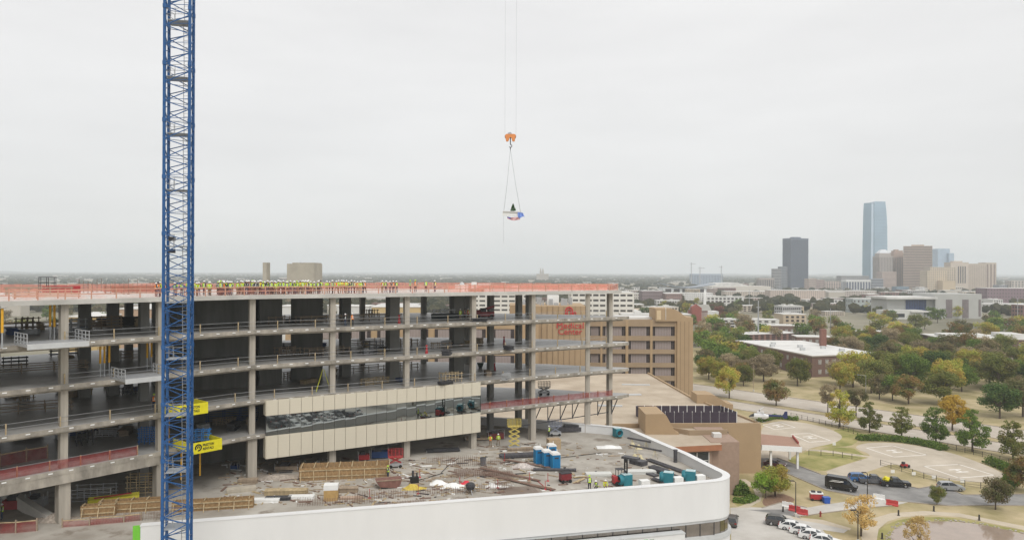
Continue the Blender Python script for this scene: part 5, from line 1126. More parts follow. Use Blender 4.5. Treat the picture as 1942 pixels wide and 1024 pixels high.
# --- helicopter
he = thing('helicopter', 'white and dark blue helicopter parked on the rear pad', 'helicopter', G(1440, 799), R(158))
HB = mat('helicopter_navy', (.03, .04, .12), .3, 0); HW = mat('helicopter_white', (.72, .73, .75), .3, 0)
mb = MB(); prof = [(-2.6, .55, .5, 1.75), (-1.6, .85, .85, 1.6), (0, .95, 1.0, 1.55), (1.4, .85, .9, 1.5), (2.4, .55, .5, 1.35), (2.9, .15, .15, 1.2)]; ns = 10
for (x, ry, rz_, zc) in prof:
    for k in range(ns): an = 2*math.pi*k/ns; mb.v.append((x, ry*math.cos(an), zc+rz_*math.sin(an)))
for i in range(len(prof)-1):
    for k in range(ns): mb.f.append([i*ns+k, i*ns+(k+1) % ns, (i+1)*ns+(k+1) % ns, (i+1)*ns+k]); mb.m.append(1 if 2 <= k+0 <= 2 or (i >= 3 and k < 5) else 0)
mb.obj('fuselage', [HW, CARGL], he, local=True)
MB().tube((-2.2, 0, 1.9), (-7.2, 0, 2.1), .42, .18, 8).obj('tail_boom', HB, he, local=True)
MB().prof([(-6.9, 1.5), (-6.2, 1.9), (-6.9, 3.4), (-7.6, 3.5), (-7.7, 1.6)], -.12, .12, (0, 0, 0), (1, 0, 0), (0, 0, 1), (0, 1, 0)).obj('tail_fin', HB, he, local=True)
MB().lathe([(.55, -.15), (.6, 0), (.55, .15)], (-7.0, 0, 1.9), 14, axis='y').obj('tail_rotor_duct', HB, he, local=True)
MB().bx(-1.2, .6, -.5, .5, 2.4, 2.9).obj('engine_cowl', HW, he, local=True); MB().tube((0, 0, 2.8), (0, 0, 3.4), .12).obj('rotor_mast', DKSTEEL, he, local=True)
for k in range(3): a = R(20+120*k); MB().bar((0, 0, 3.4), (5.2*math.cos(a), 5.2*math.sin(a), 3.35), .28, .05).obj('rotor_blade', mat('rotor_grey', (.5, .5, .5), .5, 0), he, local=True)
for s in (-1, 1): MB().tube((-1.8, s*1.0, .08), (2.2, s*1.0, .08), .06).tube((-.9, s*1.0, .08), (-.8, s*.5, .9), .05).tube((1.1, s*1.0, .08), (1.0, s*.5, .9), .05).obj('skid', STEEL, he, local=True)

# ================================================================ STREET FURNITURE
LAMP = mat('lamp_post_dark', (.05, .045, .04), .6, .1)
def lamp(x, yb, yt, label, arm=1.0, m=LAMP):
    p = G(x, yb); h = (yb-yt)/FPX*p.y; t = thing('street_lamp', label, 'street lamp', p); MB().tube((0, 0, 0), (0, 0, h), .11, .07).obj('pole', m, t, local=True)
    MB().lathe([(.3, 0), (.3, .5), (.15, .7)], (0, 0, 0), 8).obj('base', CONCL, t, local=True); MB().tube((0, 0, h), (-arm, 0, h+.25), .05).obj('arm', m, t, local=True); MB().box((-arm-.35, 0, h+.25), (.8, .3, .14)).obj('lamp_head', m, t, local=True)
lamp(1509, 979, 914, 'dark lamp post by the concrete barriers', .4); lamp(1645, 962, 898, 'thin dark lamp post in front of the parked trucks', .3); lamp(1627, 1030, 970, 'dark lamp post beside the straw-yellow tree', .4)
lamp(1642, 752, 712, 'grey curved-arm lamp post on the park side of the road', 2.2, STEEL); lamp(1429, 742, 690, 'wooden-brown utility pole beside the road', .2, WOODG)
for (x, yb, yt, lb) in ((1438, 645, 570, 'tall pale steel monopole behind the school'), (1575, 632, 585, 'thin distant pole above the park trees'), (1930, 606, 565, 'white far pole right of the museum'), (1421, 590, 548, 'far pole in the middle of town'), (1478, 560, 528, 'thin far mast beside downtown')):
    p = G(x, yb); h = (yb-yt)/FPX*p.y; t = thing('utility_pole', lb, 'pole', p); MB().tube((0, 0, 0), (0, 0, h), .55 if 'monopole' in lb else .3, .35 if 'monopole' in lb else .2).obj('shaft', STEEL, t, local=True); MB().bx(-1.2, 1.2, -.3, .3, h*.82, h*.84).obj('cross_arm', STEEL, t, local=True)
# stadium-type lights behind
def fence(pts, label, gap=2.4, h=1.2, m=LAMP):
    P = [G(x, y) for x, y in pts]; t = thing('fence', label, 'fence', P[0]); rails = MB(); pm_ = MB().bx(-.045, .045, -.045, .045, 0, h+.08).mesh('post', m)
    for a, b in zip(P[:-1], P[1:]):
        L = (b-a).length; d = (b-a)/L; n_ = max(1, round(L/gap))
        for k in range(n_): wpiece('post', pm_, t, a+d*(L*k/n_))
        for z in (.2, .62, h): rails.bar(a+Vector((0, 0, z)), b+Vector((0, 0, z)), .03, .04)
    rails.obj('rails', m, t)
fence([(1500, 790), (1542, 800), (1590, 812), (1628, 826)], 'dark rail fence behind the rear helipad'); fence([(1782, 846), (1830, 858), (1880, 870), (1930, 884)], 'dark rail fence between kerb trees and right helipad')
fence([(1670, 882), (1710, 894), (1752, 907), (1800, 918), (1860, 926), (1900, 926)], 'dark rail fence in front of the right helipad'); fence([(1534, 863), (1580, 864), (1634, 874)], 'low dark fence on the green lawn')
for i, (x, y) in enumerate(((1693, 899), (1733, 903), (1771, 910), (1582, 846), (1825, 917))):
    t = thing('ground_sign', 'small white sign on the grass by the helipad', 'sign', G(x, y), 0, 'small white signs by the helipads'); MB().bx(-.4, .4, -.03, .03, .3, .95).obj('board', WHITE2, t, local=True); MB().bx(-.04, .04, .035, .08, 0, .9).obj('post', STEEL, t, local=True)
def barrier(x, y, rz, m, lb, g): 
    t = thing('traffic_barrier', lb, 'barrier', G(x, y), rz, g); MB().prof([(-.3, 0), (-.3, .2), (-.14, .4), (-.1, 1.0), (.1, 1.0), (.14, .4), (.3, .2), (.3, 0)], -1.0, 1.0, (0, 0, 0), (0, 1, 0), (0, 0, 1), (1, 0, 0)).obj('shell', m, t, local=True)
    for s in (-1, 1): MB().box((s*.5, 0, 1.03), (.2, .2, .05)).obj('filler_cap', m, t, local=True)
RB = mat('barrier_red', (.50, .06, .06), .5, .05); 
for (x, y, m, lb) in ((1494, 962, WHITE2, 'white plastic barrier at the end of the red pair'), (1507, 969, RB, 'red plastic barrier next to the white one by the lamp'), (1521, 975, RB, 'red plastic barrier farther from the lamp-side white one'), (1667, 947, WHITE2, 'white plastic barrier alone on the driveway'), (1692, 958, RB, 'red plastic barrier alone on the concrete apron')): barrier(x, y, R(-38), m, lb, 'plastic traffic barriers')
t = thing('site_trailer_cart', 'red cart with black and white top on the dry lawn', 'cart', G(1548, 948), R(-10)); MB().bx(-1.1, 1.1, -.6, .6, .3, 1.3).obj('body', RED, t, local=True); MB().bx(-1.15, 1.15, -.65, .65, 1.3, 1.5).obj('top', WHITE2, t, local=True); MB().bx(-.9, -.2, -.3, .3, 1.5, 1.8).obj('crate', DKSTEEL, t, local=True); MB().bx(.2, .9, -.3, .3, 1.5, 1.75).obj('crate', DKSTEEL, t, local=True)
for s in (-.8, .8): MB().lathe([(.25, -.65), (.25, .65)], (s, 0, .25), 10, axis='y').obj('axle_wheels', TYRE, t, local=True)
t = thing('blue_bin', 'blue bin beside the red cart', 'bin', G(1567, 953)); MB().prof([(-.5, 0), (.5, 0), (.6, 1.0), (-.6, 1.0)], -.5, .5, (0, 0, 0), (1, 0, 0), (0, 0, 1), (0, 1, 0)).obj('tub', mat('bin_blue', (.03, .10, .40), .5, .05), t, local=True); MB().bx(-.65, .65, -.55, .55, 1.0, 1.1).obj('lid', MATS['bin_blue'], t, local=True)
t = thing('fire_hydrant', 'small dark red fire hydrant on the lawn edge', 'hydrant', G(1556, 979)); MB().lathe([(.22, 0), (.15, .1), (.15, .7), (.2, .72), (.14, .9), (.04, 1.0)], (0, 0, 0), 8).obj('barrel', mat('hydrant_red', (.28, .05, .04), .6, .1), t, local=True); MB().tube((-.28, 0, .55), (.28, 0, .55), .07).obj('outlets', MATS['hydrant_red'], t, local=True)
for (x, y, lb) in ((1704, 977, 'dark bollard at the pond path near the bare tree'), (1771, 969, 'dark bollard below the small olive tree'), (1857, 986, 'dark bollard at the pond bank'), (1673, 1021, 'dark bollard at the lower pond path'), (1485, 970, 'dark cone-based post beside the white barrier')):
    t = thing('bollard', lb, 'bollard', G(x, y)); MB().lathe([(.16, 0), (.14, .9), (.1, 1.0)], (0, 0, 0), 8).obj('post', WOODG if 0 else LAMP, t, local=True); MB().lathe([(.28, 0), (.2, .06)], (0, 0, 0), 8).obj('base', LAMP, t, local=True)
t = thing('red_mower', 'red riding mower with driver seat on the helipad edge', 'mower', G(1716, 886), .4); MB().bx(-.8, .5, -.45, .45, .3, .8).obj('body', RED, t, local=True); MB().bx(-.7, -.2, -.3, .3, .8, 1.3).obj('seat', DKSTEEL, t, local=True); MB().bx(.4, 1.2, -.4, .4, .25, .6).obj('deck', mat('mower_grey', (.3, .28, .27), .6, .1), t, local=True)
for (x, s) in ((-.6, -1), (-.6, 1), (.7, -1), (.7, 1)): piece('wheel', wheel_t, t, (x, s*.5, .3), scale=(.85, .85, .85))

# ================================================================ PEOPLE
def skin_body(name, verts, edges, rad, mats, matf):
    me = bpy.data.meshes.new(name); me.from_pydata(verts, edges, []); o = bpy.data.objects.new(name, me); col.objects.link(o)
    md = o.modifiers.new('s', 'SKIN'); md.use_smooth_shade = True
    sv = me.skin_vertices[0].data
    for i, r_ in enumerate(rad): sv[i].radius = r_ if isinstance(r_, tuple) else (r_, r_); sv[i].use_root = (i == 0)
    ms_ = o.modifiers.new('u', 'SUBSURF'); ms_.levels = 1; dg = bpy.context.evaluated_depsgraph_get(); out = bpy.data.meshes.new_from_object(o.evaluated_get(dg))
    bpy.data.objects.remove(o); bpy.data.meshes.remove(me); out.materials.clear()
    for m in mats: out.materials.append(m)
    for p in out.polygons: p.material_index = matf(p.center)
    out.name = name; return out
JEANS = [mat('jeans_navy', (.04, .06, .11), .9, .2, 9), mat('trousers_tan', (.23, .17, .11), .9, .2, 9), mat('trousers_dark', (.03, .03, .035), .9, .2, 9)]
SHIRT = [mat('shirt_grey', (.18, .18, .19), .9, .1), mat('shirt_dark', (.035, .035, .045), .9, .1), mat('shirt_hiviz', (.52, .66, .03), .8, .1)]
SKIN = mat('skin', (.38, .22, .15), .6, 0); BOOT = mat('boot', (.06, .04, .03), .8, 0)
E_ = [(0, 1), (1, 2), (2, 3), (3, 4), (4, 5), (2, 6), (6, 7), (7, 8), (8, 9), (2, 10), (10, 11), (11, 12), (12, 13), (0, 14), (14, 15), (15, 16), (16, 17), (0, 18), (18, 19), (19, 20), (20, 21)]
RAD = [(.165, .125), (.15, .115), (.185, .125), .065, .098, .085, .075, .055, .042, .04, .075, .055, .042, .04, .105, .075, .055, .05, .105, .075, .055, .05]
def posev(arm, leg=None):
    V = [(0, 0, .98), (0, .01, 1.18), (0, 0, 1.38), (0, .01, 1.52), (0, .03, 1.62), (0, .02, 1.73)]
    for s in (-1, 1): V += [(s*.20, 0, 1.42)]+[(s*a, b, c) for a, b, c in arm]
    L = leg or [(.10, 0, .88), (.12, .03, .50), (.13, -.01, .10), (.14, .14, .05)]
    for s in (-1, 1): V += [(s*a, b, c) for a, b, c in L]
    return V
POSES = {'stand': posev([(.27, -.02, 1.15), (.26, .08, .92), (.25, .12, .83)]), 'folded': posev([(.27, .04, 1.16), (.14, .24, 1.20), (.03, .27, 1.22)]), 'phone': posev([(.26, .10, 1.20), (.14, .28, 1.40), (.08, .32, 1.48)]),
         'wide': posev([(.29, .0, 1.17), (.33, .06, .95), (.34, .10, .86)], [(.11, 0, .88), (.19, .04, .50), (.24, -.02, .10), (.27, .12, .05)])}
kn = [(0, 0, .48), (0, .08, .68), (0, .16, .86), (0, .22, .98), (0, .27, 1.07), (0, .27, 1.18)]
for s in (-1, 1): kn += [(s*.2, .17, .9), (s*.25, .3, .68), (s*.18, .5, .52), (s*.15, .58, .46)]
for s in (-1, 1): kn += [(s*.11, .02, .42), (s*.15, .36, .30), (s*.14, .04, .08), (s*.14, .16, .05)]
POSES['kneel'] = kn
BODY = {}
for pn, V in POSES.items():
    for j in range(3):
        hz = 1.50 if pn != 'kneel' else .95; wz = .96 if pn != 'kneel' else .47
        hands = [Vector(V[9]), Vector(V[13])]
        BODY[pn, j] = skin_body('body', V, E_, RAD, [JEANS[j], SHIRT[(j+1) % 3], SKIN, BOOT], lambda c, hz=hz, wz=wz, hands=hands, pn=pn: 2 if c.z > hz or min((c-h).length for h in hands) < .085 else (3 if c.z < .1 else (0 if c.z < wz else 1)))
def vestmesh(m, kneel=False):
    mb = MB(); rings = [(.94, .20, .155), (1.06, .195, .15), (1.11, .195, .15), (1.24, .205, .155), (1.40, .215, .155), (1.47, .13, .11)]; n_ = 12
    for (z, a, b) in rings:
        for k in range(n_):
            an = 2*math.pi*k/n_; y = b*math.sin(an); zz = z
            if kneel: y, zz = y+(z-.94)*.42, .46+(z-.94)*.9
            mb.v.append((a*math.cos(an), y, zz))
    for i in range(5):
        for k in range(n_): mb.f.append([i*n_+k, i*n_+(k+1) % n_, (i+1)*n_+(k+1) % n_, (i+1)*n_+k]); mb.m.append(1 if i == 1 or (k in (1, 4, 7, 10) and 1 < i < 4) else 0)
    return mb.mesh('vest', [m, mat('reflective_tape', (.62, .64, .6), .4, 0)], smooth=True)
VC = {'lime': mat('vest_lime', (.52, .74, .02), .7, .05), 'orange': mat('vest_orange', (.85, .22, .02), .7, .05), 'yellow': mat('vest_yellow', (.80, .60, .03), .7, .05), 'red': mat('vest_red', (.62, .07, .05), .7, .05), 'black': mat('jacket_black', (.025, .025, .03), .8, 0)}
VEST = {(k, b): vestmesh(m, b) for k, m in VC.items() for b in (False, True)}
HC = {'white': mat('hat_white', (.75, .75, .74), .4, 0), 'dark': mat('hat_dark', (.05, .05, .07), .4, 0), 'lime': mat('hat_lime', (.45, .65, .08), .4, 0), 'grey': mat('hat_grey', (.4, .4, .42), .4, 0)}
HAT = {k: MB().lathe([(.165, .0), (.17, .015), (.125, .03), (.12, .08), (.08, .135), (.02, .155)], (0, 0, 0), 10).mesh('hard_hat', m, smooth=True) for k, m in HC.items()}
def person(p, rz, vest, hat, where, group, pose='stand', h=None):
    t = thing('person', 'worker in %s vest and %s hard hat%s %s' % (vest, hat, PW_[pose] if group == gc else '', where), 'person', p, rz, group); s = h or rnd.uniform(.95, 1.06); t.scale = (s, s, s)
    piece('body', BODY[pose, rnd.randrange(3)], t); piece('vest', VEST[vest, pose == 'kneel'], t); hp = (0, .025, 1.66) if pose != 'kneel' else (0, .27, 1.12)
    piece('hard_hat', HAT[hat], t, hp); return t
RT = 39.85
gc = 'workers crowded along the roof edge'; PW_ = {'stand': ', arms down,', 'folded': ', arms folded,', 'phone': ', hands raised,', 'wide': ', legs apart,', 'kneel': ''}
def roofpt(xpx, back):
    """a point on the roof deck at image column xpx, `back` metres behind the front edge"""
    for a, b in zip(C[:-1], C[1:]):
        xa, xb = CX+FPX*a[0]/a[1], CX+FPX*b[0]/b[1]
        if xa <= xpx <= xb:
            k = (xpx-CX)/FPX; den = (b[0]-a[0])-k*(b[1]-a[1]); t_ = (k*a[1]-a[0])/den; p = Vector((a[0]+(b[0]-a[0])*t_, a[1]+(b[1]-a[1])*t_)); return p*(1+back/p.length)
    p = Vector((12.7, 123.5)); return p*(1+back/p.length)
gc = 'workers crowded along the roof edge'
xs = []
for k in range(175): xs.append((rnd.choice([rnd.uniform(414, 440), rnd.uniform(446, 520), rnd.uniform(455, 540), rnd.uniform(470, 612), rnd.uniform(520, 612)]), rnd.uniform(1.6, 6.5)))
for k in range(14): xs.append((rnd.uniform(328, 402), rnd.uniform(1.6, 4.5)))
xs += [(300, 2.0), (304, 2.6), (296, 3.2)]
placed = []
for (x, b) in xs:
    p = roofpt(x, b)
    if any((p-q).length < .44 for q in placed): continue
    placed.append(p); v = rnd.choices(['lime', 'orange', 'yellow', 'black'], [10, 2, 1, 1.2])[0]; hh = rnd.choices(['white', 'dark', 'grey', 'lime'], [8, 2, 1.5, 1])[0]
    if x < 310: v = 'orange'
    person((p.x, p.y, RT), rnd.uniform(-.9, .9)+R(rnd.choice([0, 20, 180, 200])), v, hh, 'in the roof crowd', gc, rnd.choice(['stand', 'stand', 'folded', 'phone', 'wide']))
for (x, b, v) in ((638, 2, 'orange'), (648, 2.5, 'yellow'), (642, 3.4, 'lime'), (652, 3.6, 'orange'), (662, 3.2, 'lime'), (678, 3.0, 'orange'), (688, 3.4, 'lime'), (631, 1.8, 'lime'), (657, 1.6, 'yellow'), (667, 2, 'lime'), (672, 2.4, 'white'), (684, 2, 'lime'), (692, 1.8, 'orange'), (625, 3, 'orange'), (620, 2.5, 'lime')):
    p = roofpt(x, b); person((p.x, p.y, RT), rnd.uniform(0, 6), v if v in VC else 'yellow', 'white', 'in the loose row beside the roof crowd', 'workers beside the roof crowd', rnd.choice(['stand', 'folded', 'wide']))
for (x, b, v) in ((725, 2.5, 'red'), (732, 3, 'lime'), (740, 2.2, 'orange'), (746, 2.4, 'orange'), (752, 3, 'lime')):
    p = roofpt(x, b); person((p.x, p.y, RT), rnd.uniform(0, 6), v, 'white', 'in the small group apart on the roof', 'small group of workers on the roof', rnd.choice(['stand', 'wide']))
for (x, b, v, hh, w_) in ((778, 9, 'lime', 'lime', 'far back on the open roof'), (788, 6, 'orange', 'lime', 'walking alone mid roof'), (808, 5, 'lime', 'grey', 'standing on the roof above the tan wing'), (825, 4, 'yellow', 'white', 'last in line along the open roof')):
    p = roofpt(x, b); person((p.x, p.y, RT), rnd.uniform(0, 6), v, hh, w_, 'workers spread along the open roof')
def on(x, y, z): return G(x, y, z)
S2, S3, S4, S5 = [z+TH for z in ZB[1:]]
person(on(655, 618.5, S2), 2.5, 'black', 'white', 'on the sixth floor beside the pier', None); person(on(668, 618.5, S2), 2.9, 'orange', 'white', 'beside a colleague on the sixth floor', None)
person(on(873, 607, S2), 1, 'lime', 'white', 'by the thick pier on the sixth floor', None); person(on(882, 606, S2), 2, 'red', 'dark', 'leaning by a sixth floor column', None); person(on(888, 606, S2), 2.6, 'red', 'white', 'talking by a sixth floor column', None)
person(on(1118, 929, DK), .3, 'lime', 'lime', 'standing on the podium deck', None, 'stand', 1.04); person(on(1132, 928, DK), 2.5, 'lime', 'white', 'kneeling on the deck beside the standing man', None, 'kneel'); person(on(1147, 927, DK), 3.3, 'yellow', 'white', 'crouching over pipework on the deck', None, 'kneel')
person(on(930, 847, DK), 3.0, 'orange', 'dark', 'with back turned under the frame', None, 'folded'); person(on(945, 844, DK), 2.8, 'lime', 'white', 'under the frame with arms at work', None, 'wide'); person(on(1041, 828, DK), 1, 'lime', 'white', 'beside the grey lift under the frame', None)
person(on(292, 776, S4), 3, 'orange', 'lime', 'at the column on the fourth open floor', None); person(on(736, 907, DK), 2, 'lime', 'lime', 'behind the brown skip on the deck', None, 'folded'); person(on(4, 985, DK), 2, 'lime', 'white', 'by the lower left red net', None)
# ================================================================ SITE EQUIPMENT
def edge_pts(i0, i1, inset, spacing):
    out = []; P = [Vector(c) for c in (C+tip[:3])]; acc = 0
    for a, b in zip(P[i0:i1], P[i0+1:i1+1]):
        d = b-a; L = d.length; d /= L; nn = Vector((-d.y, d.x)); k = max(0, spacing-acc) if out else .3
        while k < L: out.append((a+d*k+nn*inset, d)); k += spacing
        acc = L-(k-spacing)
    return out
postw = MB().bx(-.05, .05, -.07, .07, 0, 1.1).mesh('post', WOODL)
def guard(label, z, i0, i1, spacing=5.0, inset=.5, net=None, nh=1.1, rail=None, post=postw, group=None):
    E = edge_pts(i0, i1, inset, spacing); t = thing('guard_rail', label, 'guard rail', (E[0][0].x, E[0][0].y, z), 0, group); cab = MB()
    for (p, d) in E: wpiece('post', post, t, (p.x, p.y, z), math.atan2(d.y, d.x))
    for (a, _), (b, _) in zip(E[:-1], E[1:]):
        for h in (.55, 1.05):
            if rail: cab.bar((a.x, a.y, z+h), (b.x, b.y, z+h), .05, .10)
            else: cab.tube((a.x, a.y, z+h), (b.x, b.y, z+h), .018, n=5)
    cab.obj('rails' if rail else 'cables', rail or STEEL, t)
    if net:
        mb = MB()
        for (a, _), (b, _) in zip(E[:-1], E[1:]):
            n_ = 4; o = Vector((rnd.uniform(-.1, .1), rnd.uniform(-.1, .1)))
            for k in range(n_):
                p = a+(b-a)*(k/n_); q = a+(b-a)*((k+1)/n_); sg = lambda u: .07*math.sin(math.pi*u)
                mb.add([(p.x+.06, p.y-.08, z+.03), (q.x+.06, q.y-.08, z+.03), (q.x+.06, q.y-.08, z+nh-sg((k+1)/n_)), (p.x+.06, p.y-.08, z+nh-sg(k/n_))], [(0, 1, 2, 3)])
        mb.obj('net', net, t)
    return t
gg = 'guard rails along the open floor edges'
guard('post and cable guard along the sixth floor edge below the roof', S2, 2, 10, 5.0, group=gg); guard('post and cable guard along the fifth floor edge', S3, 2, 10, 5.0, group=gg); guard('post and cable guard along the fourth open floor edge', S4, 1, 9, 5.0, group=gg)
railw = mat('rail_pinkish', (.55, .34, .25), .8, .1, 2)
postp = MB().bx(-.05, .05, -.06, .06, 0, 1.15).mesh('post', railw)
guard('pink-orange netted guard rail along the front roof edge', RT, 1, 10, 2.6, .45, NETP, 1.12, railw, postp)
guard('red netted guard along the third open floor right of the cladding', S5, 7, 11, 3.0, .5, NETR, 1.0)
guard('red netted guard along the third open floor left of the crane', S5, 1, 3, 3.0, .5, NETR, 1.05)
# rear roof edge: taller orange net with posts
P = [Vector(p) for p in [(18.6, 127.7), (17.5, 128.8)]+rear[:]]; t = thing('guard_rail', 'bright orange net fence along the rear roof edge', 'guard rail', (P[0].x, P[0].y, RT)); netm = MB()
for a, b in zip(P[:-1], P[1:]):
    L = (b-a).length; d = (b-a)/L; k = 0; nn = Vector((-d.y, d.x))*.45
    n_ = max(1, round(L/2.8))
    for q in range(n_): p = a+d*(L*q/n_)+nn; wpiece('post', postp, t, (p.x, p.y, RT), 0)
    for q in range(n_):
        p = a+d*(L*q/n_)+nn; r_ = a+d*(L*(q+1)/n_)+nn; h1 = 1.1+rnd.uniform(-.06, .06); netm.add([(p.x, p.y, RT+.02), (r_.x, r_.y, RT+.02), (r_.x, r_.y, RT+h1), (p.x, p.y, RT+h1)], [(0, 1, 2, 3)])
netm.obj('net', NETO, t)
# second orange net across the deck
P = [Vector(roofpt(850, 2.4)), Vector(roofpt(900, 2.0)), Vector(roofpt(1000, 2.2)), Vector(roofpt(1100, 2.4)), Vector((16.4, 127.4))]; mb = MB()
for a, b in zip(P[:-1], P[1:]): mb.add([(a.x, a.y, RT+.02), (b.x, b.y, RT+.02), (b.x, b.y, RT+1.1), (a.x, a.y, RT+1.12)], [(0, 1, 2, 3)])
t = thing('net_fence', 'dense orange net fence standing at the right end of the roof', 'net fence', (P[0].x, P[0].y, RT)); mb.obj('net', NETO, t)
for a, b in zip(P[:-1], P[1:]):
    for q in range(3): p = a+(b-a)*(q/3); wpiece('post', postp, t, (p.x, p.y+.05, RT))
# --- generic small kit
def stack(name, label, cat, p, rz, n, d, m, gap=.02, group=None, jit=.05):
    t = thing(name, label, cat, p, rz, group)
    me = MB().bx(-d[0]/2, d[0]/2, -d[1]/2, d[1]/2, 0, d[2]).mesh('board' if 'lumber' in name or 'panel' in name else 'piece', m)
    for k in range(n): piece(me.name.split('.')[0], me, t, (rnd.uniform(-jit, jit), rnd.uniform(-jit, jit), k*(d[2]+gap)), rnd.uniform(-.02, .02))
    return t
def bundle(name, label, cat, p, rz, nx, nz2, L, r, m, group=None):
    t = thing(name, label, cat, p, rz, group); me = MB().tube((-L/2, 0, 0), (L/2, 0, 0), r, n=8).mesh('pipe', m)
    for j in range(nz2):
        for k in range(nx-(j % 2)*0): piece('pipe', me, t, (rnd.uniform(-.15, .15), (k-nx/2)*2.05*r, r+.12+j*2.0*r))
    for s in (-.3, .3): MB().bx(s*L-.06, s*L+.06, -nx*r, nx*r, 0, .11).obj('skid', WOODG, t, local=True)
    return t
def heap(name, label, cat, p, s, m, seed, n=9):
    r = random.Random(seed); mb = MB()
    N_ = 14; g = [[None]*(N_+1) for _ in range(N_+1)]; off = [(r.uniform(-.6, .6), r.uniform(-.5, .5), r.uniform(.25, .6), r.uniform(.4, 1)) for _ in range(n)]
    for i in range(N_+1):
        for j in range(N_+1):
            u, v = i/N_*2-1, j/N_*2-1; h = .55*sum(c*math.exp(-((u-a)**2+(v-b)**2)/(.3*e)) for a, b, c, e in off)*max(0, 1-u*u)*max(0, 1-v*v)+r.uniform(0, .22)*max(0, 1-u*u)*max(0, 1-v*v)
            g[i][j] = (p[0]+u*s[0]+r.uniform(-.05, .05), p[1]+v*s[1], p[2]+.01+min(.9+r.uniform(-.08, .08), h)*s[2])
    for i in range(N_):
        for j in range(N_): mb.add([g[i][j], g[i+1][j], g[i+1][j+1], g[i][j+1]], [(0, 1, 2, 3)])
    return tag(mb.obj(name, m), label, cat)
def scissor(p, rz, m, h, label, deckm=STEEL):
    t = thing('scissor_lift', label, 'scissor lift', p, rz); MB().bx(-.95, .95, -.4, .4, .25, .65).obj('chassis', deckm, t, local=True)
    for (x, s) in ((-.65, -1), (-.65, 1), (.65, -1), (.65, 1)): piece('wheel', wheel_t, t, (x, s*.4, .22), scale=(.65, .8, .65))
    n_ = max(1, round(h/.7)); mb = MB(); z = .65; dz = h/n_
    for k in range(n_):
        for y in (-.3, .3): mb.bar((-.8, y, z), (.8, y, z+dz), .07, .1); mb.bar((.8, y*.9, z), (-.8, y*.9, z+dz), .07, .1)
        z += dz
    mb.obj('scissor_arms', m, t, local=True); MB().bx(-1.0, 1.0, -.42, .42, z, z+.1).obj('platform', m, t, local=True)
    mb = MB()
    for x in (-1, -.5, 0, .5, 1):
        for y in (-.4, .4): mb.bar((x, y, z+.1), (x, y, z+1.1), .045)
    for hh in (.35, .7, 1.1):
        for y in (-.4, .4): mb.bar((-1, y, z+hh), (1, y, z+hh), .045)
        for x in (-1, 1): mb.bar((x, -.4, z+hh), (x, .4, z+hh), .045)
    mb.obj('guard_cage', m, t, local=True); return t
# --- podium deck
g3 = 'portable toilets on the podium deck'
for (x, y, lb) in ((1021, 878, 'blue portable toilet with white roof standing nearest the tan crate'), (1037, 884, 'blue portable toilet in the middle of the row'), (1053, 889, 'blue portable toilet at the end by the long black pipe'), (1046, 872, 'blue portable toilet half hidden behind the row')):
    t = thing('portable_toilet', lb, 'toilet', on(x, y, DK), R(16), g3); MB().bx(-.55, .55, -.58, .58, .05, 2.05).obj('cabin', TBLUE, t, local=True)
    MB().prof([(-.62, 2.05), (.62, 2.05), (.5, 2.28), (0, 2.36), (-.5, 2.28)], -.64, .64, (0, 0, 0), (1, 0, 0), (0, 0, 1), (0, 1, 0)).obj('roof', WHITE2, t, local=True)
    MB().bx(-.4, .4, -.62, -.585, .15, 1.95).obj('door', mat('toilet_blue_door', (.015, .17, .37), .45, .05), t, local=True); MB().bx(-.3, .3, -.64, -.622, 1.55, 1.75).obj('vent', DKSTEEL, t, local=True); MB().bx(-.6, .6, -.62, .62, 0, .05).obj('skid', DKSTEEL, t, local=True); MB().tube((.4, .45, 2.2), (.4, .45, 2.6), .05).obj('vent_pipe', WHITE2, t, local=True)
t = thing('wooden_crate', 'tan plywood crate behind the portable toilets', 'crate', on(1050, 850, DK), R(14)); MB().bx(-.95, .95, -.7, .7, 0, 1.5).obj('box', mat('plywood_tan', (.42, .31, .20), .8, .1, 2), t, local=True); [MB().bx(x-.06, x+.06, -.74, -.705, 0, 1.5).obj('batten', WOODL, t, local=True) for x in (-.88, 0, .88)]
scissor(on(975, 853, DK), R(10), YEL if 0 else mat('lift_yellow', (.62, .50, .14), .5, .1), 2.9, 'yellow scissor lift raised beside the column'); scissor(on(750, 886, DK), R(12), RED, .75, 'red scissor lift lowered at the edge of the frame')
scissor(on(1053, 826, DK), R(5), mat('lift_grey', (.25, .27, .33), .5, .1), .9, 'grey lift under the right end of the frame'); scissor(on(1030, 730, S4) if 0 else on(1032, 749, S5), R(10), DKSTEEL, .6, 'dark small lift on the red netted floor')
for (x, y, rz, lb) in ((1170, 829, R(-70), 'teal fan housing standing alone by the parapet curve'), (1268, 917, R(160), 'teal fan housing beside black duct bundles'), (1310, 914, R(160), 'teal fan housing nearest the rounded parapet corner'), (1188, 921, R(200), 'teal fan housing behind the red forklift')):
    t = thing('fan_housing', lb, 'fan', on(x, y, DK), rz, 'teal fans on the podium deck'); MB().bx(-.6, .6, -.5, .5, .15, 1.5).obj('housing', TEAL, t, local=True); MB().lathe([(.62, 0), (.66, .25), (.55, .5), (.50, .5), (.32, .12)], (.6, 0, .85), 18, axis='x').obj('inlet_cone', TEAL, t, local=True); MB().lathe([(.3, 0), (.3, .02)], (1.0-.2, 0, .85), 12, axis='x').obj('impeller', DKSTEEL, t, local=True); MB().bx(-.6, .6, -.5, .5, 1.5, 1.54).obj('cover', mat('teal_pale', (.45, .58, .60), .5, .1), t, local=True); MB().bx(-.7, .7, -.6, .6, 0, .14).obj('pallet', WOODG, t, local=True)
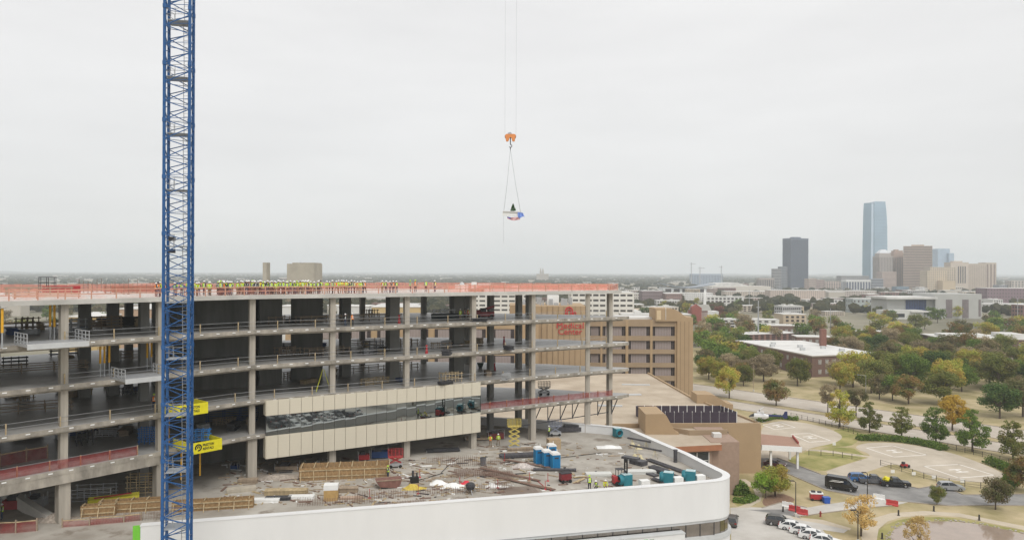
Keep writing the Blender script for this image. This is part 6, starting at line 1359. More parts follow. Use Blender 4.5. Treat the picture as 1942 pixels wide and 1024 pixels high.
for (x, y) in ((1222, 924), (1285, 918), (1327, 914)):
    t = thing('wrapped_pallet', 'white wrapped box on a pallet beside the teal fans', 'box', on(x, y, DK), R(15), 'white wrapped boxes by the fans'); MB().bx(-.6, .6, -.45, .45, .14, .95).obj('wrap', WHITE2, t, local=True); MB().bx(-.62, .62, -.47, .47, 0, .13).obj('pallet', WOODL, t, local=True)
t = thing('forklift', 'red forklift with black mast lifting flat pallets', 'forklift', on(1177, 919, DK), R(14)); MB().bx(-1.0, .6, -.5, .5, .3, .75).obj('chassis', RED, t, local=True); MB().bx(-1.05, -.55, -.48, .48, .75, 1.2).obj('counterweight', RED, t, local=True); MB().bx(-.5, .1, -.3, .3, .76, 1.15).obj('seat', BLACK, t, local=True)
MB().bx(.62, .78, -.45, -.3, .15, 3.3).bx(.62, .78, .3, .45, .15, 3.3).bx(.64, .76, -.29, .29, 2.9, 3.2).bx(.64, .76, -.29, .29, 1.4, 1.7).obj('mast', BLACK, t, local=True)
for (x, s) in ((-.7, -1), (-.7, 1), (.4, -1), (.4, 1)): piece('wheel', wheel_t, t, (x, s*.5, .3), scale=(.85, 1, .85))
mb = MB(); [mb.bar((x, y, .75), (x, y, 2.0), .06) for x in (-.5, .3) for y in (-.42, .42)]; mb.bx(-.6, .4, -.48, .48, 2.0, 2.06); mb.obj('overhead_guard', DKSTEEL, t, local=True); MB().bx(.8, 1.9, -.4, -.28, 3.1, 3.18).bx(.8, 1.9, .28, .4, 3.1, 3.18).obj('fork', DKSTEEL, t, local=True)
fk = on(1177, 919, DK); stack('duct_pallet', 'flat black duct lengths held up on the forklift', 'ducts', fk+Vector((1.35, .35, 3.2)), R(-35), 2, (2.2, 1.0, .12), DUCT)
gb = 'black pipe and duct bundles on the podium deck'
stack('duct_stack', 'black duct stack beside the white parapet, second from the forklift', 'ducts', on(1211, 880, DK), R(-50), 3, (2.3, 1.3, .2), DUCT, group=gb); bundle('pipe_bundle', 'long black pipes laid in a row along the parapet', 'pipes', on(1262, 884, DK), R(-62), 5, 1, 7.5, .09, DUCT, gb); bundle('pipe_bundle', 'dense black pipe bundle between duct stacks', 'pipes', on(1251, 895, DK), R(-58), 5, 2, 3.0, .13, DUCT, gb)
stack('duct_stack', 'low dark duct lengths lying flat on the deck', 'ducts', on(1232, 899, DK), R(-56), 1, (2.6, .9, .22), DUCT, group=gb); bundle('pipe_bundle', 'short dark pipes by the teal fan', 'pipes', on(1250, 913, DK), R(-55), 4, 1, 2.2, .1, DUCT, gb); bundle('pipe_bundle', 'two long thin dark pipes reaching to the corner fan', 'pipes', on(1285, 904, DK), R(-62), 2, 1, 7, .07, DUCT, gb)
stack('duct_stack', 'flat black ducts beside the white wrapped box', 'ducts', on(1226, 921, DK), R(-40), 1, (1.8, .7, .2), DUCT, group=gb)
for (x, y, L, lb) in ((1212, 846, 4.2, 'dark pipe propped on stands near the parapet curve'), (1224, 862, 5.4, 'dark pipe propped on stands midway along the parapet')):
    p = on(x, y, DK); t = thing('pipe_on_stands', lb, 'pipe', p, R(-42), 'dark pipes propped on stands'); MB().tube((-L/2, 0, 1.0), (L/2, 0, 1.0), .14).obj('pipe', DUCT, t, local=True)
    for s in (-.3, .3):
        for k in range(3): a = R(120*k); MB().tube((s*L, 0, .95), (s*L+.35*math.cos(a), .35*math.sin(a), 0), .03, n=5).obj('stand_leg', mat('stand_cream', (.62, .55, .35), .6, 0), t, local=True)
for (x, y) in ((1200, 846), (1212, 851), (1203, 869), (1215, 871)):
    heap('fitting_heap', 'small heap of cream pipe fittings by the propped pipes', 'fittings', on(x, y, DK), (.5, .4, .7), MATS['stand_cream'], int(x)).__setitem__('group', 'heaps of cream fittings')
t = thing('long_pipe', 'long thick black pipe lying in front of the toilets', 'pipe', on(1052, 893, DK), R(-2)); MB().tube((-2.9, 0, .22), (2.9, 0, .22), .2, n=12).obj('pipe', DUCT, t, local=True); [MB().tube((s*2.9, 0, .22), (s*2.6, 0, .22), .235, n=12).obj('flange', DUCT, t, local=True) for s in (-1, 1)]
t = thing('generator', 'dark red generator cart on the deck', 'generator', on(1072, 914, DK), R(20)); MB().bx(-.7, .7, -.45, .45, .35, 1.2).obj('casing', mat('maroon', (.20, .03, .035), .5, .1), t, local=True); MB().bx(-.75, .75, -.5, .5, 1.2, 1.28).obj('lid', DKSTEEL, t, local=True); [piece('wheel', wheel_t, t, (x, s*.45, .22), scale=(.65, .8, .65)) for x in (-.5, .5) for s in (-1, 1)]
for (x, y, L, lb) in ((1135, 902, 3.4, 'grey-white panel sheets beside the standing worker'), (1215, 897, 4.0, 'white panel sheets under the forklift pallets')): stack('panel_sheets', lb, 'panels', on(x, y, DK), R(4), 3, (L, 1.3, .12), mat('panel_pale', (.60, .60, .57), .7, .06), group='pale panel sheets on the deck')
for (x, y, rz) in ((1118, 901, -.6), (1100, 905, .3), (1098, 912, 1.0)): stack('lumber_scraps', 'few loose timber lengths lying near the generator', 'lumber', on(x, y, DK), rz, 2, (2.2, .3, .08), WOODL, group='loose timber near the generator', jit=.2)
heap('tarp_heap', 'crumpled white tarp by the parapet on the right deck', 'tarp', on(1155, 848, DK), (1.9, 1.0, .35), WHITE2, 3); heap('tarp_heap', 'large crumpled white sheeting heap on the deck', 'tarp', on(858, 922, DK), (1.5, 1.0, .5), WHITE2, 5); heap('tarp_heap', 'folded white sheeting next to the larger heap', 'tarp', on(832, 917, DK), (1.1, .8, .5), WHITE2, 6); heap('tarp_heap', 'white scattered wrapping among rebar', 'tarp', on(936, 922, DK), (1.0, .7, .35), WHITE2, 8); heap('tarp_heap', 'pale scrap heap left of the toilets', 'scrap', on(993, 884, DK), (1.6, 1.2, .5), mat('scrap_pale', (.5, .45, .42), .9, .3, 4), 9)
heap('red_bundle', 'bright red bundle on the deck by the mixer', 'bundle', on(885, 917, DK), (.75, .5, .42), mat('bundle_red', (.62, .05, .07), .6, .1), 11)
t = thing('concrete_mixer', 'black trowel machine with cream handle bars', 'machine', on(892, 935, DK), .5); MB().lathe([(.45, .5), (.6, .9), (.5, 1.2), (.3, 1.3)], (0, 0, 0), 10).obj('drum', DKSTEEL, t, local=True); mb = MB(); [mb.tube((0, 0, .9), (.9*math.cos(R(a)), .9*math.sin(R(a)), 0), .05, n=6) for a in (20, 140, 260)]; mb.obj('frame', STEEL, t, local=True); MB().tube((.2, 0, .7), (1.9, -.4, .25), .05).obj('handle', WOODL, t, local=True)
# timber formwork boxes
def formwork(label, p, rz, L, Wd, h, open_top=True, m=WOOD):
    t = thing('timber_formwork', label, 'formwork', p, rz, 'timber formwork on the podium deck'); n_ = max(4, round(L/.6)); pl = MB().bx(-L/n_/2+.01, L/n_/2-.01, -.03, .03, 0, h).mesh('plank', m)
    for s in (-1, 1):
        for k in range(n_): piece('plank', pl, t, (-L/2+L*(k+.5)/n_, s*Wd/2, 0))
        mb = MB()
        for z in (h*.3, h*.8): mb.bx(-L/2, L/2, s*(Wd/2+.08)-.04, s*(Wd/2+.08)+.04, z-.06, z+.06)
        mb.obj('waler', WOODL, t, local=True)
        MB().bx(s*L/2-.04, s*L/2+.04, -Wd/2+.04, Wd/2-.04, 0, h).obj('end_board', m, t, local=True)
    mb = MB()
    for k in range(int(L/1.6)+1): x = -L/2+.2+k*1.6; mb.bar((x, -Wd/2-.1, h+.05), (x, Wd/2+.1, h+.05), .1, .1); mb.bar((x, -Wd/2-.1, h*.8), (x+.05, -Wd/2-.75, 0), .08, .1)
    mb.obj('braces', WOODL, t, local=True); return t
formwork('large timber formwork box in front of the column base', on(655, 903, DK), R(9), 11.4, 2.6, 1.6); formwork('long timber formwork wall right of the crane mast', on(405, 964, DK), R(12), 8.6, 1.0, 1.1); formwork('long timber formwork wall left of the crane mast', on(248, 968, DK), R(12), 6.4, 1.0, 1.3); formwork('lower timber formwork wall above the red net', on(188, 976, DK), R(14), 3.4, .9, 1.2)
stack('lumber_stack', 'neat pale lumber stack behind the white panels', 'lumber', on(543, 936, DK), R(4), 5, (5.0, 1.2, .1), WOODL); stack('lumber_stack', 'dark plywood stack with debris on top', 'lumber', on(660, 932, DK), R(6), 5, (2.4, 1.0, .1), WOODG); stack('lumber_stack', 'tan boards beside the wooden box', 'lumber', on(667, 945, DK), R(5), 2, (2.6, .8, .1), mat('board_pink', (.45, .33, .25), .8, .1)); stack('lumber_stack', 'small timber pile at the left deck edge', 'lumber', on(470, 915, DK), R(10), 4, (2.4, .9, .12), WOODG); stack('concrete_form_panels', 'pale ribbed form panels lying near the rubble', 'panels', on(458, 931, DK), R(22), 3, (3.4, 1.2, .14), mat('form_pale', (.48, .43, .35), .8, .1, 2))
for (x, y, m, lb) in ((505, 951, WHITE2, 'white sheet panel on the deck, far left of three'), (528, 947, DKSTEEL, 'dark sheet panel lying between two white ones'), (572, 945, WHITE2, 'white sheet panel beside the wooden box')): stack('sheet_panel', lb, 'panel', on(x, y, DK), R(5), 2, (3.0, 1.0, .18), m)
t = thing('wooden_box', 'upright plywood box with white wrapped top', 'box', on(628, 947, DK), R(8)); MB().bx(-.8, .8, -.6, .6, 0, 1.25).obj('box', mat('plywood_orange', (.46, .30, .12), .8, .1, 2), t, local=True); MB().bx(-.82, .82, -.62, .62, 1.26, 1.85).obj('wrap', WHITE2, t, local=True)
t = thing('skip_hopper', 'brown steel tipping skip on the deck', 'skip', on(738, 923, DK), R(16)); MB().prof([(-1.2, .25), (1.0, 0), (1.35, .5), (1.5, 1.1), (-1.7, 1.0)], -.75, .75, (0, 0, 0), (1, 0, 0), (0, 0, 1), (0, 1, 0)).obj('tub', mat('skip_brown', (.20, .10, .08), .6, .2, 2), t, local=True); MB().bx(-1.6, 1.4, -.8, -.75, .98, 1.1).bx(-1.6, 1.4, .75, .8, .98, 1.1).obj('rim', WOODG, t, local=True)
heap('sack_pile', 'pile of yellow sacks around the pump', 'sacks', on(786, 926, DK), (1.5, .8, .6), mat('sack_yellow', (.55, .42, .08), .8, .15, 4), 21)
t = thing('concrete_pump', 'black site pump standing among yellow sacks', 'pump', on(786, 922, DK), .3); MB().bx(-.5, .5, -.35, .35, .5, 1.2).obj('casing', BLACK, t, local=True); MB().tube((-.2, 0, 1.2), (-.2, 0, 2.0), .14).obj('stack_pipe', DKSTEEL, t, local=True); MB().tube((.3, 0, 1.2), (.3, 0, 1.7), .1).obj('stack_pipe', DKSTEEL, t, local=True); MB().bx(-.6, .6, -.4, .4, .3, .5).obj('base', WOODG, t, local=True)
heap('debris_heap', 'low rubble heap along the edge of the frame', 'rubble', on(540, 905, DK), (3.6, 1.6, .5), mat('rubble', (.36, .31, .26), .95, .3, 4), 31); heap('debris_heap', 'grey rubble by the left columns', 'rubble', on(100, 985, DK), (2.4, 1.2, .7), MATS['rubble'], 33)
# starter-bar grids standing on the deck
REB = mat('rebar', (.20, .13, .10), .8, .2, 4)
for (x, y, L, rz, lb) in ((905, 884, 8.5, R(6), 'row of rebar starter bars behind the mixer'), (860, 877, 7.5, R(6), 'row of rebar starter bars at the frame edge'), (915, 905, 8.0, R(6), 'rebar starter bars across the middle of the deck'), (930, 930, 6.0, R(8), 'rebar starter bars near the white parapet'), (960, 915, 4.0, R(60), 'rebar starter bars running towards the toilets'), (840, 938, 7.0, R(8), 'rebar starter bars in front of the white sheeting'), (730, 945, 7.0, R(7), 'rebar starter bars beside the tan boards'), (640, 957, 9.0, R(8), 'rebar starter bars along the left parapet'), (250, 988, 8.0, R(14), 'rebar grid behind the left red net')):
    t = thing('rebar_starters', lb, 'rebar', on(x, y, DK), rz, 'rebar starter bar rows on the deck'); mb = MB(); n_ = int(L/.28)
    for k in range(n_):
        for yy in (0, .5): mb.bar((-L/2+k*.28, yy, 0), (-L/2+k*.28+rnd.uniform(-.03, .03), yy, rnd.uniform(.7, 1.0)), .022)
    for z in (.25, .6): mb.bar((-L/2, 0, z), (L/2, 0, z), .02); mb.bar((-L/2, .5, z), (L/2, .5, z), .02)
    o = mb.obj('bars', REB, t, local=True); o['kind'] = 'stuff'
for (x, y, L, rz) in ((965, 900, 10, R(-38)), (985, 915, 11, R(-38)), (1000, 880, 8, R(-35)), (1005, 920, 5, R(-40))):
    bundle('rebar_bundle', 'bundle of rusty rebar lying slantwise across the deck', 'rebar', on(x, y, DK), rz, 8, 1, L, .035, REB, 'slanting rebar bundles on the deck')
bundle('rebar_bundle', 'dark long rebar bundle left of the toilets', 'rebar', on(990, 866, DK), R(12), 9, 3, 6.5, .07, DUCT); stack('lumber_stack', 'long brown boards behind the dark rebar bundle', 'lumber', on(1005, 853, DK), R(12), 4, (7.0, .7, .1), WOODG)
for (x, y) in ((701, 944), (793, 936), (796, 905), (944, 925), (1004, 911), (1034, 928), (872, 921), (957, 873), (1039, 912)):
    t = thing('red_post', 'red safety post on a foot standing on the deck', 'post', on(x, y, DK), 0, 'red safety posts on the deck'); MB().tube((0, 0, 0), (0, 0, 1.1), .04, n=6).obj('pole', RED, t, local=True); MB().lathe([(.2, 0), (.17, .06), (.06, .16)], (0, 0, 0), 8).obj('foot', RED, t, local=True)
t = thing('trash_drum', 'grey ribbed drum standing on the deck slab', 'drum', on(916, 882, DK)); MB().lathe([(.36, 0), (.40, .3), (.38, .32), (.43, .95), (.46, 1.0), (.46, 1.08)], (0, 0, 0), 12).obj('shell', mat('drum_grey', (.15, .15, .16), .6, .1), t, local=True); MB().lathe([(.44, 1.08), (.44, 1.1)], (0, 0, 0), 12).obj('lid', DKSTEEL, t, local=True)
t = thing('vent_stack', 'black vent pipe beside the white parapet', 'pipe', on(1281, 876, DK)); MB().tube((0, 0, 0), (0, 0, 1.7), .28, n=12).obj('pipe', DUCT, t, local=True); MB().lathe([(.34, 1.7), (.34, 1.78)], (0, 0, 0), 12).obj('cap', DUCT, t, local=True)
# dark machines and stacks under the frame on the deck
for (x, y, sx, sy, h, m, rz, lb) in ((1090, 818, 6.0, 1.4, 1.2, DUCT, .1, 'long dark material rack by the rear parapet'), (940, 832, 2.6, 1.2, 1.4, mat('maroon2', (.16, .04, .04), .6, .1), .2, 'dark red machine behind workers under the frame'), (905, 833, 4.0, 2.0, .6, WOODG, .2, 'low dark pallet stack behind the column'), (840, 855, 5.0, 2.0, .35, DKSTEEL, .2, 'dark flat plates under the cladding'), (720, 868, 2.4, 1.2, 1.5, NAVY, .2, 'navy machine under the cladding'), (690, 872, 1.6, 1.0, 1.2, RED, .3, 'small red machine under the cladding'), (545, 890, 3.0, 1.6, .9, WOODG, .1, 'timber frame pile under the cladding'), (445, 890, 1.0, .8, .9, NAVY, .1, 'blue drum crate beneath the frame'), (30, 965, 2.4, 1.2, 1.6, mat('lift_red', (.30, .05, .05), .6, .2), .2, 'red and grey lift at the left ramp'), (70, 960, 1.8, 1.2, 1.4, STEEL, .2, 'grey rack by the left column')):
    t = thing('site_machine', lb, 'machine', on(x, y, DK), rz); MB().bx(-sx/2, sx/2, -sy/2, sy/2, .15, h*.7).obj('body', m, t, local=True); MB().bx(-sx*.3, sx*.1, -sy*.4, sy*.4, h*.7, h).obj('top', DKSTEEL, t, local=True); [MB().bar((a*sx/2, b*sy/2, 0), (a*sx/2, b*sy/2, h*1.1), .06).obj('corner_post', STEEL, t, local=True) for a in (-1, 1) for b in (-1, 1)]
# yellow trough at the left
t = thing('yellow_trough', 'long yellow steel trough lying under the left frame', 'trough', on(216, 955, DK), R(26)); MB().prof([(-.6, 0), (.6, 0), (.75, .9), (.68, .9), (.5, .12), (-.5, .12), (-.68, .9), (-.75, .9)], -2.6, 2.6, (0, 0, 0), (0, 1, 0), (0, 0, 1), (1, 0, 0)).obj('tub', mat('trough_yellow', (.58, .52, .05), .6, .12, 2), t, local=True); MB().bx(-2.62, -2.55, -.6, .6, 0, .9).bx(2.55, 2.62, -.6, .6, 0, .9).obj('end_plate', YEL, t, local=True); MB().bar((-2, -.2, .95), (1.8, .2, 1.0), .25, .1).obj('red_bar', RED, t, local=True)
# timber shoring frame and blue steel frames
def frame_rack(x, y, z, sx, sy, h, m, label, rows_=4, rz=.2, group=None):
    t = thing('site_rack', label, 'rack', on(x, y, z), rz, group); me = MB().bx(-.05, .05, -.05, .05, 0, h).mesh('upright', m)
    for a in (-1, -.33, .33, 1):
        for b in (-1, 1): piece('upright', me, t, (a*sx/2, b*sy/2, 0))
    me2 = MB().bx(-sx/2-.2, sx/2+.2, -.04, .04, -.05, .05).mesh('rail', m)
    for k in range(rows_):
        for b in (-1, 1): piece('rail', me2, t, (0, b*(sy/2+.09), h*(k+.7)/rows_))
    return t
frame_rack(270, 938, DK, 3.0, 1.2, 2.6, WOODL, 'pale timber shoring rack by the second column'); frame_rack(281, 840, S5, 1.8, 1.0, 2.0, mat('frame_blue', (.05, .16, .40), .5, .1), 'blue steel frame rack on the third open floor'); frame_rack(440, 800, S5, 6.5, 1.5, 1.9, NAVY, 'navy steel frames stored behind the mast on the third floor', 3); frame_rack(178, 948, DK, 4.2, 2.0, 1.7, STEEL, 'steel racks with ducts behind the yellow trough')
gi = 'timber guard frames on the open floors'
for (x, y, z, sx, lb) in ((75, 625, S2, 9, 'timber frame around the opening on the left sixth floor'), (72, 705, S3, 10, 'timber frame around the opening on the left fifth floor'), (610, 612, S2, 7, 'timber guard at the second core, sixth floor'), (710, 608, S2, 8, 'timber guard behind the piers, sixth floor'), (620, 672, S3, 6, 'timber guard at the second core, fifth floor'), (700, 655, S3, 9, 'timber guard behind the piers, fifth floor'), (770, 655, S3, 3, 'timber guard beside the front column, fifth floor'), (770, 700, S4, 3.2, 'timber guard beside the front column, fourth floor'), (680, 706, S4, 8, 'timber guard behind the piers, fourth floor'), (525, 613, S2, 3, 'timber clutter between the cores, sixth floor'), (545, 672, S3, 3, 'timber clutter between the cores, fifth floor'), (60, 780, S4, 8, 'timber frame in the left fourth floor')):
    frame_rack(x, y, z, sx, 2.2, 1.1, WOODG, lb, 2, R(35), gi)
r_ = random.Random(55)
for (fl, z, ya, yb) in (('sixth', S2, 606, 616), ('fifth', S3, 660, 680), ('fourth', S4, 712, 742), ('third', S5, 785, 830)):
    for (x, w2) in ((40, 'far left bay'), (140, 'second left bay'), (225, 'bay left of the mast'), (430, 'bay right of the mast'), (560, 'bay before the second core'), (700, 'pier bay'), (830, 'thick pier bay')):
        if fl == 'third' and x > 450: continue
        y = r_.uniform(ya, yb)-x*.012+(22*(480-x)/480 if x < 480 else 0); m_ = r_.choice((WOODG, WOODG, DKSTEEL, STEEL, WOODL)); sx = r_.uniform(1.5, 4.5)
        frame_rack(x+r_.uniform(-25, 25), y, z, sx, r_.uniform(.8, 1.6), r_.uniform(.8, 2.0), m_, '%s rack on the %s floor in the %s' % ({WOODG: 'weathered timber', DKSTEEL: 'dark steel', STEEL: 'grey steel', WOODL: 'pale timber'}[m_], fl, w2), r_.randint(2, 4), r_.uniform(0, 1.2), 'storage racks on the open floors')
# yellow-and-grey shoring props
for (x, y, z, lb) in ((4, 660, S2, 'a'), (95, 645, S2, 'a'), (103, 646, S2, 'a'), (190, 714, S3, 'b'), (198, 713, S3, 'b'), (207, 712, S3, 'b'), (279, 702, S3, 'b'), (287, 700, S3, 'b')):
    t = thing('shoring_prop', 'yellow-topped shoring prop on the left %s floor' % {'a': 'sixth', 'b': 'fifth'}[lb], 'prop', on(x, y, z), 0, 'yellow shoring props'); MB().tube((0, 0, 0), (0, 0, 1.6), .07, n=8).obj('inner_tube', STEEL, t, local=True); MB().tube((0, 0, 1.5), (0, 0, 3.9), .12, n=8).obj('outer_tube', YELO, t, local=True); MB().bx(-.25, .25, -.25, .25, 3.9, 3.98).obj('head_plate', STEEL, t, local=True); MB().bx(-.2, .2, -.2, .2, -.0, .04).obj('base_plate', STEEL, t, local=True)
# cantilever loading platforms
def platform(label, p0, rz, L, Wd, z, m, sides, text=False, hs=1.1, group=None):
    t = thing('loading_platform', label, 'platform', (p0.x, p0.y, z), rz, group); MB().bx(-L/2, L/2, -Wd, 1.0, -.05, .25).obj('deck', STEEL if not text else DKSTEEL, t, local=True)
    if text:
        MB().bx(-L/2, L/2, -Wd-.05, -Wd+.03, -.2, hs).obj('front_panel', m, t, local=True)
        for s in (-1, 1): MB().bx(s*L/2-.04, s*L/2+.04, -Wd+.035, 1.0, -.1, hs).obj('side_panel', m, t, local=True)
        for (b_, zz) in (('PRESTON', .56), ('RENTALS', .12)):
            me = textmesh('lettering', b_, .42, BLACK, .01, 'LEFT', .008); piece('lettering', me, t, (-L/2+L*.36, -Wd-.06, zz), rot=(R(90), 0, 0), scale=(.78, 1, 1))
        mb = MB(); mb.add([], []); o_ = [(.42*math.cos(R(a)), .42*math.sin(R(a))) for a in range(-100, 230, 15)]; i_ = [(.27*math.cos(R(a)), .27*math.sin(R(a))) for a in range(-100, 230, 15)][::-1]
        mb.prof(o_+i_, -Wd-.075, -Wd-.051, (-L/2+L*.22, 0, .50), (1, 0, 0), (0, 0, 1), (0, 1, 0)); o_ = [(.17*math.cos(R(a)), .17*math.sin(R(a))) for a in range(-60, 250, 20)]; i_ = [(.07*math.cos(R(a)), .07*math.sin(R(a))) for a in range(-60, 250, 20)][::-1]; mb.prof(o_+i_, -Wd-.075, -Wd-.051, (-L/2+L*.22, 0, .52), (1, 0, 0), (0, 0, 1), (0, 1, 0)); mb.obj('round_logo', BLACK, t, local=True)
        for x in (-L*.32, L*.30): MB().tube((x, .4, -3.9), (x, .4, -.05), .09, n=8).obj('support_prop', YELO, t, local=True)
    else:
        for s in sides:
            mb = MB(); x = s*L/2
            for k in range(5): mb.bar((x, -Wd+k*(Wd+.8)/4, .25), (x, -Wd+k*(Wd+.8)/4, 1.3), .07)
            for zz in (.5, .9, 1.3): mb.bar((x, -Wd, zz), (x, .8, zz), .06, .1)
            mb.obj('side_rail', STEEL, t, local=True)
        MB().bx(-L/2, L/2, -Wd-.06, -Wd, -.25, .3).obj('front_beam', m, t, local=True)
    return t
def edgept(xpx): p = roofpt(xpx, 0); return p
lg = R(50)
platform('grey cantilever loading platform on the sixth floor left', edgept(92), R(48), 5.6, 3.4, S2, GREYL, (-1, 1)); platform('grey cantilever loading platform on the fifth floor by the mast', edgept(258), R(49), 4.6, 3.0, S3, GREYL, (-1, 1))
platform('yellow lettered loading tray on the fourth floor behind the mast', edgept(343), R(50), 3.75, 3.0, S4, YEL, (), True); platform('yellow lettered loading tray on the third floor behind the mast', edgept(367), R(50), 3.75, 3.4, S5, YEL, (), True)
p = edgept(376); frame_rack(378, 838, S5+.3, 2.2, .9, 1.6, mat('frame_blue2', (.04, .20, .50), .5, .1), 'blue frames loaded on the lower yellow tray', 3)
# ladders, signs and small floor things
t = thing('step_ladder', 'yellow step ladder standing on the fourth floor', 'ladder', on(613, 741, S4), .3)
for s in (-1, 1):
    mb = MB(); [mb.bar((s*.95, y, 0), (s*.08, y*.6, 3.0), .08) for y in (-.35, .35)]; [mb.bar((s*(.95-.29*k*.3-.1), -.33+.02*k, .3+k*.3), (s*(.95-.29*k*.3-.1), .33-.02*k, .3+k*.3), .05) for k in range(8)]; mb.obj('ladder_side', mat('ladder_yellow', (.62, .62, .06), .5, .05), t, local=True)
for (x, y, z) in ((757, 613, S2), (809, 670, S3), (956, 652, S3), (938, 702, S4)):
    t = thing('red_extinguisher_stand', 'red extinguisher stand on an open floor', 'stand', on(x, y, z), 0, 'red extinguisher stands on the floors'); MB().lathe([(.22, 0), (.2, .35), (.09, .95), (.11, 1.0)], (0, 0, 0), 8).obj('body', RED, t, local=True); MB().bx(-.14, .14, -.03, .03, 1.0, 1.25).obj('sign', RED, t, local=True)
t = thing('wheelbarrow_tub', 'dark green mortar tub on the fourth floor', 'tub', on(911, 698, S4)); MB().lathe([(.35, .2), (.6, .9), (.62, .95)], (0, 0, 0), 6).obj('tub', mat('tub_green', (.02, .05, .035), .5, .1), t, local=True); MB().bx(-.3, .3, -.3, .3, 0, .2).obj('base', DKSTEEL, t, local=True)
stack('metal_sheets', 'dark sheet stack on the sixth floor beside the pier', 'sheets', on(845, 604, S2), R(10), 6, (4.6, 1.4, .12), mat('sheet_dark', (.035, .045, .045), .5, .1)); stack('metal_sheets', 'dark block stack by left piers on the sixth floor', 'sheets', on(238, 615, S2), R(20), 8, (3.2, 1.2, .12), DKSTEEL)
t = thing('boom_machine', 'dark maroon machine on the sixth floor by the column', 'machine', on(918, 604, S2), R(15)); MB().bx(-1.6, 1.6, -.6, .6, .4, 1.1).obj('chassis', MATS['maroon'], t, local=True); MB().bar((-1.4, 0, 1.1), (1.7, 0, 2.0), .3, .35).obj('boom', MATS['maroon'], t, local=True); [piece('wheel', wheel_t, t, (x, s*.6, .33)) for x in (-1.1, 1.1) for s in (-1, 1)]; MB().bx(-.6, .3, -.5, .5, 1.1, 1.7).obj('cab', DKSTEEL, t, local=True)
for (x, y, z, lb) in ((1145, 602, S2, 1), (512, 669, S3, 2)): pass
# red nets and rails at the lower left
P = [on(-30, 1010, DK), on(20, 1002, DK), on(70, 998, DK)]; 
def netrun(label, P, net, h=1.1, m=WOODG):
    t = thing('debris_net', label, 'net fence', P[0]); mb = MB(); po = MB().bx(-.06, .06, -.06, .06, 0, h+.25).mesh('post', m)
    for a, b in zip(P[:-1], P[1:]):
        L = (b-a).length; n_ = max(1, round(L/2.2))
        for k in range(n_):
            p = a+(b-a)*(k/n_); q = a+(b-a)*((k+1)/n_); wpiece('post', po, t, p); mb.add([tuple(p), tuple(q), tuple(q+Vector((0, 0, h-rnd.uniform(0, .2)))), tuple(p+Vector((0, 0, h)))], [(0, 1, 2, 3)])
    wpiece('post', po, t, P[-1]); mb.obj('net', net, t); rr_ = MB(); [rr_.bar(a+Vector((0, 0, h)), b+Vector((0, 0, h)), .06, .1) for a, b in zip(P[:-1], P[1:])]; rr_.obj('top_rail', WOODL, t)
netrun('sagging red net along the lower left ramp edge', [on(-20, 1012, DK), on(30, 1010, DK), on(70, 1006, DK)], NETR); netrun('red net in front of the timber formwork at the left', [on(118, 1014, DK-.8), on(170, 1010, DK-.8), on(235, 1004, DK-.8), on(268, 1000, DK-.8)], NETR, 1.5)
netrun('red mesh on the left third floor bay', [on(0, 885, S5), on(50, 875, S5), on(90, 868, S5)], NETR, 1.3)
# roof clutter on the left: form tables, posts, crates
for (x, y, L, m, lb) in ((75, 559, 7, WOODG, 'brown form table row on the far left roof'), (112, 556, 3.5, RED, 'red crates behind the form table on the roof'), (245, 555, 6, mat('brick_pack', (.42, .17, .12), .8, .15, 2), 'reddish packs stacked on the roof left of the crowd'), (90, 566, 6, railw, 'low pink sawhorses on the left roof')):
    frame_rack(x, y, RT, L, 1.6, 1.0, m, lb, 3, R(30)); 
    if 'packs' in lb or 'crates' in lb:
        p = on(x, y-.5, RT); stack('roof_packs', lb.replace('stacked', 'piled low').replace('behind', 'set beside'), 'packs', (p.x, p.y+1.6, RT), R(30), 3, (L, .9, .3), m)
t = thing('roof_cage', 'dark steel cage standing on the left roof', 'cage', on(90, 556, RT), R(20)); mb = MB(); [mb.bar((a, b, 0), (a, b, 2.2), .07) for a in (-.9, 0, .9) for b in (-.5, .5)]; [mb.bx(-.95, .95, b-.03, b+.03, z, z+.07) for b in (-.5, .5) for z in (.7, 1.4, 2.15)]; mb.obj('cage_frame', DKSTEEL, t, local=True); MB().bx(-.95, .95, -.55, .55, .0, .08).obj('floor_plate', DKSTEEL, t, local=True)
for k in range(16):
    p = on(150+k*8.5, 553+rnd.uniform(-1, 5), RT); t = thing('roof_dowel', 'thin steel starter bar standing on the left roof', 'rebar', p, 0, 'thin starter bars on the left roof'); MB().bar((0, 0, 0), (0, 0, rnd.uniform(1.1, 2.1)), .045).obj('bar', REB, t, local=True); MB().bx(-.12, .12, -.12, .12, 0, .06).obj('plate', REB, t, local=True)
t = thing('roof_unit', 'white covered equipment pack on the roof behind orange net', 'equipment', on(876, 553, RT)); MB().bx(-1.0, 1.0, -.6, .6, 0, 1.1).obj('pack', WHITE2, t, local=True); MB().lathe([(.4, 1.1), (.2, 1.5)], (0, 0, 0), 8).obj('top', GREYL, t, local=True)
t = thing('roof_unit', 'small white cabinet on the roof beside the covered pack', 'equipment', on(899, 553, RT)); MB().bx(-.4, .4, -.4, .4, 0, 1.5).obj('pack', WHITE2, t, local=True); MB().bx(-.8, 1.6, -.5, .5, 0, .5).obj('tray', WOODG, t, local=True)

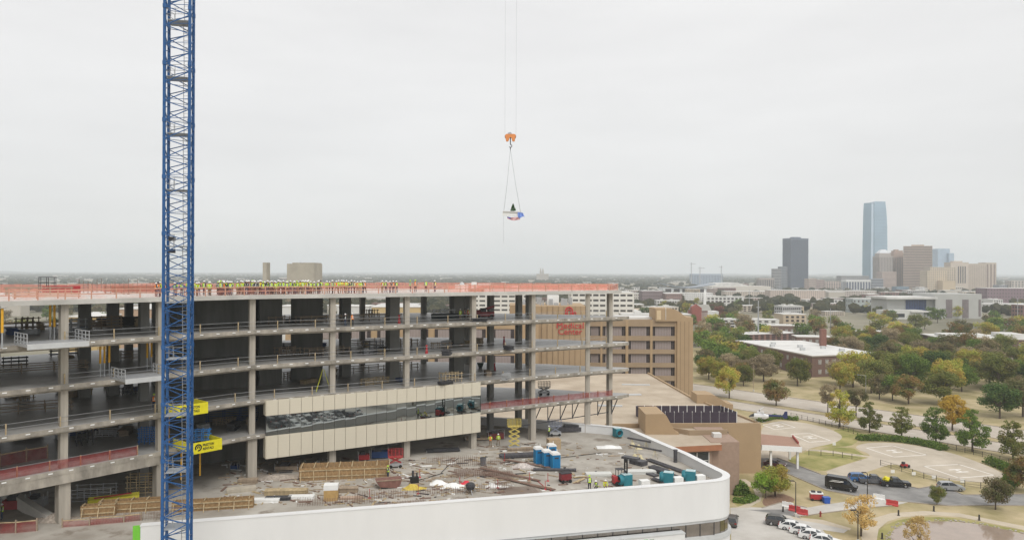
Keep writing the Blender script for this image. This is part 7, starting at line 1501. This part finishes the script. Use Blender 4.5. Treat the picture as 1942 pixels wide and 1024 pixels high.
# loose litter on the deck: offcuts, sheets, bags (nobody could count it)
r_ = random.Random(77); mb = MB(); LIT = [WOODL, WOODG, WHITE2, REB, DKSTEEL, MATS['rubble']]
for k in range(1000):
    x = r_.choice((r_.uniform(420, 1010), r_.uniform(420, 1010), r_.uniform(560, 1330))); y = r_.uniform(868, 958) if x < 900 else r_.uniform(840, 935); p = on(x, y, DK)
    if (Vector((p.x, p.y))-A_).dot(Vector((fd.y, -fd.x))) > -1.5 or p.x > 25.5-(p.y-93)*.30: continue
    L = r_.uniform(.2, 1.8) if r_.random() < .6 else r_.uniform(.1, .5); mb.box((p.x, p.y, DK+.06), (L, r_.uniform(.06, .3), r_.uniform(.04, .14)), r_.choice((r_.uniform(0, 3), .2, -.6)), r_.choice((0, 0, 1, 1, 1, 2, 3, 3, 4, 5)))
tag(mb.obj('site_litter', LIT), 'loose offcuts and scraps strewn over the podium deck', 'litter', kind='stuff')
# flat rebar mats and hoses
for (x, y, sx, sy, rz, lb) in ((905, 895, 6, 4, R(8), 'flat rebar mat lying behind the drum'), (880, 950, 7, 2.2, R(14), 'flat rebar mat along the parapet by the mixer'), (985, 930, 5, 3, R(14), 'flat rebar mat near the parapet below the toilets'), (760, 955, 6, 2, R(14), 'flat rebar mat in front of the pump'), (945, 900, 4, 3, R(8), 'flat rebar mat beside the slanting bundles')):
    t = thing('rebar_mat', lb, 'rebar', on(x, y, DK), rz, 'flat rebar mats'); mb = MB(); [mb.bar((-sx/2+k*.3, -sy/2, .08), (-sx/2+k*.3, sy/2, .08), .03) for k in range(int(sx/.3))]; [mb.bar((-sx/2, -sy/2+k*.3, .11), (sx/2, -sy/2+k*.3, .11), .03) for k in range(int(sy/.3))]; o = mb.obj('bars', REB, t, local=True); o['kind'] = 'stuff'
for (lb, pts) in (('black hose snaking from the skip to the column', [(770, 905), (795, 910), (815, 904), (835, 898), (850, 882), (870, 868)]), ('thin black cable across the right deck', [(960, 880), (1000, 875), (1060, 868), (1110, 862), (1140, 858)]), ('red hose beside the toilets', [(1005, 905), (1020, 912), (1032, 922), (1045, 930)])):
    P = [on(x, y, DK+.05) for x, y in pts]; mb = MB(); [mb.tube(a, b, .045, n=6) for a, b in zip(P[:-1], P[1:])]; tag(mb.obj('hose', RED if 'red' in lb else BLACK), lb, 'hose')
# pallets of material on the open floors
r_ = random.Random(12); gp_ = 'material pallets on the open floors'
for (z, ys, fl) in ((S2, (600, 622), 'sixth'), (S3, (648, 688), 'fifth'), (S4, (700, 752), 'fourth'), (S5, (770, 830), 'third')):
    for k in range(19):
        x = r_.uniform(20, 1000) if fl != 'third' else r_.choice((r_.uniform(20, 300), r_.uniform(380, 480))); t_ = (x-20)/1000; y = ys[1]-(ys[1]-ys[0])*r_.uniform(.2, .8)-t_*8+(0 if x > 480 else 18*(480-x)/480); m_ = r_.choice((WOODG, DKSTEEL, WOODL, STEEL, NAVY)); w_ = {WOODG: 'weathered timber', DKSTEEL: 'dark steel', WOODL: 'pale timber', STEEL: 'grey steel', NAVY: 'navy steel'}[m_]
        stack('material_pallet', 'small %s pallet on the %s open floor' % (w_, fl), 'pallet', on(x, y, z), r_.uniform(0, 3), r_.randint(3, 7), (r_.uniform(1.2, 3.0), r_.uniform(.6, 1.1), r_.uniform(.08, .16)), m_, group=gp_, jit=.12)
# ================================================================ HAZE
hz = MB().bx(-14600, 14600, -14600, 14600, -1.2, 290).obj('haze', []) if 0 else None
mb = MB().bx(-14600, 14600, -14600, 14600, -1.2, 300)
hm_ = bpy.data.materials.new('haze_air'); hm_.use_nodes = True; t_ = hm_.node_tree; t_.nodes.clear(); pv = t_.nodes.new('ShaderNodeVolumePrincipled'); oo = t_.nodes.new('ShaderNodeOutputMaterial'); t_.links.new(pv.outputs[0], oo.inputs['Volume'])
pv.inputs['Color'].default_value = (.90, .955, 1.0, 1); pv.inputs['Density'].default_value = 1.65e-4; pv.inputs['Anisotropy'].default_value = .0
h_o = mb.obj('haze', hm_); tag(h_o, 'thin pale haze filling the air over the whole town', 'haze', kind='stuff')
